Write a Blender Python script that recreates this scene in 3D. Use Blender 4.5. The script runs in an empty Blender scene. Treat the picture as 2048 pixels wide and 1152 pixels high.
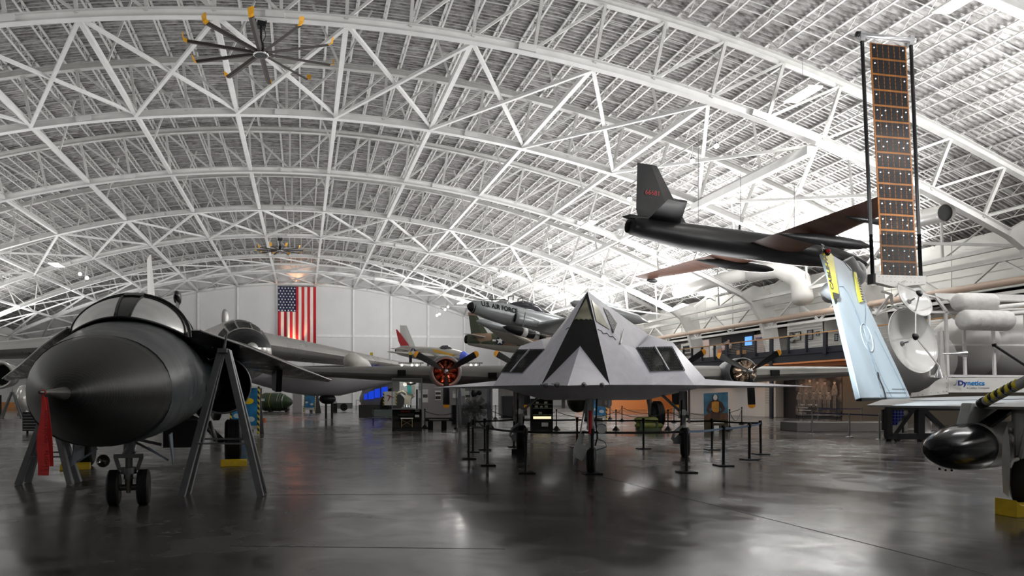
import bpy, bmesh, math, random
from mathutils import Vector, Matrix
random.seed(7)
C = bpy.context.scene.collection
PI = math.pi
def V(*a): return Vector(a)

# ---------------------------------------------------------------- camera (26 mm, level, shifted)
F=1480.; CX=785.; HY=790.; H=1.744; TH=math.atan(180/1480)
ct,st=math.cos(TH),math.sin(TH)
def rd(r,d): return (r*ct+d*st, -r*st+d*ct)          # camera right/depth -> world X,Y
def atD(x,y,d):
    X,Y=rd((x-CX)/F*d,d); return Vector((X,Y,H+(HY-y)/F*d))
def atY(x,y,Y): return atD(x,y,Y/(ct-(x-CX)/F*st))
def atX(x,y,X): return atD(x,y,X/(st+(x-CX)/F*ct))
def gnd(x,y,z=0.): return atD(x,y,(H-z)*F/(y-HY))
cam_d=bpy.data.cameras.new('camera'); cam=bpy.data.objects.new('camera',cam_d); C.objects.link(cam)
cam.location=(0,0,H); cam.rotation_euler=(PI/2,0,-TH)
cam_d.sensor_width=36; cam_d.lens=F/2048*36
cam_d.shift_x=(1024-CX)/2048; cam_d.shift_y=(HY-576)/2048
cam_d.clip_start=.1; cam_d.clip_end=400
bpy.context.scene.camera=cam
vs=bpy.context.scene.view_settings
vs.view_transform='Standard'; vs.look='None'; vs.gamma=1; vs.use_curve_mapping=False

# ---------------------------------------------------------------- materials
def new_mat(name):
    m=bpy.data.materials.new(name); m.use_nodes=True
    return m,m.node_tree,m.node_tree.nodes['Principled BSDF']
def mat(name,col,rough=.5,metal=0.,noise=0.,scale=6.,bump=0.,bscale=40.,coat=0.,stretch=None,rvar=0.):
    m,nt,b=new_mat(name); N=nt.nodes; L=nt.links
    b.inputs['Base Color'].default_value=(*col,1); b.inputs['Roughness'].default_value=rough
    b.inputs['Metallic'].default_value=metal
    if max(col)<.06: b.inputs['Specular IOR Level'].default_value=.28
    if coat: b.inputs['Coat Weight'].default_value=coat; b.inputs['Coat Roughness'].default_value=.08
    if noise or bump or rvar:
        tc=N.new('ShaderNodeTexCoord'); mp=N.new('ShaderNodeMapping'); L.new(tc.outputs['Object'],mp.inputs['Vector'])
        if stretch: mp.inputs['Scale'].default_value=stretch
    if noise or rvar:
        n=N.new('ShaderNodeTexNoise'); n.inputs['Scale'].default_value=scale; n.inputs['Detail'].default_value=5
        L.new(mp.outputs[0],n.inputs['Vector'])
    if noise:
        r=N.new('ShaderNodeMapRange'); r.inputs['From Min'].default_value=.3; r.inputs['From Max'].default_value=.7
        r.inputs['To Min'].default_value=1-noise; r.inputs['To Max'].default_value=1+noise
        L.new(n.outputs['Fac'],r.inputs['Value'])
        mx=N.new('ShaderNodeVectorMath'); mx.operation='SCALE'; mx.inputs[0].default_value=col
        L.new(r.outputs[0],mx.inputs['Scale']); L.new(mx.outputs[0],b.inputs['Base Color'])
    if rvar:
        r2=N.new('ShaderNodeMapRange'); r2.inputs['From Min'].default_value=.3; r2.inputs['From Max'].default_value=.7
        r2.inputs['To Min'].default_value=max(0.02,rough-rvar); r2.inputs['To Max'].default_value=rough+rvar
        L.new(n.outputs['Fac'],r2.inputs['Value']); L.new(r2.outputs[0],b.inputs['Roughness'])
    if bump:
        n2=N.new('ShaderNodeTexNoise'); n2.inputs['Scale'].default_value=bscale; L.new(mp.outputs[0],n2.inputs['Vector'])
        bp=N.new('ShaderNodeBump'); bp.inputs['Strength'].default_value=bump; bp.inputs['Distance'].default_value=.02
        L.new(n2.outputs['Fac'],bp.inputs['Height']); L.new(bp.outputs[0],b.inputs['Normal'])
    return m
def glow(name,col,s):
    m,nt,b=new_mat(name); b.inputs['Base Color'].default_value=(*col,1)
    b.inputs['Emission Color'].default_value=(*col,1); b.inputs['Emission Strength'].default_value=s; return m
def glassmat(name,col=(1,1,1),alpha=.16,rough=.03):
    m,nt,b=new_mat(name); N=nt.nodes; L=nt.links
    g=N.new('ShaderNodeBsdfGlossy'); g.inputs['Roughness'].default_value=rough
    t=N.new('ShaderNodeBsdfTransparent'); t.inputs['Color'].default_value=(*col,1)
    mx=N.new('ShaderNodeMixShader'); fr=N.new('ShaderNodeFresnel'); fr.inputs['IOR'].default_value=1.45
    ad=N.new('ShaderNodeMath'); ad.operation='ADD'; ad.inputs[1].default_value=alpha; ad.use_clamp=True
    L.new(fr.outputs[0],ad.inputs[0]); L.new(ad.outputs[0],mx.inputs[0]); L.new(t.outputs[0],mx.inputs[1]); L.new(g.outputs[0],mx.inputs[2])
    L.new(mx.outputs[0],N['Material Output'].inputs['Surface']); return m

# ---------------------------------------------------------------- mesh builder
class MB:
    def __init__(s): s.v=[]; s.f=[]; s.m=[]; s.mi=0; s.sm=[]; s.smooth=False
    def add(s,vs,fs):
        o=len(s.v); s.v+= [tuple(v) for v in vs]
        for f in fs: s.f.append(tuple(o+i for i in f)); s.m.append(s.mi); s.sm.append(s.smooth)
        return s
    def box(s,c,d,M=None):
        x,y,z=[q/2 for q in d]; c=Vector(c)
        vs=[Vector(p) for p in ((-x,-y,-z),(x,-y,-z),(x,y,-z),(-x,y,-z),(-x,-y,z),(x,-y,z),(x,y,z),(-x,y,z))]
        vs=[(M@v if M else v)+c for v in vs]
        return s.add(vs,[(0,3,2,1),(4,5,6,7),(0,1,5,4),(1,2,6,5),(2,3,7,6),(3,0,4,7)])
    def b2(s,a,b):  # box from two corners
        a=Vector(a); b=Vector(b); return s.box((a+b)/2,[abs(q) for q in (b-a)])
    def beam(s,p,q,w=.1,h=None,up=(0,0,1)):
        p=Vector(p);q=Vector(q); h=h or w; a=(q-p)
        if a.length<1e-6: return s
        a.normalize(); u=Vector(up)
        if abs(a.dot(u))>.98: u=Vector((1,0,0))
        n=a.cross(u).normalized()*w/2; u2=n.normalized().cross(a).normalized()*h/2
        vs=[p-n-u2,p+n-u2,p+n+u2,p-n+u2,q-n-u2,q+n-u2,q+n+u2,q-n+u2]
        return s.add(vs,[(0,1,2,3),(7,6,5,4),(0,4,5,1),(1,5,6,2),(2,6,7,3),(3,7,4,0)])
    def tube(s,pts,r,n=8,cap=True):
        pts=[Vector(p) for p in pts]; rs=r if isinstance(r,(list,tuple)) else [r]*len(pts)
        rings=[]; pn=None
        for i,p in enumerate(pts):
            a=(pts[min(i+1,len(pts)-1)]-pts[max(i-1,0)]).normalized()
            if pn is None:
                u=Vector((0,0,1)) if abs(a.z)<.9 else Vector((1,0,0)); pn=a.cross(u).normalized()
            else: pn=(pn-a*pn.dot(a)).normalized()
            b=a.cross(pn); rings.append([p+rs[i]*(math.cos(2*PI*k/n)*pn+math.sin(2*PI*k/n)*b) for k in range(n)])
        return s.loft(rings,cap)
    def loft(s,rings,cap=True,closed=True):
        n=len(rings[0]); vs=[v for r in rings for v in r]; fs=[]
        for i in range(len(rings)-1):
            for k in range(n if closed else n-1):
                a=i*n+k; b=i*n+(k+1)%n; fs.append((a,b,b+n,a+n))
        if cap and closed: fs.append(tuple(range(n-1,-1,-1))); fs.append(tuple((len(rings)-1)*n+k for k in range(n)))
        return s.add(vs,fs)
    def lathe(s,prof,M=None,n=24,cap=True):   # prof: (axial, radius) along local Z
        rings=[[ (M@Vector((r*math.cos(2*PI*k/n),r*math.sin(2*PI*k/n),z)) if M else Vector((r*math.cos(2*PI*k/n),r*math.sin(2*PI*k/n),z))) for k in range(n)] for z,r in prof]
        return s.loft(rings,cap)
    def prism(s,poly,vec):    # poly: 3-D points, extruded by vec
        poly=[Vector(p) for p in poly]; vec=Vector(vec); n=len(poly)
        vs=poly+[p+vec for p in poly]
        fs=[tuple(range(n-1,-1,-1)),tuple(range(n,2*n))]+[(i,(i+1)%n,n+(i+1)%n,n+i) for i in range(n)]
        return s.add(vs,fs)
    def ball(s,c,r,n=12,sc=(1,1,1)):
        c=Vector(c); rings=[]
        for i in range(1,n//2*1):
            t=PI*i/(n//2); rings.append([c+Vector((r*sc[0]*math.sin(t)*math.cos(2*PI*k/n),r*sc[1]*math.sin(t)*math.sin(2*PI*k/n),-r*sc[2]*math.cos(t))) for k in range(n)])
        o=len(rings); vs=[v for q in rings for v in q]+[c-Vector((0,0,r*sc[2])),c+Vector((0,0,r*sc[2]))]
        fs=[]
        for i in range(o-1):
            for k in range(n): fs.append((i*n+k,i*n+(k+1)%n,(i+1)*n+(k+1)%n,(i+1)*n+k))
        for k in range(n): fs.append((o*n,(k+1)%n,k)); fs.append((o*n+1,(o-1)*n+k,(o-1)*n+(k+1)%n))
        return s.add(vs,fs)
    def mesh(s,name,mats):
        me=bpy.data.meshes.new(name); me.from_pydata(s.v,[],s.f)
        for m in (mats if isinstance(mats,(list,tuple)) else [mats]): me.materials.append(m)
        for p,i,q in zip(me.polygons,s.m,s.sm): p.material_index=i; p.use_smooth=q
        bm=bmesh.new(); bm.from_mesh(me); bmesh.ops.recalc_face_normals(bm,faces=bm.faces); bm.to_mesh(me); bm.free()
        me.update(); return me
    def build(s,name,mats,parent=None,smooth=None,loc=None,bevel=0,auto=None):
        if smooth is not None: s.sm=[smooth]*len(s.sm)
        o=bpy.data.objects.new(name,s.mesh(name,mats)); C.objects.link(o)
        if parent is not None: o.parent=parent
        if loc is not None: o.location=loc
        if bevel:
            b=o.modifiers.new('bevel','BEVEL'); b.width=bevel; b.segments=2; b.limit_method='ANGLE'
        if auto: o.data.polygons.foreach_set('use_smooth',[True]*len(o.data.polygons)); o.data.set_sharp_from_angle(angle=auto)
        return o
def tag(o,label=None,cat=None,group=None,kind=None):
    if label: o['label']=label
    if cat: o['category']=cat
    if group: o['group']=group
    if kind: o['kind']=kind
    return o
def thing(name,label,cat,loc=(0,0,0),rz=0.,group=None,rot=None):
    o=bpy.data.objects.new(name,None); o.empty_display_size=.2; C.objects.link(o)
    o.location=loc; o.rotation_euler=rot if rot else (0,0,rz); return tag(o,label,cat,group)
def struct(name,mb,m,parent=None,**k):
    o=mb.build(name,m,parent,**k); o['kind']='structure'; return o
def kids(o): return [c for c in bpy.data.objects if c.parent==o]
def copy_tree(o,parent=None,label=None,loc=None,rot=None):
    c=o.copy(); C.objects.link(c)
    if parent is not None: c.parent=parent
    if label: c['label']=label
    if loc is not None: c.location=loc
    if rot is not None: c.rotation_euler=rot
    for ch in kids(o): copy_tree(ch,c)
    return c
def text(name,body,size,m,parent,M,ext=.004,align='LEFT',sx=1.,bold=0.,shear=0.):
    cu=bpy.data.curves.new(name,'FONT'); cu.body=body; cu.size=size; cu.extrude=ext; cu.align_x=align; cu.offset=bold; cu.shear=shear
    o=bpy.data.objects.new(name,cu); C.objects.link(o)
    dg=bpy.context.evaluated_depsgraph_get(); me=bpy.data.meshes.new_from_object(o.evaluated_get(dg)); 
    bpy.data.objects.remove(o); me.transform(Matrix.Diagonal((sx,1,1,1))); me.transform(M)
    me.materials.clear(); me.materials.append(m)
    q=bpy.data.objects.new(name,me); C.objects.link(q); q.parent=parent; return q
def frame(o,x,z):   # matrix with given local X axis and Z (normal) axis at origin o
    x=Vector(x).normalized(); z=Vector(z).normalized(); y=z.cross(x).normalized(); x=y.cross(z)
    M=Matrix((x,y,z)).transposed().to_4x4(); M.translation=Vector(o); return M
def along(o,a):     # matrix whose Z axis points along a
    a=Vector(a).normalized(); return Matrix.Translation(Vector(o))@a.to_track_quat('Z','Y').to_matrix().to_4x4()
def ell(x,yc,zc,wy,zu,zl,n=24,p=2.,pl=None):  # cross-section ring at station x (superellipse, upper/lower radii)
    out=[]
    for k in range(n):
        t=2*PI*k/n; c,s=math.cos(t),math.sin(t); q=p if s>=0 else (pl or p)
        out.append(Vector((x,yc+wy*math.copysign(abs(c)**(2/q),c),zc+(zu if s>=0 else zl)*math.copysign(abs(s)**(2/q),s))))
    return out
def wing(mb,root,tip,n=10):
    # root/tip: (lex,y,z,chord,thick): leading-edge x (forward +), chord goes to -x
    def sec(a):
        x,y,z,c,t=a; up=[];lo=[]
        for i in range(n+1):
            f=(1-math.cos(PI*i/n))/2; th=t*c*(2.97*math.sqrt(f)-1.26*f-3.516*f*f+2.843*f**3-1.036*f**4)*.5*1.66
            up.append(Vector((x-f*c,y,z+th))); lo.append(Vector((x-f*c,y,z-th*.8)))
        return up+lo[-2:0:-1]
    mb.loft([sec(root),sec(tip)]); return mb
def area(name,loc,tgt,power,sx,sy,col=(1,.96,.9),parent=None,spread=PI):
    l=bpy.data.lights.new(name,'AREA'); l.shape='RECTANGLE'; l.size=sx; l.size_y=sy; l.energy=power; l.color=col; l.spread=spread
    o=bpy.data.objects.new(name,l); C.objects.link(o); o.location=loc
    o.rotation_euler=(Vector(tgt)-Vector(loc)).to_track_quat('-Z','Y').to_euler(); 
    if parent: o.parent=parent
    return o
def spot(name,loc,tgt,power,ang=60,col=(1,.85,.65),r=.1,blend=.6,parent=None):
    l=bpy.data.lights.new(name,'SPOT'); l.energy=power; l.color=col; l.spot_size=math.radians(ang); l.spot_blend=blend; l.shadow_soft_size=r
    o=bpy.data.objects.new(name,l); C.objects.link(o); o.location=loc
    o.rotation_euler=(Vector(tgt)-Vector(loc)).to_track_quat('-Z','Y').to_euler()
    if parent: o.parent=parent
    return o

WHITE=mat('white_painted_steel',(.72,.72,.705),.45,noise=.06,scale=1.5)
STEEL2=mat('off_white_joist_paint',(.56,.56,.54),.5,noise=.08,scale=2)
BLACK=mat('satin_black',(.012,.012,.013),.4,noise=.1)
DARK=mat('dark_void',(.006,.006,.006),.7)
RUBBER=mat('black_rubber',(.014,.014,.014),.55,noise=.2,scale=12)
CHROME=mat('polished_metal',(.75,.76,.78),.18,1.,rvar=.06)
GREYM=mat('grey_painted_metal',(.16,.165,.17),.45,noise=.1)
YELLOW=mat('yellow_paint',(.75,.5,.02),.45,noise=.12)
ORANGE=mat('orange_tip_paint',(.9,.38,.02),.45)
REDM=mat('red_fabric',(.75,.03,.04),.7,noise=.12)
WPAINT=mat('white_gloss_paint',(.78,.77,.74),.35,noise=.04)
# ---------------------------------------------------------------- hall
S=12.2; Y1=35.57; XC=-1.0
def zb(u): return 19.75-.0062*u*u          # bottom chord height over |x-XC|
def slope(u): return -.0124*u
def off(u,h):                              # point h above the chord, along its normal
    n=Vector((-slope(u),0,1)).normalized(); return Vector((XC+u,0,zb(u)))+n*h
TOPH=3.25; DECK=3.95
def floor_mat():
    m,nt,b=new_mat('polished_concrete'); N=nt.nodes; L=nt.links
    tc=N.new('ShaderNodeTexCoord')
    def noise(s,d=5,st_=(1,1,1),dist=0):
        mp=N.new('ShaderNodeMapping'); mp.inputs['Scale'].default_value=st_; L.new(tc.outputs['Object'],mp.inputs[0])
        n=N.new('ShaderNodeTexNoise'); n.inputs['Scale'].default_value=s; n.inputs['Detail'].default_value=d; n.inputs['Distortion'].default_value=dist
        L.new(mp.outputs[0],n.inputs['Vector']); return n.outputs['Fac']
    def rng(v,a,b_,c,d):
        r=N.new('ShaderNodeMapRange'); r.inputs[1].default_value=a; r.inputs[2].default_value=b_; r.inputs[3].default_value=c; r.inputs[4].default_value=d
        L.new(v,r.inputs[0]); return r.outputs[0]
    def mul(a,b_):
        x=N.new('ShaderNodeMath'); x.operation='MULTIPLY'; L.new(a,x.inputs[0]); L.new(b_,x.inputs[1]); return x.outputs[0]
    n1=noise(.12,4,dist=1.2); n2=noise(1.1,8,(1,1,1),.8); n3=noise(.5,3,(.3,1,1),2)
    v=mul(mul(rng(n1,.42,.56,.78,1.12),rng(n2,.3,.7,.8,1.18)),rng(n3,.35,.65,.85,1.12))
    # crack lines
    vo=N.new('ShaderNodeTexVoronoi'); vo.feature='DISTANCE_TO_EDGE'; vo.inputs['Scale'].default_value=.13
    mp=N.new('ShaderNodeMapping'); L.new(tc.outputs['Object'],mp.inputs[0])
    nn=N.new('ShaderNodeTexNoise'); nn.inputs['Scale'].default_value=1.5; nn.inputs['Detail'].default_value=6; L.new(tc.outputs['Object'],nn.inputs['Vector'])
    ad=N.new('ShaderNodeMixRGB'); ad.blend_type='LINEAR_LIGHT'; ad.inputs[0].default_value=.35; L.new(mp.outputs[0],ad.inputs[1]); L.new(nn.outputs['Color'],ad.inputs[2])
    L.new(ad.outputs[0],vo.inputs['Vector'])
    v=mul(v,rng(vo.outputs['Distance'],.0,.0012,.35,1))
    cr=N.new('ShaderNodeVectorMath'); cr.operation='SCALE'; cr.inputs[0].default_value=(.092,.086,.083)
    L.new(v,cr.inputs['Scale']); L.new(cr.outputs[0],b.inputs['Base Color'])
    L.new(rng(mul(n2,n1),.15,.36,.13,.3),b.inputs['Roughness'])
    b.inputs['IOR'].default_value=1.5
    bp=N.new('ShaderNodeBump'); bp.inputs['Strength'].default_value=.12; bp.inputs['Distance'].default_value=.01
    L.new(noise(2.2,4,(.6,1.,1)),bp.inputs['Height']); L.new(bp.outputs[0],b.inputs['Normal'])
    return m
YB=-26.; YE=Y1+S*7+.35
g=MB(); g.b2((-50,YB,-.3),(54,YE+1,0)); struct('floor',g,floor_mat())
JOINT=mat('joint_filler',(.03,.03,.03),.6)
g=MB()
for a,b_ in (((1150,940),(2100,1180)),):
    p=gnd(*a); q=gnd(*b_); g.beam(p+V(0,0,.0008),q+V(0,0,.0008),.02,.003)
p=gnd(540,990); q=gnd(1000,988); g.beam(p+V(0,0,.0008),q+V(0,0,.0008),.012,.003)
p=gnd(460,1092); q=gnd(1010,1098); g.beam(p+V(0,0,.0008),q+V(0,0,.0008),.01,.003)
struct('trim_1',g,JOINT)

# corrugated roof deck
def deck_mat():
    m,nt,b=new_mat('mottled_galvanised_deck'); N=nt.nodes; L=nt.links
    tc=N.new('ShaderNodeTexCoord'); mp=N.new('ShaderNodeMapping'); mp.inputs['Scale'].default_value=(.9,3.4,1); L.new(tc.outputs['Object'],mp.inputs[0])
    n=N.new('ShaderNodeTexNoise'); n.inputs['Scale'].default_value=1.6; n.inputs['Detail'].default_value=7; n.inputs['Roughness'].default_value=.7; L.new(mp.outputs[0],n.inputs['Vector'])
    r=N.new('ShaderNodeValToRGB'); r.color_ramp.elements[0].position=.36; r.color_ramp.elements[0].color=(.12,.112,.105,1)
    r.color_ramp.elements[1].position=.6; r.color_ramp.elements[1].color=(.42,.415,.405,1)
    L.new(n.outputs['Fac'],r.inputs[0]); L.new(r.outputs[0],b.inputs['Base Color']); b.inputs['Roughness'].default_value=.55
    b.inputs['Metallic'].default_value=.15
    return m
g=MB(); us=[-48.5+97*i/48 for i in range(49)]
pit=.32; ys=[];k=0;y=YB
while y<YE+1:
    ys+=[(y,0),(y+pit*.36,0),(y+pit*.5,.1),(y+pit*.86,.1)]; y+=pit
rows=[]
for (yy,dz) in ys:
    row=[]
    for u in us: 
        q=off(u,DECK+dz); row.append((q.x,yy,q.z))
    rows.append(row)
g.loft(rows,cap=False,closed=False)
struct('ceiling',g,deck_mat())
g=MB(); rows=[]
for yy in (YB,YE+1):
    rows.append([(off(u,DECK+.35).x,yy,off(u,DECK+.35).z) for u in us])
g.loft(rows,cap=False,closed=False); CE=struct('ceiling',g,DARK)

# bar joists : one straight row each, spanning every bay
def trussY(k): return Y1+S*(k-1)     # k=0 is nearer than the first one in view
bays=[(-4+i) for i in range(12)]
g=MB()
for k in bays:
    a=trussY(k)+.12; b_=trussY(k+1)-.12
    n=16; 
    g.beam((0,a,.56),(0,b_,.56),.13,.05)
    g.beam((0,a+.5,.0),(0,b_-.5,.0),.11,.05)
    for i in range(n):
        y0=a+.5+(b_-a-1)*i/n; y1=a+.5+(b_-a-1)*(i+1)/n
        if i%2==0: g.beam((0,y0,0),(0,y1,.55),.028)
        else: g.beam((0,y0,.55),(0,y1,0),.028)
    g.beam((0,a,.54),(0,a+.5,.0),.035); g.beam((0,b_,.54),(0,b_-.5,.0),.035)
jm=g.mesh('bar_joist',STEEL2)
JH=TOPH+.08
N_J=58
for i in range(N_J):
    u=-44.2+88.4*i/(N_J-1); q=off(u,JH)
    o=bpy.data.objects.new('bar_joist',jm); C.objects.link(o); o.location=(q.x,0,q.z); o['kind']='structure'
# bridging rods, arch-wise
g=MB()
for k in bays:
    for f in (.2,.5,.8):
        yy=trussY(k)+S*f
        for h in (.02,.5):
            pts=[off(-44+88*i/32,JH+h)+V(0,yy,0) for i in range(33)]
            for p,q in zip(pts,pts[1:]): g.beam(p,q,.035)
struct('trim_2',g,STEEL2)

# arched trusses
def ipoly(w,h,t=.035):
    return [(-w/2,-h/2),(w/2,-h/2),(w/2,-h/2+t),(t/2,-h/2+t),(t/2,h/2-t),(w/2,h/2-t),(w/2,h/2),(-w/2,h/2),(-w/2,h/2-t),(-t/2,h/2-t),(-t/2,-h/2+t),(-w/2,-h/2+t)]
def arc_beam(g,h0,w,h,u0=-40.,u1=40.,n=52):
    rings=[]
    for i in range(n+1):
        u=u0+(u1-u0)*i/n; c=off(u,h0); nn=Vector((-slope(u),0,1)).normalized()
        rings.append([c+V(0,a,0)+nn*b_ for a,b_ in ipoly(w,h)])
    g.loft(rings)
NODE=[3.1,9.3,15.5,21.7,27.8,33.8,39.7]
PAN=[-39.7,-36.8,-33.8,-30.8]; PAN=sorted(set([x for x in [0]+[q for n in range(1,14) for q in (3.1*n-0.0,)] for x in (x,-x)]))
g1=MB(); arc_beam(g1,0,.40,.42)
g2=MB(); arc_beam(g2,TOPH,.36,.36,-45,45)
g3=MB()
for u in PAN:
    if abs(u)>40: continue
    g3.beam(off(u,.1),off(u,TOPH-.1),.16,.16,up=(0,1,0))
for i in range(13):
    a,b_=3.1*i,3.1*(i+1)
    if b_>40.5: continue
    for s_ in (-1,1):
        g3.beam(off(s_*b_,TOPH-.1),off(s_*a,.12),.13,.13,up=(0,1,0))
g4=MB()   # splice plates
for u in (-24.5,-12.4,-.3,12.,24.3,31.5): 
    c=off(u,0); g4.box(c,(.9,.5,.3),Matrix.Rotation(math.atan(.0124*u),3,'Y'))
g5=MB()
for s_ in (-1,1):
    def P(u,z): return V(XC+s_*u,-.2,z)
    g5.prism([P(38.6,zb(38.6)-.2),P(39.6,9.6),P(40.4,8.2),P(41.2,5.2),P(41.9,0),P(42.9,0),P(42.3,5.5),P(41.7,9.0),P(41.3,10.8),P(39.8,11.2),P(38.8,zb(38.8)+.25)],(0,.4,0))
g6=MB()
for s_ in (-1,1):
    for u0,z0,u1,z1 in ((41,9.4,44.9,9.9),(43.2,6.5,47,8.2),(40,9.9,42.5,11.8)):
        g6.beam((XC+s_*u0,0,z0),(XC+s_*u1,0,z1),.2,.2)
ms=[g1.mesh('bottom_chord',WHITE),g2.mesh('top_chord',STEEL2),g3.mesh('web_member',STEEL2),g4.mesh('splice_plate',WHITE),g5.mesh('column',WHITE),g6.mesh('knee_brace',WHITE)]
tn=3
for k in range(-2,9):
    e=bpy.data.objects.new('trim_%d'%tn,None); tn+=1; C.objects.link(e); e.location=(0,trussY(k),0); e['kind']='structure'
    for nm,me in zip(('bottom_chord','top_chord','web_member','splice_plate','column','knee_brace'),ms):
        if nm=='column' and k==8: continue
        o=bpy.data.objects.new(nm,me); C.objects.link(o); o.parent=e
# longitudinal struts and cross bracing between bottom chords
g=MB()
nodes=[s_*n for n in NODE for s_ in (-1,1)]
for k in range(1,8):
    for u in nodes:
        p=off(u,0); g.beam(p+V(0,trussY(k)+.2,0),p+V(0,trussY(k+1)-.2,0),.26,.24)
struct('trim_%d'%tn,g,WHITE); tn+=1
g=MB()
nn=sorted(nodes)
for k in (1,4,6,7):
    if k==7 or k==6: sub=nn
    for i in range(len(nn)-1):
        a,b_=off(nn[i],0),off(nn[i+1],0); y0,y1=trussY(k)+.2,trussY(k+1)-.2
        if k==6 : 
            continue
        g.beam(a+V(0,y0,.02),b_+V(0,y1,.02),.19,.16); g.beam(b_+V(0,y0,-.14),a+V(0,y1,-.14),.19,.16)
for k in (6,):
    for i in range(len(nn)-1):
        a,b_=off(nn[i],0),off(nn[i+1],0); y0,y1=trussY(k)+.2,trussY(k+1)-.2
        ym=(y0+y1)/2; g.beam(a+V(0,ym,0),b_+V(0,ym,0),.2,.16); 
        g.beam(a+V(0,y0,0),b_+V(0,ym,0),.17,.15); g.beam(b_+V(0,ym,-.1),a+V(0,y1,-.1),.17,.15)
struct('trim_%d'%tn,g,WHITE); tn+=1
# kickers from struts up to the joists
g=MB()
for k in range(1,8):
    for u in nodes:
        s_=1 if u>0 else -1; p=off(u,0)+V(0,trussY(k)+S*.42,0)
        g.beam(p,off(u-s_*1.6,TOPH+.1)+V(0,trussY(k)+S*.42,0),.11,.11,up=(0,1,0))
        g.beam(p,off(u+s_*1.5,TOPH+.1)+V(0,trussY(k)+S*.42,0),.09,.09,up=(0,1,0))
struct('trim_%d'%tn,g,STEEL2); tn+=1

# walls
def panel_mat():
    m,nt,b=new_mat('white_metal_wall_panel'); N=nt.nodes; L=nt.links
    tc=N.new('ShaderNodeTexCoord'); sx=N.new('ShaderNodeSeparateXYZ'); L.new(tc.outputs['Object'],sx.inputs[0])
    mo=N.new('ShaderNodeMath'); mo.operation='PINGPONG'; mo.inputs[1].default_value=.15; L.new(sx.outputs['X'],mo.inputs[0])
    gt=N.new('ShaderNodeMath'); gt.operation='LESS_THAN'; gt.inputs[1].default_value=.02; L.new(mo.outputs[0],gt.inputs[0])
    n=N.new('ShaderNodeTexNoise'); n.inputs['Scale'].default_value=.5; L.new(tc.outputs['Object'],n.inputs['Vector'])
    mx=N.new('ShaderNodeMapRange'); mx.inputs[3].default_value=.92; mx.inputs[4].default_value=1.05; L.new(n.outputs['Fac'],mx.inputs[0])
    bp=N.new('ShaderNodeBump'); bp.inputs['Strength'].default_value=.4; bp.inputs['Distance'].default_value=.02; bp.invert=True; L.new(gt.outputs[0],bp.inputs['Height'])
    L.new(bp.outputs[0],b.inputs['Normal'])
    s=N.new('ShaderNodeVectorMath'); s.operation='SCALE'; s.inputs[0].default_value=(.64,.64,.635); L.new(mx.outputs[0],s.inputs['Scale']); L.new(s.outputs[0],b.inputs['Base Color'])
    b.inputs['Roughness'].default_value=.5; return m
PANEL=panel_mat()
def arch_wall(name,y,t):
    g=MB(); top=[(off(u,DECK).x,y,off(u,DECK).z) for u in us]
    g.prism(top+[(us[-1]+XC,y,0),(us[0]+XC,y,0)],(0,t,0)); struct(name,g,PANEL)
arch_wall('wall_far',YE,.3); arch_wall('wall_rear',YB,-.3)
g=MB()
for u in nodes: 
    if abs(u)<38: g.b2((XC+u-.16,YE-.28,0),(XC+u+.16,YE-.002,zb(u)))
struct('trim_%d'%tn,g,WHITE); tn+=1
g=MB(); zz=H+(HY-671)/F*120.2
g.b2((XC-42,YE-.14,zz-.2),(XC+42,YE-.002,zz+.2))
for u0 in (-1,): 
    g.b2((XC-42,YE-.06,3.2),(XC+42,YE-.002,3.45))
struct('trim_%d'%tn,g,WHITE); tn+=1
LW=XC-44.5; RW=XC+47.5
WALLM=mat('off_white_wall',(.70,.70,.67),.6,noise=.07,scale=.4)
g=MB(); g.b2((LW-.3,YB,0),(LW,YE,off(44.5,DECK).z+.5)); struct('wall_left',g,WALLM)
g=MB(); g.b2((RW,YB,0),(RW+.3,YE,off(47,DECK).z+.5)); struct('wall_right',g,WALLM)
g=MB()
UW_X=42.5
g=MB(); g.b2((UW_X,YB,8.25),(UW_X+.25,YE,off(43.5,DECK).z+.35)); struct('wall_upper',g,WALLM)
g=MB(); g.b2((UW_X+.25,YB,8.25),(RW,YE,8.45)); struct('ceiling',g,WALLM)
for s_,x in ((1,UW_X),(-1,LW)):
    for z in (9.4,10.9): g.b2((x-s_*.005-.0,YB,z-.03),(x-s_*.03,YE,z+.03))
    for i in range(30): 
        yy=YB+i*5.; g.b2((x-s_*.005,yy-.02,8.3),(x-s_*.03,yy+.02,12.2))
struct('trim_%d'%tn,g,mat('wall_seam',(.45,.44,.4),.6)); tn+=1
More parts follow.
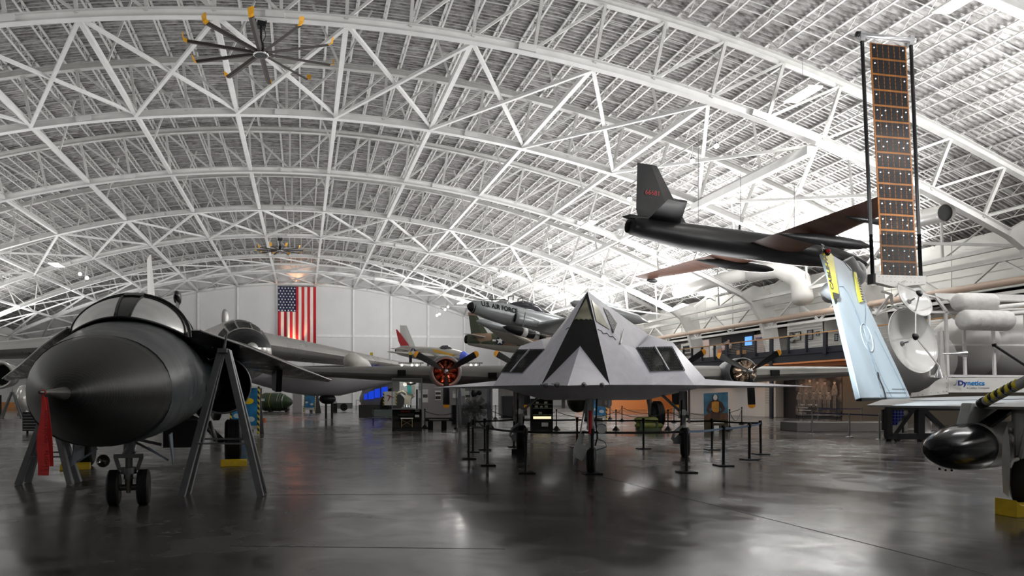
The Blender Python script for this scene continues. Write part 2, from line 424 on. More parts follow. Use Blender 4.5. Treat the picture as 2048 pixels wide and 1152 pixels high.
# ---------------------------------------------------------------- helpers for placing craft
def place(r,d,hr,hd,z=0):
    X,Y=rd(r,d); return (X,Y,z), math.atan2(hd,hr)-TH
def mat_of(loc,rz): return Matrix.Translation(Vector(loc))@Matrix.Rotation(rz,4,'Z')
def ray_plane(px,py,M,p0,p1,p2):     # photo pixel -> point on a facet, in the craft's own frame
    Mi=M.inverted(); o=Mi@Vector((0,0,H)); e=Mi@atD(px,py,10.)
    p0,p1,p2=map(Vector,(p0,p1,p2)); n=(p1-p0).cross(p2-p0).normalized(); dv=e-o
    return o+dv*((p0-o).dot(n)/dv.dot(n)), n
def wheel(parent,c,r,w,ax='Y',rim=None,ntread=4,name='wheel'):
    M={'Y':Matrix.Rotation(PI/2,4,'X'),'X':Matrix.Rotation(PI/2,4,'Y')}[ax]; M=Matrix.Translation(Vector(c))@M
    g=MB(); h=w/2; pr=[(-h*.82,r*.55),(-h,r*.7),(-h*.98,r*.86),(-h*.8,r*.96)]
    for i in range(ntread):
        a=-h*.7+1.4*h*i/ntread; b_=-h*.7+1.4*h*(i+1)/ntread; e=(b_-a)*.12
        pr+=[(a+e,r),(b_-e,r),(b_-e*.5,r*.975),(b_+e*.5,r*.975)] if i<ntread-1 else [(a+e,r),(b_-e,r)]
    pr+=[(h*.8,r*.96),(h*.98,r*.86),(h,r*.7),(h*.82,r*.55)]
    g.lathe(pr,M,36); t=g.build(name,RUBBER,parent,auto=.6)
    g=MB(); g.lathe([(-h*.8,.001),(-h*.8,r*.2),(-h*.55,r*.24),(-h*.6,r*.5),(-h*.84,r*.56),(h*.84,r*.56),(h*.6,r*.5),(h*.55,r*.24),(h*.8,r*.2),(h*.8,.001)],M,24)
    g.build('hub',rim or GREYM,t,auto=.6); return t

# ---------------------------------------------------------------- faceted stealth jet
loc,rz=place(.2365*12.3,12.3,-.3174,-.9483); MS=mat_of(loc,rz)
def skin(name,col,rough,ribs=0,bump=.25):
    m,nt,b=new_mat(name); N=nt.nodes; L=nt.links
    tc=N.new('ShaderNodeTexCoord'); mp=N.new('ShaderNodeMapping'); mp.inputs['Scale'].default_value=(.6,1.6,2.2); mp.inputs['Rotation'].default_value=(.3,.5,.4)
    L.new(tc.outputs['Object'],mp.inputs[0]); n=N.new('ShaderNodeTexNoise'); n.inputs['Scale'].default_value=1.6; n.inputs['Detail'].default_value=6; n.inputs['Distortion'].default_value=1.; L.new(mp.outputs[0],n.inputs['Vector'])
    r=N.new('ShaderNodeMapRange'); r.inputs[1].default_value=.3; r.inputs[2].default_value=.7; r.inputs[3].default_value=.9; r.inputs[4].default_value=1.1; L.new(n.outputs['Fac'],r.inputs[0])
    s=N.new('ShaderNodeVectorMath'); s.operation='SCALE'; s.inputs[0].default_value=col; L.new(r.outputs[0],s.inputs['Scale']); L.new(s.outputs[0],b.inputs['Base Color'])
    bp=N.new('ShaderNodeBump'); bp.inputs['Strength'].default_value=bump; bp.inputs['Distance'].default_value=.03; L.new(n.outputs['Fac'],bp.inputs['Height'])
    if ribs:
        w=N.new('ShaderNodeTexWave'); w.bands_direction='DIAGONAL'; w.inputs['Scale'].default_value=ribs; w.inputs['Distortion'].default_value=.6
        mp2=N.new('ShaderNodeMapping'); mp2.inputs['Scale'].default_value=(1,-1,.2); L.new(tc.outputs['Object'],mp2.inputs[0]); L.new(mp2.outputs[0],w.inputs['Vector'])
        b2=N.new('ShaderNodeBump'); b2.inputs['Strength'].default_value=.5; b2.inputs['Distance'].default_value=.02; L.new(w.outputs['Fac'],b2.inputs['Height']); L.new(bp.outputs[0],b2.inputs['Normal']); L.new(b2.outputs[0],b.inputs['Normal'])
    else: L.new(bp.outputs[0],b.inputs['Normal'])
    b.inputs['Roughness'].default_value=rough; b.inputs['Metallic'].default_value=.0
    if max(col)<.06: b.inputs['Specular IOR Level'].default_value=.12
    return m
SK=skin('pale_grey_radar_skin',(.51,.50,.58),.38)
SKR=skin('ribbed_pale_grey_skin',(.50,.49,.54),.4,ribs=3.2)
SKB=skin('matte_black_radar_skin',(.005,.0055,.0065),.45,bump=.15)
root=thing('stealth_jet','faceted grey stealth jet with black pyramid nose, inside the ring of black posts','aircraft',loc,rz)
def q(a,b,z): return (-a,b,z)
N_=q(0,0,1.90); E_=q(2.70,0,2.73); A_=q(4.92,0,4.12); S_=q(9.5,0,3.72); X0=q(15.5,0,2.95); U0=q(2.6,0,1.70)
top=MB(); blk=MB(); bel=MB(); wg=MB(); 
for s in (1,-1):
    B=q(1.5,s*.62,1.93); Cc=q(3.37,s*1.40,1.95); D=q(5.58,s*2.31,1.97); T=q(16.7,s*6.93,2.04); T2=q(18.0,s*6.8,2.05)
    K=q(4.0,s*.763,2.84); I1=q(4.0,s*1.342,2.22); I2=q(5.6,s*2.10,2.29); I3=q(6.6,s*1.866,2.89); I4=q(5.6,s*1.053,2.83)
    R1=q(8,s*1.427,3.28); R2=q(7.6,s*1.94,3.08); Fp=q(9.06,s*2.82,2.17); G=q(10,s*1.38,3.48)
    X1=q(15,s*1.5,2.9); X2=q(14.3,s*3.0,2.3); P1=q(17.2,s*1.8,2.15); 
    U1=q(6,s*1.1,1.62); U2=q(13,s*1.4,1.60); W1=q(13.6,s*2.9,1.95); 
    blk.add([A_,B,E_],[(0,1,2)])
    top.smooth=False; top.mi=0
    top.add([N_,E_,B],[(0,1,2)])
    for f in ([A_,B,K],[B,Cc,K],[K,Cc,I1],[K,I1,I4],[I4,I3,R2,R1],[Cc,D,I2,I1],[I2,D,Fp],[I2,Fp,R2,I3],[S_,G,X1,X0],[G,R1,R2,X1],[R2,Fp,X2,X1],[X1,X2,P1],[A_,G,S_],[X0,X1,P1,q(17.2,0,2.15)]):
        top.add(f,[tuple(range(len(f)))])
    top.mi=1
    for f in ([A_,K,G],[K,I4,G],[I4,R1,G]): top.add(f,[(0,1,2)])
    top.mi=2; top.add([I1,I2,I3,I4],[(0,1,2,3)]); top.mi=0
    wg.add([D,T,Fp],[(0,1,2)]); wg.add([Fp,T,T2],[(0,1,2)]); wg.add([Fp,T2,X2],[(0,1,2)])
    for f in ([N_,B,U0],[B,Cc,U1,U0],[Cc,D,U1],[D,W1,U2,U1],[D,T,W1],[W1,T,T2],[W1,T2,X2],[W1,X2,P1,U2],[U2,P1,q(17.2,0,2.15),q(13,0,1.6)]):
        bel.add(f,[tuple(range(len(f)))])
    bel.add([U0,U1,q(6,0,1.62)],[(0,1,2)]); bel.add([U1,U2,q(13,0,1.6),q(6,0,1.62)],[(0,1,2,3)])
def noflip(mb,name,mats,parent):
    me=bpy.data.meshes.new(name); me.from_pydata(mb.v,[],mb.f)
    for m in mats: me.materials.append(m)
    for p,i in zip(me.polygons,mb.m): p.material_index=i
    bm=bmesh.new(); bm.from_mesh(me); bmesh.ops.remove_doubles(bm,verts=bm.verts,dist=.002)
    c=Vector((-9,0,2.3))
    for f in bm.faces:
        if (f.calc_center_median()-c).dot(f.normal)<0: f.normal_flip()
    bm.to_mesh(me); bm.free(); o=bpy.data.objects.new(name,me); C.objects.link(o); o.parent=parent; return o
fus=noflip(top,'fuselage',[SK,SKR,DARK],root)
noflip(blk,'nose_facet',[SKB],root)['label']='black triangular nose facet'
noflip(wg,'wing',[SK],root); noflip(bel,'belly',[SK],root)
# windows
AMB=mat('dark_amber_canopy_glass',(.16,.145,.09),.06,.35); AMB2=mat('iridescent_canopy_glass',(.3,.29,.2),.12,.5,noise=.5,scale=1.4)
def facet_patch(name,pts,pl,m,parent,t=.012,lab=None):
    P=[ray_plane(x,y,MS,*pl) for x,y in pts]; n=P[0][1]; c=Vector((-9,0,2.3))
    if (P[0][0]-c).dot(n)<0: n=-n
    g=MB(); g.prism([p+n*.004 for p,_ in P],n*t); o=g.build(name,m,parent)
    if lab: o['label']=lab
    return o
def z4(x,y): return (840+x/2.743,560+y/2.743)
Bp=q(1.5,.62,1.93); Bm=q(1.5,-.62,1.93); Kp=q(4.0,.763,2.84); Gp=q(10,1.38,3.48); Km=q(4,-.763,2.84); Gm=q(10,-1.38,3.48)
facet_patch('windscreen',[z4(912,105),z4(945,222),z4(935,216),z4(925,222),z4(912,216),z4(900,222),z4(885,216),z4(870,222),z4(860,216),z4(845,222)],(A_,Bp,Bm),AMB2,root)
facet_patch('side_window',[z4(940,112),z4(975,150),z4(1037,272),z4(965,228)],(A_,Bp,Kp),AMB2,root)
facet_patch('side_window',[z4(1003,152),z4(1030,170),z4(1078,240),z4(1060,292)],(A_,Kp,Gp),mat('dark_canopy_glass',(.05,.05,.055),.1,.2),root)
LINE=mat('panel_gap_line',(.004,.004,.005),.6)
def facet_line(pts,pl,w,m,name='panel_seam'):
    g=MB(); P=[ray_plane(*z4(x,y),MS,*pl) for x,y in pts]; n=P[0][1]
    if (P[0][0]-Vector((-9,0,2.3))).dot(n)<0: n=-n
    for (a,_),(b,_) in zip(P,P[1:]): g.beam(a+n*.004,b+n*.004,w,.008,up=n)
    return g.build(name,m,root)
facet_line([(818,345),(820,285),(885,262),(955,295),(950,345),(818,345)],(A_,Bp,Bm),.02,LINE,'sensor_window')
facet_line([(800,272),(815,262),(830,275),(850,262),(870,272),(890,262),(910,275),(930,265),(950,278),(965,270)],(A_,Bp,Bm),.014,LINE)
facet_line([(975,272),(995,280),(1005,296),(1025,292),(1040,312),(1058,310),(1075,330)],(A_,Bp,Kp),.02,LINE)
g=MB(); g.tube([ray_plane(*z4(1098,350),MS,A_,Kp,Gp)[0],ray_plane(*z4(1113,278),MS,A_,Kp,Gp)[0]+V(.1,.02,.03)],[.02,.008],6); g.build('antenna',WPAINT,root)
# intake grilles with frame bar
for s in (1,-1):
    a,b_,c_,d_=[Vector(v) for v in (q(4.0,s*1.342,2.22),q(5.6,s*2.10,2.29),q(6.6,s*1.866,2.89),q(5.6,s*1.053,2.83))]
    n=(b_-a).cross(d_-a).normalized(); 
    if n.dot(a-Vector((-9,0,2.3)))<0: n=-n
    g=MB(); nx,nz=22,9
    for i in range(nx+1):
        f=i/nx; g.beam(a.lerp(b_,f)+n*.03,d_.lerp(c_,f)+n*.03,.012,.01,up=n)
    for i in range(nz+1):
        f=i/nz; g.beam(a.lerp(d_,f)+n*.03,b_.lerp(c_,f)+n*.03,.012,.01,up=n)
    gr=g.build('intake_grille',mat('grille_mesh',(.012,.014,.014),.7),root)
    g=MB(); g.beam(a.lerp(b_,.5)+n*.035,d_.lerp(c_,.5)+n*.035,.035,.05,up=n)
    for p_,q_ in ((a,b_),(b_,c_),(c_,d_),(d_,a)): g.beam(p_+n*.008,q_+n*.008,.018,.02,up=n)
    g.build('frame',SK,gr)
    # canted tail fins
    g=MB(); g.add([q(16.2,s*.5,2.9),q(17.6,s*.55,2.5),q(18.6,s*1.5,3.55),q(17.9,s*1.4,3.6),q(16.25,s*.6,2.9),q(17.6,s*.68,2.5)],[(0,1,2,3),(4,5,2,3),(0,4,3),(1,5,2),(0,1,5,4)]); g.build('tail_fin',SKB,root)
# nose probes
for s,a in ((1,.55),(-1,.55),(-1,1.2),(1,1.2)):
    g=MB(); p=Vector(q(a,s*.415*a,1.92)); g.tube([p,p+V(.28,s*.02,.01)],[.05,.012],8); g.tube([p+V(.28,s*.02,.01),p+V(.62,s*.02,.01)],[.012,.008],6); g.build('air_data_probe',GREYM,root,smooth=True)
# undercarriage
GW=mat('gear_white_enamel',(.62,.64,.64),.3,.1)
def strut(parent,name,top,bot,r,m=GW):
    g=MB(); top=Vector(top); bot=Vector(bot); mid=top.lerp(bot,.55); g.tube([top,mid],r,12); g.tube([mid,bot],r*.68,12); g.tube([mid+(top-mid)*.06,mid-(top-mid)*.06],r*1.2,12); return g.build(name,m,parent,auto=.6)
nx,ny=-4.4,.12
nl=strut(root,'nose_gear_leg',(nx,ny-.02,1.75),(nx,ny-.02,.42),.07)
g=MB(); g.beam((nx,ny-.12,.62),(nx,ny-.14,.29),.07,.1); g.beam((nx,ny-.12,.62),(nx,ny,.62),.1,.12); g.beam((nx+.05,ny-.16,.29),(nx+.05,ny+.04,.29),.08); g.beam((nx+.12,ny-.14,.62),(nx+.14,ny-.3,.34),.05,.24)
g.tube([(nx+.1,ny-.3,.5),(nx-.5,ny-.12,1.75)],.025,6); g.build('yoke',GW,nl)
g=MB(); g.prism([(nx+.02,ny-.14,.95),(nx+.16,ny-.2,.95),(nx+.2,ny-.36,.55),(nx+.2,ny-.36,.2),(nx+.1,ny-.34,.22),(nx+.02,ny-.2,.6)],(0,-.02,0)); g.build('torque_link',GW,nl)
g=MB(); g.lathe([(0,.001),(0,.1),(.06,.115),(.1,.06),(.1,.001)],along((nx+.12,ny+.22,1.0),(-1,0,0)),20); g.build('landing_light',CHROME,nl,auto=.5)
g=MB(); g.tube([(nx+.1,ny-.02,1.4),(nx+.1,ny-.02,.88)],.035,8); g.build('warning_streamer',REDM,nl)
g=MB(); g.tube([(nx+.06,ny+.12,1.75),(nx+.07,ny+.1,1.1),(nx+.05,ny+.13,.8),(nx+.05,ny+.08,.62)],.018,6); g.tube([(nx+.05,ny+.1,.8),(nx+.05,ny+.3,.7),(nx+.03,ny+.32,.6),(nx,ny+.1,.52)],.01,6); g.build('brake_hose',BLACK,nl)
for bb in (((nx-.1,ny-.6,1.45),(nx+.5,ny-.58,1.66)),((nx-.5,ny+.35,1.45),(nx+.3,ny+.37,1.66))):
    g=MB(); g.b2(*bb); g.build('gear_door',SK,nl)
wheel(root,(nx,ny,.29),.29,.19,rim=GW)
for s in (1,-1):
    mx,my=-9.9,s*2.3
    l=strut(root,'main_gear_leg',(mx,my,1.85),(mx,my,.55),.11)
    g=MB(); g.beam((mx,my-s*.0,.62),(mx+.05,my-.26,.42),.1,.16); g.beam((mx+.05,my-.26,.42),(mx,my,.42),.12); g.tube([(mx+.1,my,.9),(mx+.2,my-.22,.72),(mx+.18,my-.3,.5)],.04,8); g.tube([(mx,my,1.2),(mx-.6,my-s*.6,1.8)],.04,8)
    g.build('torque_link',GW,l)
    g=MB(); g.lathe([(0,.001),(0,.09),(.06,.1),(.1,.05),(.1,.001)],along((mx+.12,my,1.25),(-1,0,0)),18); g.build('landing_light',CHROME,l,auto=.5)
    g=MB(); g.b2((mx-.25,my+s*.14,.95),(mx+.25,my+s*.17,1.9)); g.build('gear_door',SK,l)
    g=MB(); g.tube([(mx+.13,my-.05,1.6),(mx+.13,my-.06,1.0),(mx+.1,my-.1,.6)],.018,6); g.build('brake_hose',BLACK,l)
    wheel(root,(mx,my+.05,.415),.415,.24,rim=GW)
# chocks behind the wheels
for i,(mx,my,w_) in enumerate(((-9.9,-2.25,.34),)):
    g=MB(); g.b2((.42,-w_/2-.05,0),(.56,w_/2+.05,.14)); o=g.build('wheel_chock',BLACK); o.location=MS@V(mx,my,0); o.rotation_euler=(0,0,rz)
    tag(o,'black wheel chock in front of the left-hand main wheel of the stealth jet','wheel chock')

# ---------------------------------------------------------------- belt posts ring
pts=[(937.3,918),(975,931),(1051.5,946.5),(1184.5,948),(1373,945.5),(1447,932),(1499,920),(1521.7,909),(1424,900),(1287,898),(1154,895.5),(1027.7,894),(969.4,899.8),(945.7,904.5)]
desc=['front post of the pair at the left end','second post from the left in the front run','front left post nearest the camera','post right in front of the nose wheel','front right post where the blue lit belt begins','second post along the blue lit right belt','third post along the blue lit right belt','rearmost post at the right corner of the ring','back row, in front of the pilot board','back row post to the right of the nose wheel','back row post just left of the nose wheel','back row post by the left main wheel','left end post of the back row','leftmost corner post behind the front one']
PB=mat('black_powder_coat',(.01,.01,.011),.35)
POST=[gnd(*p) for p in pts]
post0=None
for i,p in enumerate(POST):
    if post0 is None:
        e=thing('belt_post','','belt post',p,0,'black belt posts around the stealth jet')
        g=MB(); g.b2((-.19,-.19,0),(.19,.19,.035)); g.build('base',PB,e,bevel=.01)
        g=MB(); g.lathe([(.03,.05),(.06,.034),(.93,.034)],None,16); g.build('pole',PB,e,auto=.6)
        g=MB(); g.lathe([(.86,.046),(.985,.048),(1.0,.04),(1.0,.001)],None,16); g.build('belt_head',PB,e,auto=.6); post0=e
    else: e=copy_tree(post0,loc=p)
    e['label']='black barrier post, '+desc[i]
    nxt=POST[(i+1)%len(POST)]; ang=math.atan2(nxt.y-p.y,nxt.x-p.x); e.rotation_euler=((i%3-1)*.012,-.018 if i in (7,) else .004*(i%4-1.5),[-TH,ang][0])
BLUE=mat('blue_light_tinted_belt',(.10,.16,.25),.4); BELTK=mat('black_belt_webbing',(.012,.013,.015),.6)  # blue light on the right-hand belts is put into their colour
bpy.context.view_layer.update()
for i,p in enumerate(POST):
    e=[o for o in bpy.data.objects if o.get('label')=='black barrier post, '+desc[i]][0]
    a=p+V(0,0,.92); b=POST[(i+1)%len(POST)]+V(0,0,.92); L_=(b-a).length; u=(b-a).normalized(); a=a+u*.05; b=b-u*.05
    g=MB(); n=8; dn=u.cross(V(0,0,1)).normalized()*.001; Mi=e.matrix_world.inverted()
    P=[a.lerp(b,k/n)-V(0,0,.025*L_/3*4*(k/n)*(1-k/n)) for k in range(n+1)]
    g.loft([[Mi@(x+V(0,0,.025)+dn),Mi@(x-V(0,0,.025)+dn),Mi@(x-V(0,0,.025)-dn),Mi@(x+V(0,0,.025)-dn)] for x in P])
    o=g.build('belt',BLUE if i in (4,5,6) else BELTK,e)
    if i in (4,5,6): o['label']='belt tinted as if lit blue'
# ---------------------------------------------------------------- swing wing bomber, nose to camera
loc,rz=place(-4.18,11.73,.2334,-.9724); MF=mat_of(loc,rz)
BG=mat('dark_grey_green_paint',(.024,.032,.035),.34,noise=.12,scale=1.5,rvar=.1)
def radome_mat():
    m,nt,b=new_mat('black_radome_rubber'); N=nt.nodes; L=nt.links
    tc=N.new('ShaderNodeTexCoord'); w=N.new('ShaderNodeTexWave'); w.bands_direction='X'; w.inputs['Scale'].default_value=6.; w.inputs['Distortion'].default_value=4.5; w.inputs['Detail'].default_value=3; w.inputs['Detail Scale'].default_value=1.5
    L.new(tc.outputs['Object'],w.inputs['Vector']); n=N.new('ShaderNodeTexNoise'); n.inputs['Scale'].default_value=9; n.inputs['Detail'].default_value=6; L.new(tc.outputs['Object'],n.inputs['Vector'])
    mu=N.new('ShaderNodeMath'); mu.operation='MULTIPLY'; L.new(w.outputs['Fac'],mu.inputs[0]); L.new(n.outputs['Fac'],mu.inputs[1])
    r=N.new('ShaderNodeValToRGB'); r.color_ramp.elements[0].position=.36; r.color_ramp.elements[0].color=(.006,.006,.006,1); r.color_ramp.elements[1].position=.64; r.color_ramp.elements[1].color=(.028,.025,.023,1); L.new(mu.outputs[0],r.inputs[0])
    L.new(r.outputs[0],b.inputs['Base Color']); bp=N.new('ShaderNodeBump'); bp.inputs['Strength'].default_value=.13; bp.inputs['Distance'].default_value=.005; L.new(w.outputs['Fac'],bp.inputs['Height']); L.new(bp.outputs[0],b.inputs['Normal'])
    b.inputs['Roughness'].default_value=.42; b.inputs['Specular IOR Level'].default_value=.22; return m
RAD=radome_mat()
root=thing('swing_wing_bomber','dark grey swing wing bomber with big black radome nose and wide windscreen, at left','aircraft',loc,rz)
NR=36
def R_(x,zc,wy,zu,zl,p=2.15,pl=2.2): return ell(x,0,zc,wy,zu,zl,NR,p,pl)
g=MB(); rings=[]
for i in range(15):
    f=(i/14)**1.6; x=5.2-2.2*f; s=max(.03,f**.6); rings.append(R_(x,1.76+.03*f,.82*s,.67*s,.66*s,2.05,2.05))
g.loft(rings); g.build('radome',RAD,root,smooth=True)
g=MB(); g.tube([(6.15,0,1.765),(5.9,0,1.765),(5.15,0,1.76)],[.012,.018,.06],12); g.build('pitot_probe',mat('probe_metal',(.12,.11,.1),.35,.7),root,smooth=True)
g=MB(); rings=[R_(x,*a) for x,a in ((2.99,(1.79,.822,.67,.665)),(2.5,(1.8,.88,.745,.69)),(2.,(1.82,.93,.82,.73)),(1.4,(1.85,.98,.90,.77)),(.9,(1.88,1.01,.95,.8)),(.4,(1.9,1.035,1.0,.82)),(0,(1.9,1.05,1.06,.83)),(-.6,(1.9,1.07,1.1,.84)),(-1.5,(1.9,1.09,1.12,.85)),(-3,(1.92,1.15,1.15,.87)),(-4.5,(1.95,1.2,1.1,.85)),(-6,(1.95,1.5,1.0,.75)),(-9,(1.95,1.6,.95,.75)),(-13,(2.0,1.5,.9,.7)),(-16,(2.2,1.1,.6,.5)))]
g.loft(rings); g.build('fuselage',BG,root,auto=.7)
# windscreen patch between base curve and arch
def base(t): return V(.92*(1-abs(t)**1.7),.84*t,2.87-.17*t*t)
def arch(t):
    a=t*PI/2; return V(-.62*math.cos(a)**1.0,.86*math.sin(a),2.70+.68*math.cos(a))
def patch(f0,f1,t0,t1,bul=.07,n=16,m=8,o=0.):
    rows=[]
    for j in range(m+1):
        s=j/m; rows.append([f0(t0+(t1-t0)*i/n).lerp(f1(t0+(t1-t0)*i/n),s)+V(.6,0,.8)*(bul*4*s*(1-s)*(1-(t0+(t1-t0)*i/n)**4)+o) for i in range(n+1)])
    return rows
GL=mat('hazy_silver_windscreen_glass',(.88,.88,.87),.32,.75,noise=.1,scale=2.5,stretch=(1,1,.3))
for t0,t1 in ((.13,.97),(-.97,-.13)):
    g=MB(); g.loft(patch(base,arch,t0,t1,o=.012),cap=False,closed=False); g.build('windscreen_pane',GL,root,smooth=True)['label']='hazy silver windscreen pane'
g=MB(); g.loft(patch(base,arch,-1,1),cap=False,closed=False); g.mi=0
o=g.build('windscreen_frame',mat('black_frame',(.012,.014,.014),.35),root,smooth=True)
g=MB()
for f in (base,arch):
    P=[f(-1+2*i/40)+V(.012,0,.016) for i in range(41)]
    g.tube(P,.018,6)
g.tube([base(.12).lerp(arch(.12),j/8)+V(.6,0,.8)*(.07*4*j/8*(1-j/8)+.012) for j in range(9)],.02,6); g.tube([base(-.12).lerp(arch(-.12),j/8)+V(.6,0,.8)*(.07*4*j/8*(1-j/8)+.012) for j in range(9)],.02,6)
g.build('windscreen_seal',BLACK,root,smooth=True)
# canopy
def can(x,w,zb_,zt):
    return [V(x,w*math.sin(a),zb_+(zt-zb_)*math.cos(a)) for a in [(-PI/2+PI*i/24) for i in range(25)]]
CR=[[arch(-1+2*i/24) for i in range(25)],can(-1.0,.92,2.72,3.47),can(-1.7,.95,2.75,3.54),can(-2.5,.95,2.78,3.50),can(-3.4,.9,2.8,3.35),can(-4.6,.8,2.8,3.05)]
CR[1]=[V(-1.0+.3*(1-math.cos(a)),p.y,p.z) for a,p in zip([(-PI/2+PI*i/24) for i in range(25)],CR[1])]
CG=mat('brown_tinted_canopy_glass',(.10,.075,.055),.08,.5,noise=.3,scale=2)
g=MB(); g.loft(CR,cap=False,closed=False); g.build('canopy',CG,root,smooth=True)
g=MB()
for c in CR[1:4:2]: g.tube([p+V(0,0,.01) for p in c],.025,6)
P=[[c[12]+V(0,-.15,-.0),c[12]+V(0,.15,0),c[12]+V(0,.15,.03),c[12]+V(0,-.15,.03)] for c in CR]; g.loft(P); g.build('canopy_frame',BG,root,smooth=False)
# intake glove and swept wing
WB=mat('semi_gloss_black_wing',(.006,.006,.007),.3,noise=.2,scale=1.2,rvar=.12)
for s in (1,-1):
    rows=[]
    for x,y,z,c,t in ((-.9,1.05,2.86,4.5,.10),(-3.9,2.05,2.76,6.2,.22),(-8.5,3.55,2.52,4.5,.2),(-14.0,5.38,2.28,1.2,.07)):
        rows.append([V(x,s*y,z),V(x-.1*c,s*(y-.02),z+t*.55),V(x-.55*c,s*(y-.1*c if c>3 else y),z+t),V(x-c,s*(y-.12*c if c>3 else y),z),V(x-.5*c,s*(y-.1*c if c>3 else y),z-t*.9),V(x-.12*c,s*(y-.02),z-t*.6)])
    rows.insert(0,[V(p.x,s*.3,p.z) for p in rows[0]])
    g=MB(); g.loft(rows); g.build('wing',WB,root,auto=.5)
    g=MB(); g.tube([V(-.95,s*1.08,2.87),V(-3.9,s*2.07,2.76),V(-8.5,s*3.57,2.52),V(-14,s*5.4,2.28)],.018,6); g.build('leading_edge_strip',mat('bare_edge_metal',(.4,.4,.4),.3,.6),root)
    g=MB(); M=along((-9.5,s*1.5,1.98),(1,0,0)); g.lathe([(0,.62),(3.6,.70),(4.1,.665),(4.15,.64),(4.1,.615),(3.4,.56),(.5,.5)],M,32,cap=False); it=g.build('air_intake',WB,root,smooth=True)
    g=MB(); g.lathe([(3.2,.58),(3.21,.3),(3.7,.02)],M,24,cap=False); g.build('intake_spike',BLACK,it,smooth=True)
    g=MB(); g.tube([M@V(.655*math.cos(a),.655*math.sin(a),4.12) for a in [PI*2*i/32 for i in range(33)]],.017,6,cap=False); g.build('intake_lip',mat('lip_metal',(.35,.36,.36),.35,.7),it,smooth=True)
    g=MB(); g.b2((-7,s*.95,1.35),(-4.4,s*1.1,2.6)); g.build('splitter_plate',WB,it)
    g=MB(); g.prism([(-8.3,s*3.0,2.55),(-10.4,s*3.0,2.5),(-10.2,s*3.0,1.9),(-8.7,s*3.0,1.83)],(0,s*.16,0)); g.build('pylon',BLACK,root)
    wheel(root,(-7.1,s*1.78,.56),.56,.42,ntread=6)
    g=MB(); g.tube([(-7.1,s*1.5,.56),(-6.6,s*1.1,1.0),(-6.4,s*.5,1.3)],.09,10); g.tube([(-7.1,s*1.5,.56),(-7.5,s*.9,1.3)],.06,8); g.tube([(-6.2,s*1.35,.62),(-6.3,s*1.2,1.1)],.05,8); g.build('main_gear_leg',GREYM,root,smooth=True)
# fin
g=MB(); rows=[[V(-11.5,0,2.9),V(-13,.11,2.9),V(-16,0,2.9),V(-13,-.11,2.9)],[V(-15.3,0,5.3),V(-15.8,.05,5.3),V(-17.2,0,5.3),V(-15.8,-.05,5.3)]]; g.loft(rows); fn=g.build('tail_fin',WB,root)
g=MB(); g.lathe([(-1.6,.01),(-1.2,.1),(-.2,.15),(.5,.11),(.8,.01)],along((-15.4,0,5.28),(1,0,.0)),16); 
for v in range(len(g.v)):
    x,y,z=g.v[v]; g.v[v]=(x,y,5.28+(z-5.28)*1.6)
g.build('fin_tip_pod',WB,fn,smooth=True)
# nose gear
LG=mat('grey_gear_metal',(.18,.185,.19),.35,.4)
nl=strut(root,'nose_gear_leg',(-.1,0,1.4),(0,0,.32),.085,LG)
for s in (1,-1): wheel(root,(0,s*.223,.282),.282,.19,ntread=5,rim=LG)
g=MB(); g.tube([(0,-.14,.28),(0,.14,.28)],.05,12); g.beam((.02,-.22,.78),(.02,.22,.78),.1,.06); g.beam((.02,-.2,.78),(.02,-.13,.55),.05,.06); g.beam((.02,.2,.78),(.02,.13,.55),.05,.06); g.tube([(.02,0,.5),(.02,0,.6)],.12,16); g.tube([(.05,0,.42),(.05,0,.5)],.07,12)
g.tube([(.05,-.1,.78),(.05,.1,1.05),(.05,.5,.95)],.025,8); g.tube([(.05,.1,1.0),(.05,.42,.82)],.02,8); g.tube([(0,-.05,.8),(-.6,-.1,1.3)],.04,8); g.tube([(0,.05,.8),(-.6,.1,1.3)],.04,8); g.build('gear_linkage',LG,nl)
g=MB(); g.tube([(.06,0,.38),(.06,0,.2)],.035,10); g.build('tow_fitting',mat('tan_metal',(.3,.27,.18),.5),nl)
g=MB(); g.lathe([(-.14,.06),(0,.1),(.02,.1),(.0,.085),(-.05,.03),(-.05,.001)],along((.15,-.36,.72),(1,.05,0)),20,cap=False); g.build('landing_light',mat('lamp_reflector',(.15,.14,.12),.2,.9),nl,smooth=True)
for s,y0 in ((-1,-.72),(1,.62)):
    g=MB(); g.prism([(.35,y0,1.12),(-.5,y0,1.12),(-.5,y0+s*.02,.75),(.35,y0+s*.06,.66)],(0,s*.02,0)); g.beam((.3,y0,.72),(.3,y0-s*.3,.92),.03); g.build('gear_door',mat('door_blue_grey',(.16,.2,.24),.4),root)
g=MB(); g.b2((-2.6,.35,.72),(-3.6,1.0,1.25)); g.build('gear_bay_door',BLACK,root)
# red pennant on probe
t=thing('warning_streamer','red fabric REMOVE BEFORE FLIGHT streamer hanging from the bomber nose probe','warning streamer',MF@V(6.02,0,1.765),-TH)
g=MB(); nn=20; rows=[]
for i in range(nn+1):
    f=i/nn; w=.012+.032*min(1,f*1.6)**.8; z=-.03-.63*f; sw=.006*math.sin(f*9)
    rows.append([V(-w+sw,-.004+.008*math.sin(f*7),z),V(w+sw,.004*math.sin(f*11),z),V(w+sw,.004*math.sin(f*11)+.002,z),V(-w+sw,-.002+.008*math.sin(f*7),z)])
g.loft(rows); g.build('pennant',mat('red_pennant_fabric',(.85,.06,.06),.7,noise=.1),t)
g=MB(); rows=[]
for i in range(nn+1):
    f=i/nn; w=.012+.03*min(1,f*1.6)**.8; z=-.04-.55*f; rows.append([V(.01-w+.02*f,.03,z),V(.01+w+.02*f,.025,z),V(.01+w+.02*f,.027,z),V(.01-w+.02*f,.032,z)])
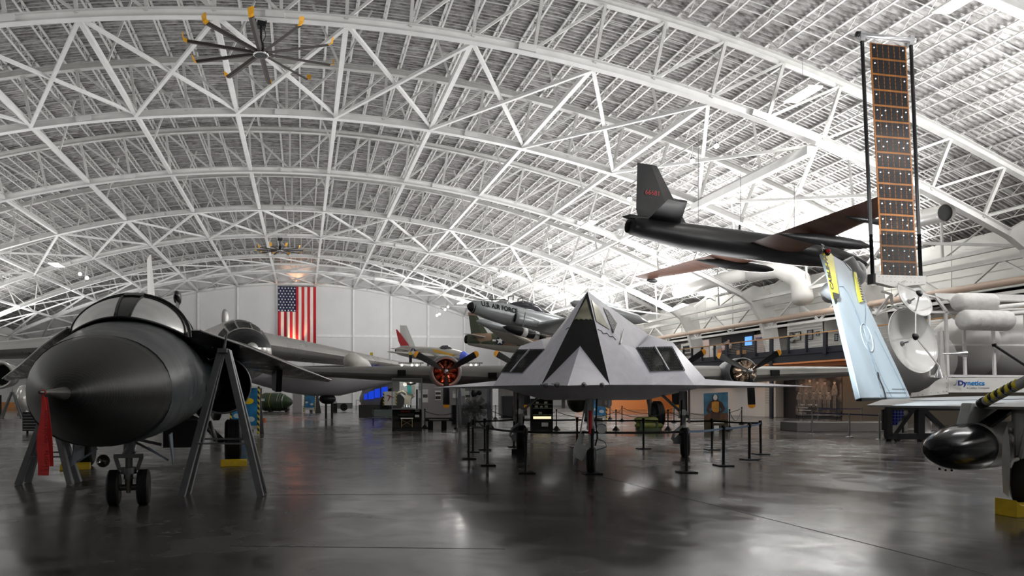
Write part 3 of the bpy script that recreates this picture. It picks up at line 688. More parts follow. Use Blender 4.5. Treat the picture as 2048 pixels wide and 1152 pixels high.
g.loft(rows); g.build('pennant',mat('red_pennant_fabric_back',(.6,.03,.03),.7),t)
g=MB(); g.tube([V(.02*math.cos(a),0,.0+.02*math.sin(a)) for a in [PI*2*i/16 for i in range(17)]],.004,6); g.tube([(0,0,-.02),(0,0,-.05)],.004,6); g.build('ring',REDM,t)
INK=mat('faded_print',(.32,.02,.03),.7)
text('lettering','REMOVE BEFORE',.05,INK,t,frame((.018,-.012,-.14),(0,0,-1),(0,-1,0)),ext=.001,sx=.7)
text('lettering','FLIGHT',.05,INK,t,frame((.018,-.012,-.46),(0,0,-1),(0,-1,0)),ext=.001,sx=1.)
# chocks
for x,y,lab in ((-6.4,1.78,'yellow wheel chock at the right-hand main wheel of the swing wing bomber'),(-6.4,-1.85,'yellow wheel chock at the left-hand main wheel of the swing wing bomber')):
    g=MB(); g.prism([(0,-.32,0),(.34,-.32,0),(.3,-.32,.12),(.08,-.32,.16)],(0,.64,0)); o=g.build('wheel_chock',YELLOW,bevel=.01); o.location=MF@V(x,y,0); o.rotation_euler=(0,0,rz); tag(o,lab,'wheel chock','yellow chocks at the swing wing bomber')
# A-frame stands
SG=mat('grey_stand_paint',(.17,.175,.18),.4,noise=.08)
def angle(g,p,q,w,n):
    p=Vector(p);q=Vector(q); g.beam(p,q,w,.012,up=n); e=(q-p).normalized().cross(Vector(n)).normalized()
    g.beam(p+e*w/2-Vector(n)*w/2,q+e*w/2-Vector(n)*w/2,.012,w,up=n)
def stand(loc,w,h,lab,sp=.5,rz_=0):
    t=thing('a_frame_stand',lab,'stand',loc,rz_,'grey A-frame stands by the swing wing bomber')
    for s in (-1,1):
        for y,t_ in ((-sp/2,0),(sp/2,.06)):
            g=MB(); angle(g,(s*w/2,y-t_*2,0),(s*.05,y*.2,h),.1,(0,-1,0)); g.build('leg',SG,t)
    g=MB(); zz=h*.36; x=w/2*(1-.36); g.beam((-x,-sp/2*.7,zz),(x,-sp/2*.7,zz),.03); g.beam((-x,sp/2*.7,zz+.06),(x,sp/2*.7,zz+.06),.03)
    g.beam((-x,-sp/2*.7,zz),(-x,sp/2*.7,zz),.03); g.beam((x,-sp/2*.7,zz),(x,sp/2*.7,zz),.03); g.build('crossbar',SG,t)
    g=MB(); g.b2((-.08,-.14,h-.04),(.08,.14,h+.03)); g.tube([(0,0,h),(.06,0,h+.32)],[.03,.012],8); g.build('head',SG,t); return t
p=gnd(447.5,990); stand(p,1.36,2.52,'tall grey A-frame stand right of the black nose',rz_=-TH)
p=gnd(98,967); stand(p,1.02,1.5,'grey A-frame stand mostly hidden behind the black nose, left of the nose wheels',rz_=-TH)
# ---------------------------------------------------------------- high altitude jet hung on the right
aU=math.radians(10); hu=(math.cos(aU),math.sin(aU)); dW=41.5; rW=.4995*dW
loc,rz=place(rW,dW,hu[0],hu[1],9.95); MU=Matrix.Translation(Vector(loc))@Matrix.Rotation(rz,4,'Z')@Matrix.Rotation(.085,4,'Y')
UB=mat('matte_black_airframe',(.016,.016,.017),.38,noise=.15,scale=1.,rvar=.1); UW=mat('brown_light_tinted_wing',(.062,.028,.018),.42,noise=.35,scale=.8,stretch=(1,3,1))  # brownish light on the wings is put into their colour
root=thing('reconnaissance_jet','slim black spy jet with brown-black wings and red tail number, hanging at right','aircraft'); root.matrix_world=MU
def e_(x,z,w,u,l=None,n=24,p=2): return ell(x,0,z,w,u,l or u,n,p)
g=MB(); g.loft([e_(x,*a) for x,a in ((6.9,(-.12,.02,.02)),(6.6,(-.1,.16,.16)),(5.9,(-.06,.36,.36)),(4.9,(0,.5,.55,.5)),(4.0,(.02,.62,.66,.6)),(3.2,(.03,.7,.74,.66)),(2.0,(.04,.8,.8,.72)),(-2.,(.05,.82,.8,.74)),(-5,(.12,.72,.72,.7)),(-7,(.22,.58,.58,.56)),(-7.9,(.27,.46,.46)))]); g.build('fuselage',UB,root,smooth=True)
g=MB(); g.lathe([(0,.42),(.35,.38),(.3,.33),(-.6,.3)],along((-7.8,0,.27),(-1,0,0)),24,cap=False); g.build('exhaust',DARK,root,smooth=True)
for s in (1,-1):   # s=1: left wing (away), s=-1: right wing (near)
    b=14.0 if s>0 else 8.9
    g=MB(); wing(g,(1.9,s*.5,.0,3.2,.11),(1.1,s*b,.62,1.35 if s>0 else 1.7,.10)); g.build('wing',UW,root,auto=.8)
    g=MB(); M=along((3.1,s*3.66,-.18),(1,0,0)); g.lathe([(-4.9,.01),(-4.2,.14),(-3,.27),(-1.2,.3),(-.2,.24),(.35,.1),(.5,.01)],M,20); g.build('wing_pod',UB,root,smooth=True)
    g=MB(); g.tube([(1.5,s*6.4,.2),(.4,s*6.4,.22),(-.4,s*6.4,.25)],[.14,.12,.02],10); g.tube([(1.62,s*6.4,.2),(1.5,s*6.4,.2)],[.05,.14],10); g.build('antenna_fairing',UB,root,smooth=True)
    g=MB(); g.loft([e_(x,*a) for x,a in ((3.3,(.1,.02,.02)),(3.25,(.1,.22,.3)),(2.6,(.1,.27,.36)),(.4,(.1,.2,.3)),(-.8,(.05,.05,.1)))])
    for k in range(len(g.v)): x,y,z=g.v[k]; g.v[k]=(x,y+s*.72,z)
    g.build('air_intake',UB,root,smooth=True)
    g=MB(); wing(g,(-5.2,s*.2,.72,1.9,.09),(-6.6,s*3.1,.98,1.05,.08)); g.build('tailplane',UB,root,auto=.8)
g=MB(); g.ball((1.1,13.9,.45),.2,12,(2.2,1,.8)); g.build('wing_tip_skid',UB,root,smooth=True)
g=MB(); rows=[]
for z,xl,c,t in ((.6,-4.6,2.9,.2),(1.2,-5.0,2.75,.16),(3.75,-6.75,1.15,.08)): rows.append([V(xl,0,z),V(xl-.3*c,t/2,z),V(xl-c,0,z),V(xl-.3*c,-t/2,z)])
g.loft(rows); fn=g.build('tail_fin',UB,root)
g=MB(); g.tube([(-5.6,0,.75),(-8.1,0,.75),(-8.5,0,.72)],[.12,.17,.03],10); g.build('tail_bullet',UB,root,smooth=True)
text('serial_number','66681',.36,mat('dull_red_stencil',(.32,.01,.015),.5),fn,frame((-7.35,-.075,2.1),(1,0,0),(0,-1,.02)),ext=.004)
g=MB(); g.loft([e_(x,*a) for x,a in ((5.3,(.45,.05,.05)),(4.9,(.5,.28,.22)),(4.2,(.52,.34,.36)),(3.4,(.52,.3,.25)))]); g.build('canopy',mat('dark_canopy',(.02,.02,.025),.08),root,smooth=True)
g=MB(); g.tube([(4.6,.3,.55),(4.5,.2,.98),(4.4,-.1,1.0),(4.3,-.3,.6)],.02,6); g.tube([(-1.5,0,.8),(-1.5,0,1.15)],.05,6); g.build('antenna',UB,root)
def cable(g,a,b): g.tube([a,b],.018,5)
for k,(a,b) in enumerate((((1.5,-.6,.6),(27.,40.,13.5)),((-1.2,.3,.8),(24.,42,14.2)),((-4,0,.8),(20.8,40.5,16.2)))):
    a=MU@Vector(a); g=MB(); g.tube([a,V(a.x,a.y,b[2])],.016,5); o=g.build('suspension_cable',GREYM); tag(o,['thin steel cable above the wing roots of the black spy jet','thin steel cable above the mid body of the black spy jet','thin steel cable over the rear body of the black spy jet'][k],'cable','cables holding the black spy jet')

# ---------------------------------------------------------------- solar array
D0=27.; base=gnd(1790,1480*H/D0+HY); M0=Matrix.Translation(base)@Matrix.Rotation(-TH,4,'Z')
def lp(M,x,y,d): return M.inverted()@atD(x,y,d)
root=thing('solar_array','tall hanging orange and black solar cell panel between two black poles, upper right','solar panel',base,-TH)
A=lp(M0,1740,85,D0); B=lp(M0,1812,93,D0); Cc=lp(M0,1764,553,D0); Dd=lp(M0,1835,556,D0)
g=MB(); g.prism([A,B,Dd,Cc],(0,.03,0)); pn=g.build('cell_panel',mat('amber_substrate',(.24,.085,.01),.35,noise=.25,scale=3),root)
g=MB(); rows=30; cols=6
def bil(u,v,o=-.004): return (A.lerp(B,u)).lerp(Cc.lerp(Dd,u),v)+V(0,o,0)
for j in range(15):
    v0=j/15+.004; v1=(j+1)/15-.004
    for i in range(cols):
        u0=.03+.94*i/cols+.007; u1=.03+.94*(i+1)/cols-.007
        n=7
        for k in range(n):
            a=v0+(v1-v0)*k/n+.0002; b=v0+(v1-v0)*(k+1)/n-.0004; w=.006*(k%2)
            g.prism([bil(u0+w,a),bil(u1-w,a),bil(u1-w,b),bil(u0+w,b)],(0,-.006,0))
g.build('solar_cells',mat('black_solar_cell',(.012,.012,.014),.25),pn)['kind']='stuff'
g=MB()
for j in range(15):
    v=(j+.3)/15
    for u in (([.1,.9] if j<4 else [.1,.33,.66,.9])): g.lathe([(0,.028),(.012,.022),(.012,.001)],along(bil(u,v,-.012),(0,-1,0)),10)
    if j in (4,6,11,13,14):
        for u in (.22,.78): g.lathe([(0,.028),(.012,.022),(.012,.001)],along(bil(u,v+.022,-.012),(0,-1,0)),10)
o=g.build('white_standoff',glow('glowing_fastener',(.85,.95,1),.35),pn); o['kind']='stuff'  # faint glow added to the standoffs, which are no lamps
PK=mat('black_pole_paint',(.01,.01,.011),.3)
for (a,b) in (((1724,80),(1746,563)),((1822,88),(1842,565))):
    p,q_=lp(M0,*a,D0),lp(M0,*b,D0); g=MB(); g.tube([p,q_],.065,10); pp=g.build('pole',PK,root,smooth=True)
    g=MB(); g.box(p+V(.0,0,.12),(.16,.16,.36)); g.build('top_bracket',CHROME,pp)
p,q_=lp(M0,1713,68,D0),lp(M0,1830,82,D0); g=MB(); g.tube([p,q_],.085,16); r=g.build('top_roller',mat('brushed_aluminium',(.5,.5,.52),.3,.8),root,smooth=True)
g=MB(); g.tube([p-V(.01,0,0),p+V(.1,0,-.01)],.1,16); g.build('end_cap',PK,r,smooth=True)
P=[lp(M0,x,y,D0-.12) for x,y in ((1742,549),(1852,552),(1852,568),(1790,574),(1742,562))]; g=MB(); g.prism(P,(0,.3,0)); lb=g.build('lower_bracket',WPAINT,root)
g=MB()
for i in range(12):
    for v in (553,562): g.lathe([(0,.012),(.006,.01),(.006,.001)],along(lp(M0,1750+8*i,v+.03*8*i,D0-.125),(0,-1,0)),6)
g.build('rivets',GREYM,lb)['kind']='stuff'
g=MB(); g.box(lp(M0,1743,558,D0-.1),(.08,.34,.36)); g.build('bracket_clip',PK,lb)

# ---------------------------------------------------------------- spacecraft mockup on its cart
D1=27.6; base=gnd(1900,1480*H/D1+HY); M1=Matrix.Translation(base)@Matrix.Rotation(-TH,4,'Z')
root=thing('spacecraft_mockup','white spacecraft mockup with two dishes, wrapped canisters and Dynetics sign, on black wheeled cart','spacecraft',base,-TH)
def z7(x,y): return (1750+x/4.43,540+y/4.43)
def q7(x,y,d=D1): return lp(M1,*z7(x,y),d)
SW=mat('spacecraft_white',(.8,.79,.77),.3,noise=.05); SG2=mat('spacecraft_grey_shell',(.52,.51,.50),.4,noise=.08,scale=1)
px=1480/D1/4.43*1.0; m_=D1/1480/4.43   # metres per zoom pixel
g=MB(); g.ball(q7(370,800,29.2),290*m_*1.06,32); g.build('spherical_tank',SG2,root,smooth=True)
g=MB(); c=q7(560,680,29.4); 
pr=[(0,.3),(.15,.75),(.5,1.1),(1.0,1.25),(1.55,1.2),(1.7,1.08),(1.9,1.25),(2.6,1.38),(3.4,1.32),(3.6,1.15),(3.8,1.34),(4.6,1.45),(6.5,1.45)]
g.lathe(pr,along(c,(1,0.08,0)),40); g.build('body_shell',SG2,root,smooth=True)
g=MB(); w=.085
for x in (625,780,1040,1330): g.beam(q7(x,365,D1-.25),q7(x+20,940,D1-.25),w)
for y in (372,662,938): g.beam(q7(480 if y<400 else 640,y,D1-.25),q7(1640,y+6,D1-.25),w if y!=662 else w*.8)
g.beam(q7(480,380,D1-.2),q7(480,940,D1-.2),w*.8); g.beam(q7(530,230,D1-.3),q7(630,365,D1-.25),w); g.beam(q7(640,250,D1-.3),q7(770,365,D1-.25),w); g.beam(q7(480,940,D1-.2),q7(640,940,D1-.2),w)
for x in (625,780,1040): g.beam(q7(x,372,D1-.25),q7(x,372,D1+1.2),w*.8); g.beam(q7(x,938,D1-.25),q7(x,938,D1+1.2),w*.8)
for a,b in (((650,390),(770,470)),((200,310),(0,400)),((145,215),(0,400)),((60,190),(145,215)),((145,215),(150,310)),((150,320),(250,360)),((200,310),(460,370))): g.beam(q7(*a,D1+.1),q7(*b,D1+.1),.07)
g.build('frame',SW,root)
g=MB(); g.prism([q7(530,205,D1-.35),q7(1700,225,D1-.35),q7(1700,285,D1-.35),q7(740,258,D1-.35),q7(620,262,D1-.35),q7(540,232,D1-.35)],(0,.35,0)); g.build('top_boom',SW,root)
g=MB(); g.prism([q7(x,y,D1-.32) for x,y in ((650,955),(1700,955),(1700,1085),(650,1085))],(0,.06,0)); sg=g.build('sign_panel',WPAINT,root)
BL=mat('sign_navy_ink',(.01,.04,.3),.4); BL2=mat('sign_blue_ink',(.02,.25,.65),.4); GI=mat('sign_grey_ink',(.35,.36,.4),.5)
o=q7(735,1020,D1-.335); Mt=frame(o,(1,0,0),(0,-1,0))
text('lettering','Dy',.245,BL,sg,Mt,ext=.005,sx=1.12,bold=.006); _dy=kids(sg)[-1]; _w=(max(v.co.x for v in _dy.data.vertices)-o.x); text('lettering','netics',.245,BL2,sg,Mt@Matrix.Translation((_w+.008,0,0)),ext=.005,sx=1.12,bold=.004)
text('lettering','A Leidos Company',.095,GI,sg,frame(q7(812,1050,D1-.335),(1,0,0),(0,-1,0)),ext=.004,sx=1.15)
g=MB(); 
for k in range(4): g.prism([q7(692+k*8,1018,D1-.335),q7(698+k*8,1018,D1-.335),q7(724,980+ (3-k)*9,D1-.335)],(0,-.006,0))
g.build('logo_mark',GI,sg)
pts=[(320,1125),(652,1098),(652,950),(600,955),(545,985),(480,1040),(400,1080),(330,1088)]
g=MB(); g.prism([q7(x,y,D1-.3) for x,y in pts],(0,.05,0)); gp=g.build('gusset_panel',WPAINT,root)
g=MB()
for x,y in ((380,1108),(420,1105),(497,1086),(560,1082),(606,1078),(634,960),(634,1000),(634,1040),(634,1075)): g.ball(q7(x,y,D1-.305),.014,8)
g.build('bolts',GREYM,gp)['kind']='stuff'
DW=mat('glossy_dish_white',(.74,.74,.72),.15,coat=.6)
def dish(name,cz,R,ax,feed,struts,vert,dd):
    c=q7(*cz,dd); ax=Vector(ax).normalized(); M=along(c,ax); g=MB()
    dep=R*.36; pr=[(-dep*(1-(i/12)**2),max(.002,R*i/12)) for i in range(13)]; pr2=[(z-.03,r) for z,r in pr[::-1]]
    g.lathe(pr+[(0.012,R),(-.02,R+.012)]+pr2,M,48,cap=False); d=g.build(name,DW,root,smooth=True)
    f=q7(*feed,dd-R*.75); g=MB()
    for s_ in struts: g.beam(f,q7(*s_,dd-(.25*R if s_[0]>cz[0] else -.1*R)),.035,.05)
    g.build('feed_strut',SW,d); g=MB(); g.lathe([(-.05,.09),(.03,.13),(.04,.02)],along(f,-ax),20); g.build('feed_horn',BLACK,d,smooth=True)
    v=c-ax*(dep-.03); g=MB(); g.lathe([(0,.09),(.02,.09),(.03,.05),(.05,.03),(.22,.03),(.22,.001)],along(v,ax),16); g.build('hub_horn',GREYM,d,auto=.5); return d
dish('dish_antenna',(340,622),298*m_*.965,(.34,-.9,.22),(360,590),((360,378),(85,636),(568,852)),(250,665),D1-1.15)['label']='larger lower dish antenna'
dish('dish_antenna',(357,248),182*m_*.965,(.3,-.85,.42),(395,205),((205,118),(528,238),(356,378)),(315,275),D1-1.0)['label']='smaller upper dish antenna'
WR=mat('wrapped_white_fabric',(.68,.67,.65),.45,bump=.6,bscale=9,noise=.06)
def canister(a,b,r,n,dd):
    a=q7(*a,dd); b=q7(*b,dd+.25); L=(b-a).length; pr=[(0,.001),(.01,r*.55),(.05,r*.85),(.13,r)]
    for k in range(1,n): pr+=[(L*k/n-.02,r*1.01),(L*k/n,r*.95),(L*k/n+.02,r*1.01)]
    pr+=[(L-.13,r),(L-.05,r*.85),(L-.01,r*.55),(L,.001)]
    g=MB(); g.lathe(pr,along(a,b-a),28); g.build('wrapped_canister',WR,root,smooth=True)
canister((716,283),(1052,288),78*m_,2,D1-.8); canister((765,440),(1190,452),88*m_,4,D1-.95)
g=MB(); g.tube([q7(1045,335,D1-.6),q7(1400,300,D1-.6)],.09,10); g.tube([q7(1180,420,D1-.7),q7(1215,385,D1-.6),q7(1400,370,D1-.6)],.09,10); g.tube([q7(1050,352,D1-.6),q7(1400,345,D1-.6)],.05,10); g.build('pipe_arm',SW,root,smooth=True)
g=MB(); g.lathe([(0,.02),(.06,.03),(.12,.05),(.3,.13),(.42,.16)],along(q7(570,850,D1-1.25),(0,0,-1)),24); g.build('thruster_nozzle',CHROME,root,auto=.6)
g=MB(); g.lathe([(-.3,.02),(0,.03),(.1,.04),(.5,.13),(.52,.13)],along(q7(672,742,D1-1.1),(1,0,.0)),24); g.build('thruster_nozzle',CHROME,root,auto=.6)
g=MB(); g.tube([q7(1052,665,D1-.4),q7(1420,905,D1-.4)],.045,8); g.tube([q7(1040,668,D1-.35),q7(1075,662,D1-.45)],.06,6); g.build('black_brace',BLACK,root)
g=MB(); g.b2(q7(580,540,D1-.1),q7(630,950,D1+.05)); g.build('side_plate',SW,root)
# cart
DC=27.6
def zc(x,y,d=DC): return lp(M1,1600+x/7.2,740+y/7.2,d)
g=MB(); g.beam(zc(1240,950),zc(4200,965),.2,.22); g.beam(zc(1240,950,DC+2.4),zc(4200,965,DC+2.4),.2,.22)
g.beam(zc(1270,560),zc(1270,960),.2); g.beam(zc(1720,560),zc(1720,940),.24); g.beam(zc(1620,560),zc(1350,930),.15); g.beam(zc(1760,560),zc(2150,930),.15); g.beam(zc(2450,560),zc(2450,940),.24)
g.beam(zc(1240,552),zc(4200,552),.16); g.beam(zc(1240,552,DC+2.4),zc(4200,552,DC+2.4),.16)
for x in (1270,1720,2450,3300): g.beam(zc(x,552),zc(x,552,DC+2.4),.16); g.beam(zc(x,960),zc(x,960,DC+2.4),.16); g.beam(zc(x,552,DC+2.4),zc(x,950,DC+2.4),.16)
ct_=g.build('cart_frame',PK,root)
for x in (1400,2900):
    for d_ in (DC,):
        c=zc(x,990,d_); c.z=.1; g=MB(); g.lathe([(-.04,.001),(-.04,.1),(.04,.1),(.04,.001)],along(c,(0,1,0)),16); g.build('caster',RUBBER,ct_)
g=MB(); g.tube([zc(1850,700,DC+.3),zc(1850,905,DC+.3)],.11,16); g.tube([zc(1800,640,DC+.3),zc(1850,720,DC+.3)],.16,12); g.b2(zc(1770,900,DC+.1),zc(2000,925,DC+.6)); g.build('support_leg',SW,root,auto=.5)
t=thing('solar_demo_panel','small blue solar cell panel behind the black cart under the spacecraft','solar panel',gnd(1793,874),-TH)
Mt=Matrix.Translation(gnd(1793,874))@Matrix.Rotation(-TH,4,'Z'); dd=1480*H/84
def ql(x,y,o=0): return lp(Mt,1600+x/7.2,740+y/7.2,dd+o)
g=MB(); g.prism([ql(1285,560),ql(1495,560),ql(1490,795),ql(1285,795)],(0,.03,0)); g.build('cell_sheet',mat('blue_cell',(.01,.02,.35),.2),t)
g=MB()
for i in range(1,5): x=1285+i*42; g.beam(ql(x,562,-.01),ql(x,793,-.01),.012)
for i in range(1,5): y=560+i*47; g.beam(ql(1287,y,-.01),ql(1492,y,-.01),.012)
g.build('grid_lines',mat('pale_grid',(.4,.5,.8),.4),t)
g=MB(); g.b2(ql(1195,570,.1),ql(1280,865,.2)); g.beam(ql(1300,800,.02),ql(1300,930,.02),.05); g.beam(ql(1480,800,.02),ql(1480,930,.02),.05); g.build('stand',BLACK,t)

# ---------------------------------------------------------------- jet at the right edge: folded wing, tank, gear
FM=mat('pale_blue_grey_paint',(.46,.52,.56),.35,noise=.22,scale=1.1,stretch=(1,1,.35),bump=.1,bscale=3)
FG=mat('light_grey_jet_paint',(.38,.385,.385),.4,noise=.08)
base=gnd(2010,1020); base.z=0; MJ=Matrix.Translation(base)@Matrix.Rotation(-TH,4,'Z')
root=thing('folding_wing_jet','pale grey jet at right edge with upright folded wing, silver-black drop tank and landing gear','aircraft',base,-TH)
B0=lp(MJ,1720,797,12.3); B1=lp(MJ,1821,796,13.1); T0=lp(MJ,1645,503,13.4)
def fp(x,y): 
    o=MJ.inverted()@Vector((0,0,H)); e=MJ.inverted()@atD(x,y,10.); n=(B1-B0).cross(T0-B0).normalized(); dv=e-o
    return o+dv*((B0-o).dot(n)/dv.dot(n))
nF=(B1-B0).cross(T0-B0).normalized()
if nF.y>0: nF=-nF
def zd(x,y): return (1600+x/3.49,490+y/3.49)
out=[zd(*p) for p in ((420,1070),(380,900),(330,700),(255,380),(215,210),(165,52),(190,45),(235,75),(330,130),(358,160),(385,230),(440,360),(500,475),(600,690),(690,880),(772,1064))]
g=MB(); g.prism([fp(*p) for p in out],-nF*.09); fw=g.build('folded_wing',FM,root,bevel=.012)
SEAM=mat('panel_seam_line',(.2,.24,.27),.5)
def fl(pts,w=.008,m=SEAM,nm='panel_seam',lift=.004):
    g=MB(); P=[fp(*zd(*p))+nF*lift for p in pts]
    for a,b in zip(P,P[1:]): g.beam(a,b,w,.006,up=nF)
    return g.build(nm,m,fw)
fl([(275,290),(300,290),(330,330),(400,480),(470,700),(560,1000)]); fl([(380,450),(480,720),(585,960),(640,1060)]); fl([(450,380),(455,480),(450,560)]); fl([(520,600),(700,960),(745,1060)]); fl([(600,1030),(740,1030)]); fl([(640,1005),(735,1005)],.005); fl([(300,110),(358,180)]); fl([(560,1045),(560,1070)],.02)
fl([(538,890),(545,930),(570,985),(588,1040),(592,1070)],.035,BLACK,'hinge_strap',.012)
# faint star in circle
import itertools
cs=zd(465,640)
def starpts(cx,cy,R,sx,sh,rot=0):
    P=[]
    for k in range(10):
        r=R if k%2==0 else R*.4; a=PI/2+k*PI/5+rot; P.append((cx+r*math.cos(a)*sx+sh*r*math.sin(a),cy-r*math.sin(a)))
    return P
INS=mat('faint_white_insignia',(.53,.59,.63),.35)
g=MB(); g.prism([fp(*p)+nF*.003 for p in starpts(cs[0]+.3,cs[1]+2,17,.45,-.32)],nF*.004); g.build('star_insignia',INS,fw)
g=MB(); P=[fp(cs[0]+.3+23*math.cos(a)*.42-.34*23*math.sin(a),cs[1]+2-28*math.sin(a))+nF*.004 for a in [2*PI*i/32 for i in range(33)]]
g.tube(P,.008,5,cap=False); g.build('insignia_ring',INS,fw)
# caution tapes
TY=mat('yellow_caution_vinyl',(.85,.72,.02),.35,bump=.3,bscale=14); TK=mat('tape_black_ink',(.01,.01,.01),.4)
g=MB(); g.prism([fp(*zd(*p))+nF*.015 for p in ((150,55),(185,40),(222,80),(232,150),(262,350),(256,378),(222,382),(205,330),(180,170))],nF*.012); tp=g.build('caution_tape',TY,fw)
v=(fp(*zd(250,360))-fp(*zd(195,110))).normalized()
text('lettering','CABLE-PATH',.125,TK,tp,frame(fp(*zd(226,322))+nF*.03,-v,nF),ext=.002,sx=1.35,bold=.003)
g=MB(); g.ball(fp(*zd(172,58))+nF*.03,.075,10,(1.1,.6,.9)); g.prism([fp(*zd(*p))+nF*.03 for p in ((215,335),(262,350),(258,378),(225,384))],nF*.01); g.build('tape_end',TK,tp)
g=MB(); g.ball(fp(*zd(168,56))+nF*.08,.04,8); g.build('red_cap',REDM,tp,smooth=True)
g=MB(); g.prism([fp(*zd(*p))+nF*.012 for p in ((368,190),(385,195),(400,260),(432,398),(408,404),(390,330))],nF*.012); tp2=g.build('caution_tape',TY,fw)
g=MB()
for k in range(9): 
    a=(390+k*4.0,235+k*18.); g.prism([fp(*zd(*p))+nF*.026 for p in ((a[0],a[1]),(a[0]+16,a[1]+3),(a[0]+16,a[1]+10),(a[0],a[1]+7))],nF*.003)
g.build('tape_lettering',TK,tp2)
# small fittings behind the fold
g=MB(); g.ball(lp(MJ,1658,585,13.9),.2,14,(.7,.7,1.)); g.tube([lp(MJ,1648,578,13.7),lp(MJ,1672,600,13.7)],.1,10); g.ball(lp(MJ,1708,548,14.3),.22,14,(1,1,1.2)); g.tube([lp(MJ,1690,522,14.2),lp(MJ,1716,560,14.2)],.16,10); g.build('wing_tip_fairing',SG2,root,smooth=True)
# inner wing
def wl(x,y,d): return lp(MJ,x,y,d)
top_=[wl(1733,810,13.4),wl(1880,812,11.8),wl(2110,814,10.2),wl(2160,791,14.2),wl(1960,792,15.2),wl(1820,796,15.6),wl(1768,797.5,15.0)]
bot=[wl(1736,813,13.4),wl(1880,817,11.9),wl(2110,820,10.3),wl(2160,799,14.2),wl(1960,801,15.2),wl(1820,803,15.6),wl(1768,804,15.0)]
g=MB(); g.loft([bot,top_]); wi=g.build('inner_wing',FG,root,bevel=.01)
g=MB(); a,b=wl(1780,806.6,14.2),wl(2090,801.5,12.2); g.beam(a+V(0,0,.035),b+V(0,0,.035),.012,.01); a,b=wl(1760,812,13.1),wl(1795,801,14.9); g.beam(a+V(0,0,.01),b+V(0,0,.01),.02,.01); g.build('panel_seam',BLACK,wi)
g=MB(); a=wl(1718,799,12.4); g.beam(a,wl(1768,795,12.8),.09,.06); g.build('hinge_block',BLACK,wi)
# pylon, tank
nh=Vector((-.85,-.53,0)); sc=lp(MJ,1941,893,11.2)
g=MB(); p0=sc+V(0,0,.3)-nh*.1
g.prism([p0-nh*1.2+V(0,0,0),p0+nh*.25,p0+nh*.05+V(0,0,.36),p0-nh*1.2+V(0,0,.36)],Vector((-.53,.85,0))*.14); g.build('pylon',FG,root,bevel=.02)
g=MB(); R=.352; g.lathe([(0,R)]+[(1.32*i/12,R*math.sqrt(max(0,1-(i/12)**2.1))**1.05+.001) for i in range(1,13)],along(sc,nh),40,cap=False); tk=g.build('drop_tank',mat('tank_black_nose',(.02,.02,.022),.16,.5),root,smooth=True); tk['label']='black nosed drop tank'
g=MB(); g.lathe([(0,.001),(0,R*.998),(1.6,R),(2.6,R*.9),(3.6,R*.4),(3.9,.02)],along(sc,-nh),40); g.build('tank_body',mat('tank_bare_metal',(.42,.40,.38),.35,.15),tk,auto=.6)
g=MB(); 
for k in (-.5,-.2,.1,.45): g.ball(sc+nh*(.7-.1*k)+V(.25*k,0,-.33+abs(k)*.06),.018,8)
g.build('rivets',BLACK,tk)
g=MB(); p=wl(1965,855,11.2); q_=wl(2025,812,11.6); g.beam(p,q_,.2,.05); g.build('sway_brace',BLACK,root)
# landing gear
gx=wl(2050,830,10.9); 
g=MB(); g.tube([wl(2044,812,11.1),wl(2046,930,11.1)],.1,12); g.tube([wl(2030,815,11.3),wl(2032,900,11.3)],.045,8); g.tube([wl(2060,830,11),wl(2040,940,11)],.05,8); g.beam(wl(2020,850,11.2),wl(2062,850,11.2),.09); lg=g.build('landing_gear',FG,root,smooth=False); lg['label']='grey landing gear'
g=MB(); g.prism([wl(x,y,10.9) for x,y in ((2006,872),(2014,850),(2020,905),(2019,960),(2017,994),(2006,985),(2003,930))],(.03,.03,0)); g.build('gear_door',FG,lg)
g=MB(); g.tube([wl(2018,935,11.0),wl(2024,922,11),wl(2036,918,11)],.03,8); g.build('brake_line',WPAINT,lg)
cw=wl(2062,966,11.1); cw.z=.45; 
M=along(cw,Vector((-.53,.85,0)))
g=MB(); r=.45; h=.15; pr=[(-h*.8,r*.5),(-h,r*.8),(-h*.7,r*.97),(-h*.3,r),(h*.3,r),(h*.7,r*.97),(h,r*.8),(h*.8,r*.5)]; g.lathe(pr,M,36); tw=g.build('wheel',RUBBER,lg,auto=.6)
g=MB(); g.lathe([(-.13,.001),(-.1,.2),(.1,.2),(.13,.001)],M,20); g.build('hub',FG,tw)
g=MB(); g.prism([(-.38,-.22,0),(.55,-.22,0),(.55,-.22,.17),(-.3,-.22,.17),(-.38,-.22,.25)],(0,.34,0)); o=g.build('wheel_chock',YELLOW,bevel=.008); o.location=gnd(2052,1030); o.rotation_euler=(0,0,-TH+.1); tag(o,'yellow wheel chock under the gear of the right edge jet','wheel chock')
# probe boom with tape
g=MB(); a,b=wl(1966,806,8.2),wl(2090,742,7.4); g.tube([a,b],.052,16); bo=g.build('refuelling_boom',FG,root,smooth=True)
g=MB(); u=(b-a).normalized(); g.tube([a-u*.03,a+u*.05],.058,16); g.tube([a-u*.032,a-u*.02],.045,16); g.build('black_end_cap',BLACK,bo,smooth=True)
g=MB(); 
for k in range(5): g.tube([a+u*(.09+.1*k),a+u*(.135+.1*k)+V(0,0,.012)],.056,12)
g.build('tape_wrap',TY,bo,smooth=True)
g=MB(); 
for k in range(4): g.tube([a+u*(.14+.1*k),a+u*(.18+.1*k)+V(0,0,.012)],.0555,12)
g.build('tape_stripes',TK,bo,smooth=True)
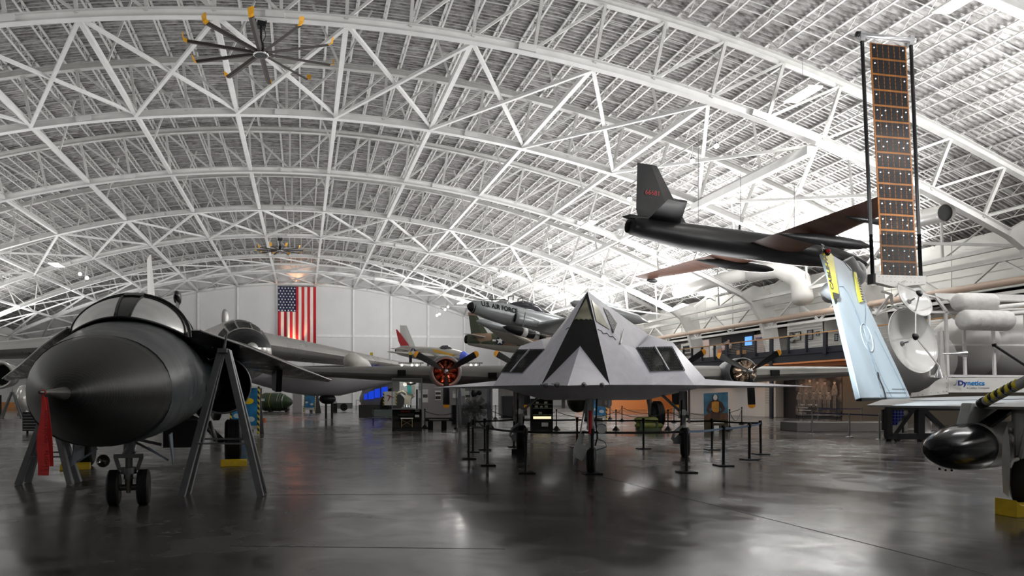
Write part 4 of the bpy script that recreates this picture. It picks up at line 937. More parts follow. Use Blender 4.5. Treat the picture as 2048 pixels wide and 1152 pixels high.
# ---------------------------------------------------------------- four engined propeller bomber behind the stealth jet
loc,rz=place(9.86,38.6,0,-1); MB_=mat_of(loc,rz)
AL=mat('dull_aluminium_skin',(.30,.29,.27),.34,.55,noise=.12,scale=.8,rvar=.08); OL=mat('dull_grey_green_wing',(.20,.195,.18),.4,.25,noise=.15,scale=.7)
PBLK=mat('propeller_black',(.012,.012,.014),.35); CY1=mat('red_lit_engine_metal',(.42,.11,.06),.25,.8,noise=.6,scale=12); CY2=mat('brass_engine_metal',(.7,.55,.42),.25,.8,noise=.4,scale=12)  # red glow of the left-hand engines is put into the metal colour
root=thing('propeller_bomber','four engined grey bomber with black yellow-tipped propellers, spread out behind the stealth jet','aircraft',loc,rz)
g=MB(); g.loft([ell(x,0,*a,24,2) for x,a in ((5.6,(2.5,.1,.1,.1)),(5.4,(2.5,.5,.5,.5)),(4.8,(2.55,.8,.8,.8)),(3.5,(2.65,1.0,1.1,1.0)),(1,(2.7,1.15,1.25,1.15)),(-3,(2.9,1.15,1.2,1.1)),(-9,(3.1,.7,.75,.8)),(-14,(3.3,.3,.4,.4)))]); g.build('fuselage',AL,root,smooth=True)
for s in (1,-1):
    g=MB(); wing(g,(2.3,s*.8,2.5,5.9,.16),(.6,s*15.8,3.0,2.2,.11),12); w_=g.build('wing',OL,root,auto=.8)
    for y in (4.9,9.4) : 
        g=MB(); x=2.3-1.7*(y-.8)/15+.03; g.box((x-.02,s*y,2.57+.033*(y-.8)),(.14,.42,.3)); g.build('leading_edge_inlet',DARK,w_)
    for j,y in enumerate((3.5,7.28)):
        c=V(2.9 if j==0 else 2.5,s*y,2.88); g=MB(); M=along(c,(1,0,0)); g.lathe([(-2.6,.3),(-1.6,.62),(-.6,.78),(0,.8),(.35,.77),(.5,.70),(.49,.62),(.3,.6),(-.3,.6)] if s<0 else [(-2.6,.3),(-1.6,.6),(-.6,.7),(-.1,.7),(-.1,.64),(-.3,.6)],M,32,cap=False); cw=g.build('engine_cowl',mat('cowl_blue_grey',(.22,.24,.25),.35,.3),root,smooth=True)
        g=MB(); g.lathe([(-.25,.62),(-.25,.001)],M,24,cap=False); g.build('firewall',DARK,cw)
        g=MB()
        for k in range(9):
            a=2*PI*k/9+.2; d=M.to_3x3()@V(math.cos(a),math.sin(a),0); o=M@V(0,0,.08); 
            g.tube([o+d*.2,o+d*.34],.11,8)
            for q_ in range(4): g.tube([o+d*(.34+.055*q_),o+d*(.365+.055*q_)],.135,10)
            g.tube([o+d*.25+V(.14,0,0),o+d*.52+V(.1,0,0)],.02,5); g.tube([o+d*.3+V(.1,0,0),o+(M.to_3x3()@V(math.cos(a+.3),math.sin(a+.3),0))*.55],.02,5)
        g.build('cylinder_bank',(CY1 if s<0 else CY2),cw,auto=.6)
        g=MB(); g.lathe([(0,.24),(.2,.22),(.36,.12),(.42,.1)],M,20); g.build('crankcase_nose',CHROME,cw,smooth=True)
        hb=M@V(0,0,.62); g=MB(); g.lathe([(-.2,.1),(-.1,.14),(.1,.13),(.2,.07),(.28,.001)],along(hb,(1,0,0)),20); pr=g.build('propeller_hub',CHROME,root,smooth=True)
        for k in range(3):
            a=-PI/2+k*2*PI/3+((.05 if s>0 else 0)); d=V(0,math.cos(a),math.sin(a)); e=V(0,-d.z,d.y)
            def bl(r0,r1,name,m,par):
                g=MB(); rg=[]
                for i in range(9):
                    r=r0+(r1-r0)*i/8; f=r/1.77; w=.05+.115*min(1,max(0,(f-.1)*4)); 
                    if f>.92: w*=math.sqrt(max(.03,1-((f-.92)/.085)**2))
                    tw=.9-.65*f; ax=(e*math.cos(tw)+V(1,0,0)*math.sin(tw)); th=.02+.03*(1-f); nn=d.cross(ax)
                    rg.append([hb+d*r+ax*w,hb+d*r+nn*th,hb+d*r-ax*w,hb+d*r-nn*th*.4])
                g.loft(rg); return g.build(name,m,par,auto=.6)
            b_=bl(.1,1.6,'propeller_blade',PBLK,pr); bl(1.6,1.775,'yellow_tip',ORANGE,b_)
    wheel(root,(1.2,s*3.5,.72),.72,.42,rim=AL)
    g=MB(); g.tube([(1.2,s*3.15,.72),(1.0,s*3.2,2.4)],.1,10); g.tube([(1.2,s*3.15,.8),(0,s*3.3,2.2)],.05,8); g.build('main_gear_leg',GREYM,root)
g=MB(); g.ball((-.8,0,1.42),.56,20,(1,1,1.1)); bt=g.build('ball_turret',mat('dark_olive_turret',(.05,.05,.04),.3,.3),root,smooth=True)
g=MB(); g.tube([(-.3,.25,1.5),(.9,.35,1.75)],.035,8); g.build('gun_barrel',GREYM,bt)
g=MB(); g.b2((3.7,-.22,1.2),(4.7,.22,1.75)); g.build('chin_turret',OL,root,bevel=.1)
# ---------------------------------------------------------------- large silver jet bomber, left background
hb_=Vector((.425,-.905)).normalized(); loc,rz=place(-6.7,35.4,hb_.x,hb_.y,.42); ML=mat_of(loc,rz)
SIL=mat('bright_aluminium',(.52,.51,.49),.3,.6,noise=.08,scale=.5,rvar=.08); PALE=mat('pale_nose_paint',(.62,.60,.56),.4)
root=thing('silver_jet_bomber','large silver bomber with multi-pane cockpit and dark nose cap, behind the black swing wing bomber','aircraft',loc,rz)
def L_(px_,py_,d): return ML.inverted()@atD(px_,py_,d)
ST=((0,3.55,.25,.25,.3),(-.25,3.5,.75,.65,.7),(-.7,3.45,1.1,.95,1.05),(-1.3,3.4,1.32,1.2,1.3),(-1.9,3.45,1.42,1.5,1.4),(-2.7,3.5,1.5,1.68,1.5),(-4,3.55,1.55,1.68,1.55),(-30,3.6,1.5,1.5,1.5),(-40,4.2,.6,.6,.6))
g=MB(); g.loft([ell(x,0,zc_,w,u,l,36) for x,zc_,w,u,l in ST]); g.build('fuselage',SIL,root,smooth=True)
def surf(x,a,o=.02):
    for s0,s1 in zip(ST,ST[1:]):
        if s1[0]<=x<=s0[0]:
            f=(s0[0]-x)/(s0[0]-s1[0]); zc_,w,u,l=[s0[k]+(s1[k]-s0[k])*f for k in (1,2,3,4)]; return V(x+o*.5,(w+o)*math.cos(a),zc_+(u+o)*math.sin(a))
def pane(x0,x1,a0,a1,m,name,par=root,o=.03):
    g=MB(); R=math.radians; nj=max(4,int(abs(a1-a0)/4)); g.loft([[surf(x0+(x1-x0)*i/12,R(a0+(a1-a0)*j/nj),o) for j in range(nj+1)] for i in range(13)],cap=False,closed=False); return g.build(name,m,par,smooth=True)
pane(-1.28,-2.7,24,156,PALE,'cockpit_frame',o=.02)
WG=mat('dark_cockpit_glass',(.02,.024,.022),.12,.3)
for a in ((28,50),(54,73),(76.5,103.5),(107,126),(130,152)): pane(-1.36,-1.95,*a,WG,'cockpit_pane',o=.045)
for a in ((56,76),(79,101),(104,124)): pane(-2.05,-2.4,*a,WG,'cockpit_pane',o=.045)
for x in (-2.1,-2.7,-3.3): pane(x,x-.45,150,163,WG,'cockpit_pane',o=.045)
pane(-.02,-1.22,12,168,mat('dark_nose_cap',(.02,.021,.023),.5,noise=.3,scale=5),'nose_cap',o=.02)
g=MB(); g.ball(surf(-6,PI/2)+V(0,0,.35),.35,14,(.18,.6,1.4)); g.build('antenna',SIL,root,smooth=True)
for s in (1,-1):
    g=MB(); wing(g,(-9,s*1.2,4.65,8,.16),(-19.5,s*19.5,3.5,3.,.1)); g.build('wing',SIL,root,auto=.8)
g=MB(); g.lathe([(-5,.15),(-3,.5),(-.6,.6),(0,.45),(.25,.1)],along(L_(700,722,46),L_(700,722,46)-L_(735,736,50)),20); g.build('engine_pod',PALE,root,smooth=True)
g=MB(); g.loft([[V(-31,0,4.8),V(-33,.2,4.8),V(-39,0,4.8),V(-33,-.2,4.8)],[V(-37.5,0,14.5),V(-38,.08,14.5),V(-40.5,0,14.5),V(-38,-.08,14.5)]]); g.build('tail_fin',WPAINT,root)
for x in (-4,-24):
    for s in (1,-1): wheel(root,(x,s*.9,.7),.7,.4)
    g=MB(); g.tube([(x,-.9,.7),(x,.9,.7)],.1,8); g.tube([(x,0,.7),(x,0,2.3)],.15,10); g.build('gear_leg',GREYM,root)
# left hand engine, ring and stand seen at the frame edge
t=thing('jet_engine_cowl','silver round engine cowl on the left edge behind the black nose','engine',gnd(2,834),-TH)
Mq=Matrix.Translation(gnd(2,834))@Matrix.Rotation(-TH,4,'Z'); de=1480*H/44
def e2(x,y,o=0): return lp(Mq,x,y,de+o)
g=MB(); g.lathe([(-1.5,.95),(0,1.12),(.12,1.08),(.16,.98),(.1,.88),(-1,.8)],along(e2(0,750),(.1,-1,0)),32,cap=False); g.build('cowl_ring',SIL,t,smooth=True)
g=MB(); g.lathe([(0,.86),(0,.001)],along(e2(0,750,.7),(.1,-1,0)),24,cap=False); g.build('intake_face',DARK,t)
g=MB(); g.tube([e2(0,790,.5),e2(0,834,.5)],.12,8); g.tube([e2(-12,800,.5),e2(-14,834,.5)],.1,8); g.build('support',BLACK,t)
stand(gnd(24,836),1.6,1.95,'grey A-frame stand by the silver engine at the far left edge',rz_=-TH)
g=MB(); g.box((0,0,.45),(2.4,.6,.9)); o=g.build('wooden_crate',mat('orange_plywood',(.5,.2,.05),.6,noise=.2,scale=6),bevel=.02); o.location=gnd(22,820); tag(o,'orange wooden crate on the floor at the far left','crate')
g=MB(); g.ball((0,0,1.35),1.3,24,(.5,1,1)); g.box((0,0,.2),(.8,.8,.4)); o=g.build('radar_disc',SIL,smooth=True); o.location=gnd(47,829); tag(o,'grey round dish like part standing left of the black nose','dish')
t=thing('equipment_rack','black slatted equipment box under the swing wing bomber, left of its nose','equipment box',gnd(68,867),-TH)
g=MB(); g.box((0,0,.55),(.75,.6,.85)); g.build('body',BLACK,t)
for s in (1,-1): g=MB(); g.tube([(s*.3,0,.0),(s*.3,0,.14)],.05,8); g.build('foot',RUBBER,t)
g=MB(); 
for k in range(6): g.box((0,-.305,.2+.13*k),(.7,.015,.05))
g.build('louvres',GREYM,t)

# ---------------------------------------------------------------- pale transport fuselage with bubble canopy
root=thing('pale_transport','long pale grey aircraft body with bubble canopy and upright propellers, under the silver wings','aircraft',gnd(640,1480*H/56+HY),-TH)
MT=Matrix.Translation(gnd(640,1480*H/56+HY))@Matrix.Rotation(-TH,4,'Z')
def t_(x,y,d=56.): return lp(MT,x,y,d)
PG=mat('pale_grey_fuselage',(.50,.49,.52),.35,.1,noise=.06,scale=.4)
def ring(x,y,r,d=56.): 
    c=t_(x,y,d); return [c+V(0,r*math.cos(2*PI*k/32),r*math.sin(2*PI*k/32)) for k in range(32)]
g=MB(); g.loft([ring(*a) for a in ((500,757,.3),(530,758,.6),(575,760,.95),(625,762,1.15),(680,761,1.15),(730,757,.85),(765,755,.55),(787,755,.35),(798,755,.12))]); g.build('fuselage',PG,root,smooth=True)
g=MB(); c=t_(709,722,59); g.ball(c,.75,20,(1.05,.9,.95)); bc=g.build('bubble_canopy',mat('bubble_glass',(.2,.21,.2),.06,.3),root,smooth=True)
g=MB()
for a in (-.5,0,.5): 
    g.tube([c+V(.79*math.sin(a)+.0,.68*math.cos(t)*math.cos(a),.72*math.sin(t)*math.cos(a)) for t in [PI*i/12 for i in range(13)]],.03,5)
g.build('canopy_frame',PG,bc)
for x,y,top_y in ((743,730,705),(821,730,704),(653,720,704)):
    h=t_(x,y,62); p=t_(x,top_y+6,62); q_=t_(x,top_y,62); g=MB(); g.beam(h,p,.24,.07,up=(0,1,0)); b_=g.build('propeller_blade',PBLK,root); g=MB(); g.beam(p,q_,.24,.07,up=(0,1,0)); g.build('yellow_tip',YELLOW,b_)
g=MB(); a=t_(560,745,62); b=t_(850,745,62); g.loft([[p+V(0,0,.55),p+V(0,2.5,.3),p+V(0,2.5,-.2),p+V(0,0,-.3),p+V(0,-.5,.1)] for p in (a,b)]); g.build('wing',SIL,root)
g=MB()
for x in (652,664): g.tube([t_(x,796),V(t_(x,785).x,0,.0)],.09,10)
g.build('support_leg',BLACK,root)
g=MB(); g.ball(t_(655,798),.5,16,(1.3,1,.8)); g.build('belly_fairing',BLACK,root,smooth=True)

# ---------------------------------------------------------------- three small jets
def jet(name,label,loc_rd,z,head,L,r,pitch,mats,fin,stab,wingp,canopy,nose_open=False,rollz=0.):
    (rr,dd)=loc_rd; lc,rz=place(rr,dd,head[0],head[1],z); M=Matrix.Translation(Vector(lc))@Matrix.Rotation(rz,4,'Z')@Matrix.Rotation(pitch,4,'Y')@Matrix.Rotation(rollz,4,'X')
    root=thing(name,label,'aircraft'); root.matrix_world=M
    body,finm,wm=mats; st=[(0,.02,.35),(-.03*L,.0,.55) ,(-.12*L,0,.8),(-.25*L,0,.97),(-.4*L,0,1.),(-.6*L,.0,.95),(-.8*L,.05,.8),(-.97*L,.1,.6),(-L,.1,.52)]
    if not nose_open: st[0]=(0,-.05,.05); st.insert(1,(-.015*L,-.04,.26))
    g=MB(); g.loft([ell(x,0,zo*r,r*f*.85,r*f,r*f,28) for x,zo,f in st]); fu=g.build('fuselage',body,root,smooth=True)
    if nose_open: g=MB(); g.lathe([(0.02,r*.27),(.02,.001)],along((0,0,0),(1,0,0)),16); g.build('nose_intake',DARK,fu)
    g=MB(); g.lathe([(0,r*.42),(.3,r*.38),(.3,.001)],along((-L,0,.1*r),(-1,0,0)),16,cap=False); g.build('exhaust',DARK,fu)
    fx,fh,fc0,fc1,sw=fin; g=MB(); g.loft([[V(fx,0,r*.5),V(fx-.35*fc0,.1,r*.5),V(fx-fc0,0,r*.5),V(fx-.35*fc0,-.1,r*.5)],[V(fx-sw,0,r*.5+fh),V(fx-sw-.35*fc1,.05,r*.5+fh),V(fx-sw-fc1,0,r*.5+fh),V(fx-sw-.35*fc1,-.05,r*.5+fh)]]); fo=g.build('tail_fin',finm,root)
    sx,sz,sb,sc0,sc1,ssw=stab; wx,wz,wb,wc0,wc1,wsw,wd=wingp
    for s in (1,-1):
        g=MB(); wing(g,(sx,s*.2,sz,sc0,.09),(sx-ssw,s*sb,sz+.1,sc1,.08)); g.build('tailplane',wm,root,auto=.8)
        g=MB(); wing(g,(wx,s*r*.6,wz,wc0,.12),(wx-wsw,s*wb,wz+wd,wc1,.1)); g.build('wing',wm,root,auto=.8)
    cx0,cl,ch=canopy; g=MB(); g.loft([ell(cx0-cl*f,0,r*.72,r*.5*k,ch*k,.1,20) for f,k in ((0,.05),(.15,.6),(.35,1),(.6,.95),(1,.2))]); g.build('canopy',mat('smoky_canopy',(.06,.06,.07),.08,.2),root,smooth=True)
    return root,M,fu,fo
def starmark(par,c,xd,n,R,bars=True,mw=None):
    c=Vector(c); M=frame(c,xd,n); P=[M@V((R if k%2==0 else R*.4)*math.cos(PI/2+k*PI/5),(R if k%2==0 else R*.4)*math.sin(PI/2+k*PI/5),.012) for k in range(10)]
    g=MB(); g.lathe([(0,R*1.05),(.008,R*1.05),(.008,.001)],M,28); d=g.build('roundel',mat('insignia_navy',(.01,.015,.05),.4),par)
    g=MB(); g.prism(P,(M.to_3x3()@V(0,0,1))*.006)
    if bars:
        for s in (1,-1): g.prism([M@V(s*R*1.05,-.22*R,.004),M@V(s*R*1.9,-.22*R,.004),M@V(s*R*1.9,.22*R,.004),M@V(s*R*1.05,.22*R,.004)],(M.to_3x3()@V(0,0,1))*.008)
    g.build('white_star',WPAINT,d)
# 1 red and white tail
NAT=mat('natural_metal',(.50,.48,.45),.3,.6,noise=.1,scale=1)
fa,_,fu,fo=jet('silver_fighter','silver jet fighter with red and white tail fin, raised high near the back wall','aircraft' and (8.95,88.),6.2,(.62,-.78),13.2,.95,-.0,(NAT,WPAINT,NAT),(-9.5,3.0,3.4,1.4,2.3),(-10.3,.3,2.1,1.5,.8,1.2),(-5,-.2,5,3.2,1.5,2.8,.2),(-2.6,3,.62),True) if False else jet('silver_fighter','silver jet fighter with red and white tail fin, raised high near the back wall',(8.95,88.),6.2,(.62,-.78),13.2,.95,.10,(NAT,WPAINT,NAT),(-9.5,3.0,3.4,1.4,2.3),(-10.3,.3,2.1,1.5,.8,1.2),(-5,-.2,5,3.2,1.5,2.8,.2),(-2.6,3,.62),True)
g=MB(); 
for s in (-1,): g.prism([V(-10.9,s*.1,.9),V(-13.6,s*.09,2.9),V(-13.9,s*.09,2.9),V(-13.2,s*.1,1.4),V(-12.7,s*.1,.8)],(0,s*.02,0))
g.build('red_flash',mat('red_paint',(.6,.015,.02),.4),fo)
starmark(fu,(-9.2,-.80,.1),(1,0,0),(0,-1,0),.5)
g=MB(); g.prism([V(-1.8,-.80,.0),V(-5.2,-.86,.35),V(-5.3,-.86,.75),V(-1.6,-.76,.25)],(0,-.03,0)); g.build('yellow_stripe',mat('yellow_stripe_paint',(.8,.45,.03),.4),fu)
g=MB(); g.lathe([(-.7,.72),(-.1,.42),(.03,.38),(.03,.26)],along((0,0,0),(1,0,0)),20,cap=False); g.build('blue_nose_band',mat('blue_red_nose_paint',(.05,.08,.4),.4),fu,smooth=True)
g=MB(); p=fa.matrix_world.inverted()
g.tube([V(-1.5,0,-.7),V(-1.5,0,-5.2)],.12,8); g.tube([V(-7,0,-.7),V(-7,0,-5.6)],.15,8); g.build('display_pylon',GREYM,fa)
# 2 camouflage jet
def camo():
    m,nt,b=new_mat('green_tan_camouflage'); N=nt.nodes; L=nt.links; tc=N.new('ShaderNodeTexCoord'); n=N.new('ShaderNodeTexNoise'); n.inputs['Scale'].default_value=.42; n.inputs['Detail'].default_value=1; L.new(tc.outputs['Object'],n.inputs['Vector'])
    r=N.new('ShaderNodeValToRGB'); r.color_ramp.interpolation='CONSTANT'; r.color_ramp.elements[0].color=(.055,.07,.035,1); r.color_ramp.elements[1].position=.5; r.color_ramp.elements[1].color=(.28,.18,.115,1)
    L.new(n.outputs['Fac'],r.inputs[0])
    s=N.new('ShaderNodeSeparateXYZ'); L.new(tc.outputs['Object'],s.inputs[0]); lt=N.new('ShaderNodeMath'); lt.operation='LESS_THAN'; lt.inputs[1].default_value=-.25; L.new(s.outputs['Z'],lt.inputs[0])
    mx=N.new('ShaderNodeMixRGB'); L.new(lt.outputs[0],mx.inputs[0]); L.new(r.outputs[0],mx.inputs[1]); mx.inputs[2].default_value=(.40,.38,.34,1); L.new(mx.outputs[0],b.inputs['Base Color']); b.inputs['Roughness'].default_value=.5; return m
CAM=camo(); CGR=mat('camo_fin_green',(.05,.065,.035),.5,noise=.15); CUN=mat('camo_underside_grey',(.34,.31,.27),.5)
cj,_,fu,fo=jet('camouflage_jet','green and tan camouflage jet with pale belly, its tail left, hung below the grey jet',(18.1,60.5),5.45,(.91,-.41),12.5,.95,.09,(CAM,CGR,CUN),(-10.6,2.0,1.7,.65,1.5),(-10.6,.35,2.0,1.3,.7,1.1),(-6.2,.0,4.6,2.8,1.2,2.4,1.1),(-2.6,3,.5))
starmark(fu,(-9.4,-.76,.12),(1,0,0),(0,-1,0),.36)
g=MB(); g.prism([V(-11.95,-.07,2.2),V(-12.08,-.06,2.48),V(-12.75,-.06,2.48),V(-12.7,-.07,2.25)],(0,-.03,0)); g.build('tan_fin_tip',mat('tan_paint',(.25,.15,.11),.5),fo)
g=MB(); g.lathe([(-2,.01),(-1.2,.26),(.6,.28),(1.8,.02)],along((-5.,-2.9,-.75),(1,0,0)),16); g.build('drop_tank',CUN,cj,smooth=True)
# 3 grey jet with lettering, nose left
GJ=mat('satin_air_force_grey',(.40,.42,.43),.3,.25,noise=.06,scale=1)
gj,MG,fu,fo=jet('grey_trainer_jet','grey jet lettered U.S. AIR FORCE hung nose left, left of the pyramid canopy',(4.55,45.),7.2,(-.93,-.37),11.4,.70,-.165,(GJ,GJ,GJ),(-9,2,2,1,1.),(-9.6,.4,2.2,1.3,.8,.5),(-4.6,-.35,5.4,3.2,1.4,1.0,.55),(-2.6,3.6,.62))
g=MB(); g.loft([ell(x,0,-.03,w,w*1.1,w*1.1,16) for x,w in ((.02,.02),(-.12,.2),(-.42,.36))]); g.build('black_nose_cap',BLACK,fu,smooth=True)
g=MB(); g.prism([V(-.4,.0,.42),V(-2.4,-.2,.86),V(-2.4,.2,.86)],(0,0,.02)); g.build('anti_glare_panel',BLACK,fu)
def side(name,body,size,x0,z0,x1,z1,par):   # letters wrapped on the camera side
    pass
A_Y=.78
tl=text('lettering','U.S. AIR FORCE',.42,BLACK,fu,Matrix.Identity(4),ext=.012,sx=.86,bold=.012)
_st=[(0,-.05,.05),(-.171,-.04,.26),(-.342,0,.55),(-1.368,0,.8),(-2.85,0,.97),(-4.56,0,1.),(-6.84,0,.95)]
for v in tl.data.vertices:     # wrap the letters on the fuselage side
    x=-.75-v.co.x; z=.10+v.co.y
    for p_,q_ in zip(_st,_st[1:]):
        if q_[0]<=x<=p_[0]: f=(p_[0]-x)/(p_[0]-q_[0]); rr_=.70*(p_[2]+(q_[2]-p_[2])*f); break
    yy=.85*rr_*math.sqrt(max(.02,1-min(.98,(z/rr_)**2))); v.co=(x,yy+.012+v.co.z,z)
g=MB(); g.loft([ell(x,.58,-.16,.18*k,.3*k,.4*k,16) for x,k in ((-3.1,.9),(-3.3,1.05),(-4.2,.9),(-6.2,.2))]); g.build('side_intake',GJ,fu,smooth=True)
g=MB(); g.loft([ell(-3.07,.58,-.16,.14,.24,.32,16),ell(-3.02,.58,-.16,.12,.2,.28,16)]); g.build('intake_mouth',DARK,fu)
for s in (1,-1): g=MB(); M=along((-7.6,s*5.5,.28),(1,0,0)); g.lathe([(-1.5,.01),(-.6,.3),(1.5,.4),(2.9,.36),(3.8,.18),(4.05,.01)],M,20); g.build('tip_tank',GJ,gj,smooth=True)
text('lettering','USAF',.72,BLACK,gj,frame((-7.3,2.3,-.36),(1,.0,0),(0,.1,-1)),ext=.03,sx=1.1,bold=.012)
g=MB(); 
for x in (-2.9,-3.6,-4.3): g.tube([V(x,-.3,.9),V(x,-.3,1.2),V(x,.3,1.2),V(x,.3,.9)],.04,6)
g.build('open_canopy_frame',GREYM,gj)
# missile
lc,rz=place(7.7,44.,-.93,-.36,5.5); o=thing('air_launched_missile','dark pointed missile with white bands hanging under the grey jet','missile'); o.matrix_world=Matrix.Translation(Vector(lc))@Matrix.Rotation(rz,4,'Z')@Matrix.Rotation(-.2,4,'Y')
g=MB(); g.lathe([(-1.8,.01),(-1.3,.18),(-.6,.27),(.3,.28),(.9,.2),(1.35,.01)],along((0,0,0),(1,0,0)),20); b_=g.build('body',BLACK,o,smooth=True)
for x in (-.95,-.1,): g=MB(); g.lathe([(-.16,.245 if x<-.5 else .285),(.16,.275 if x<-.5 else .287)],along((x,0,0),(1,0,0)),20); g.build('white_band',WPAINT,b_,smooth=True)
for s in (1,-1): g=MB(); g.prism([V(-.4,s*.2,0),V(-1.5,s*.2,0),V(-1.6,s*.9,0)],(0,0,.03)); g.build('fin',GJ,o)
g=MB(); g.tube([V(0,0,.2),V(0,0,1.2)],.03,6); g.build('hanger_rod',GREYM,o)
# ---------------------------------------------------------------- flag on the far wall
YF=YE-.45
P0=atY(556,573,YF); P1=atY(632,574,YF); zt=P0.z; zb_=atY(594,694,YF).z; w_=P1.x-P0.x; h_=zt-zb_
t=thing('national_flag','huge United States flag hung vertically with stars at upper left on the far white wall','flag',(P0.x,YF,zt))
FR=mat('flag_red',(.45,.008,.02),.7,noise=.2,scale=1.5,stretch=(3,1,.3)); FWh=mat('flag_white',(.74,.68,.62),.7,noise=.1,scale=1.5,stretch=(3,1,.3)); FB=mat('flag_blue',(.008,.014,.06),.7)
def fpt(u,v): return V(u*w_,-.05-.16*(.3+v)*(1+math.sin(u*w_*4.1+v*1.2))-.07*v*math.sin(u*w_*9.3),-v*h_)
g=MB(); NU=78; NV=24
vsx=[[fpt(i/NU,j/NV) for i in range(NU+1)] for j in range(NV+1)]
flat_=[p for r in vsx for p in r]; o0=len(g.v); g.v+= [tuple(p) for p in flat_]
cu=.5; cv=.425
for j in range(NV):
    for i in range(NU):
        s_=int((i+.5)/NU*13); m=0 if s_%2==0 else 1
        s2=12-s_; m=0 if s2%2==0 else 1
        if (i+.5)/NU<cu-.03 and (j+.5)/NV<cv: m=2
        a=j*(NU+1)+i; g.f.append((a,a+1,a+NU+2,a+NU+1)); g.m.append(m); g.sm.append(True)
cl=g.build('flag_cloth',[FR,FWh,FB],t)
g=MB()
for i in range(11):
    for j in range(9):
        if (i+j)%2==0 and i<11:
            u=(i+.6)/11.4*(cu-.03); v=(j+.6)/9.2*cv; c=fpt(u,v)+V(0,-.06,0); g.prism([c+V((.16 if k%2==0 else .065)*math.cos(PI/2+k*PI/5),0,(.16 if k%2==0 else .065)*math.sin(PI/2+k*PI/5)) for k in range(10)],(0,-.01,0))
g.build('white_stars',WPAINT,cl)['kind']='stuff'
g=MB(); g.tube([(-.1,0,.05),(w_+.1,0,.05)],.05,8); g.build('top_rail',GREYM,t)
t=thing('flag_floodlight','small floodlight at the foot of the flag','floodlight',(P0.x+w_*.42,YF-.9,zb_-.9))
g=MB(); g.box((0,0,0),(.5,.25,.3)); g.tube([(0,0,-.1),(0,.6,-.4),(0,1.34,-.4)],.04,6); g.build('housing',GREYM,t)
spot('spot_light',(P0.x+w_*.42,YF-.9,zb_-.6),(P0.x+w_*.5,YF,zt-2),1500,75,(1,.5,.26),.15)
for k,x in enumerate((P0.x-.2,P0.x+w_+.1)):
    g=MB(); g.box((0,0,0),(.25,.3,.2)); o=g.build('accent_lamp',GREYM); o.location=(x,YF-.6,zt+1.2); tag(o,['warm lamp above the left corner of the flag','warm lamp above the right corner of the flag'][k],'lamp')
spot('spot_light',(P0.x+w_*.5,YF-1.0,zt+.4),(P0.x+w_*.5,YF+.2,zt+6),500,110,(1,.5,.28),.2)

# ---------------------------------------------------------------- big ceiling fans
BR=mat('bronze_blade',(.045,.038,.033),.4,.3); YT=mat('yellow_winglet',(.8,.38,.01),.45)
def fan(c,R,n,lab,top,blades,rot):
    t=thing('ceiling_fan',lab,'ceiling fan',c,rot)
    g=MB(); g.lathe([(-.16,.1),(-.12,.3),(.04,.36),(.1,.3),(.2,.16),(.5,.14),(.55,.001)],None,28); h=g.build('motor_hub',BLACK,t,auto=.6)
    g=MB(); g.lathe([(-.1,.3),(-.1,.37),(-.02,.37),(-.02,.3)],None,28,cap=False); g.build('chrome_ring',CHROME,h,smooth=True)
    g=MB(); g.tube([(0,0,.5),(0,0,top-.45)],.06,8); g.tube([(.05,0,.5),(.25,.1,.9),(.12,0,1.5),(.2,0,top-.5)],.02,6); g.b2((-.2,-.2,top-.55),(.2,.2,top-.3)); g.tube([(-.25,0,top-.3),(-.25,0,top-.1)],.03,6); g.tube([(.25,0,top-.3),(.25,0,top-.1)],.03,6); g.build('down_rod',BLACK,t)
    for k in range(n):
        a=2*PI*k/n; d=V(math.cos(a),math.sin(a),0); e=V(-d.y,d.x,0); g=MB(); rg=[]
        for i in range(5):
            r=.34+(R-.55)*i/4; rg.append([d*r+e*.13+V(0,0,.03),d*r+e*.02+V(0,0,.07),d*r-e*.13-V(0,0,.03),d*r+e*.02+V(0,0,-.05)])
        g.loft(rg); b=g.build('fan_blade',BR,t)
        g=MB(); r=R-.22; g.loft([[d*r+e*.11+V(0,0,.04),d*r+V(0,0,.035),d*r-e*.11-V(0,0,.04),d*r+V(0,0,-.02)],[d*(R-.05)+e*.12+V(0,0,.1),d*(R-.05)+V(0,0,.1),d*(R-.05)-e*.12+V(0,0,.02),d*(R-.05)+V(0,0,.03)],[d*R+e*.14+V(0,0,.36),d*(R+.03)+V(0,0,.34),d*R-e*.14+V(0,0,.26),d*(R-.02)+V(0,0,.3)]]); g.build('winglet',YT,b)
    return t
c=atY(522,107,trussY(1)-.0); fan(c,3.6,10,'large dark ceiling fan with yellow tips, hanging from the nearest arch at upper left',19.7-c.z,10,.25)
c=atY(560,501,trussY(5)); fan(c,2.8,10,'smaller looking ceiling fan hanging far back, just above the flag',19.7-c.z,10,.6)

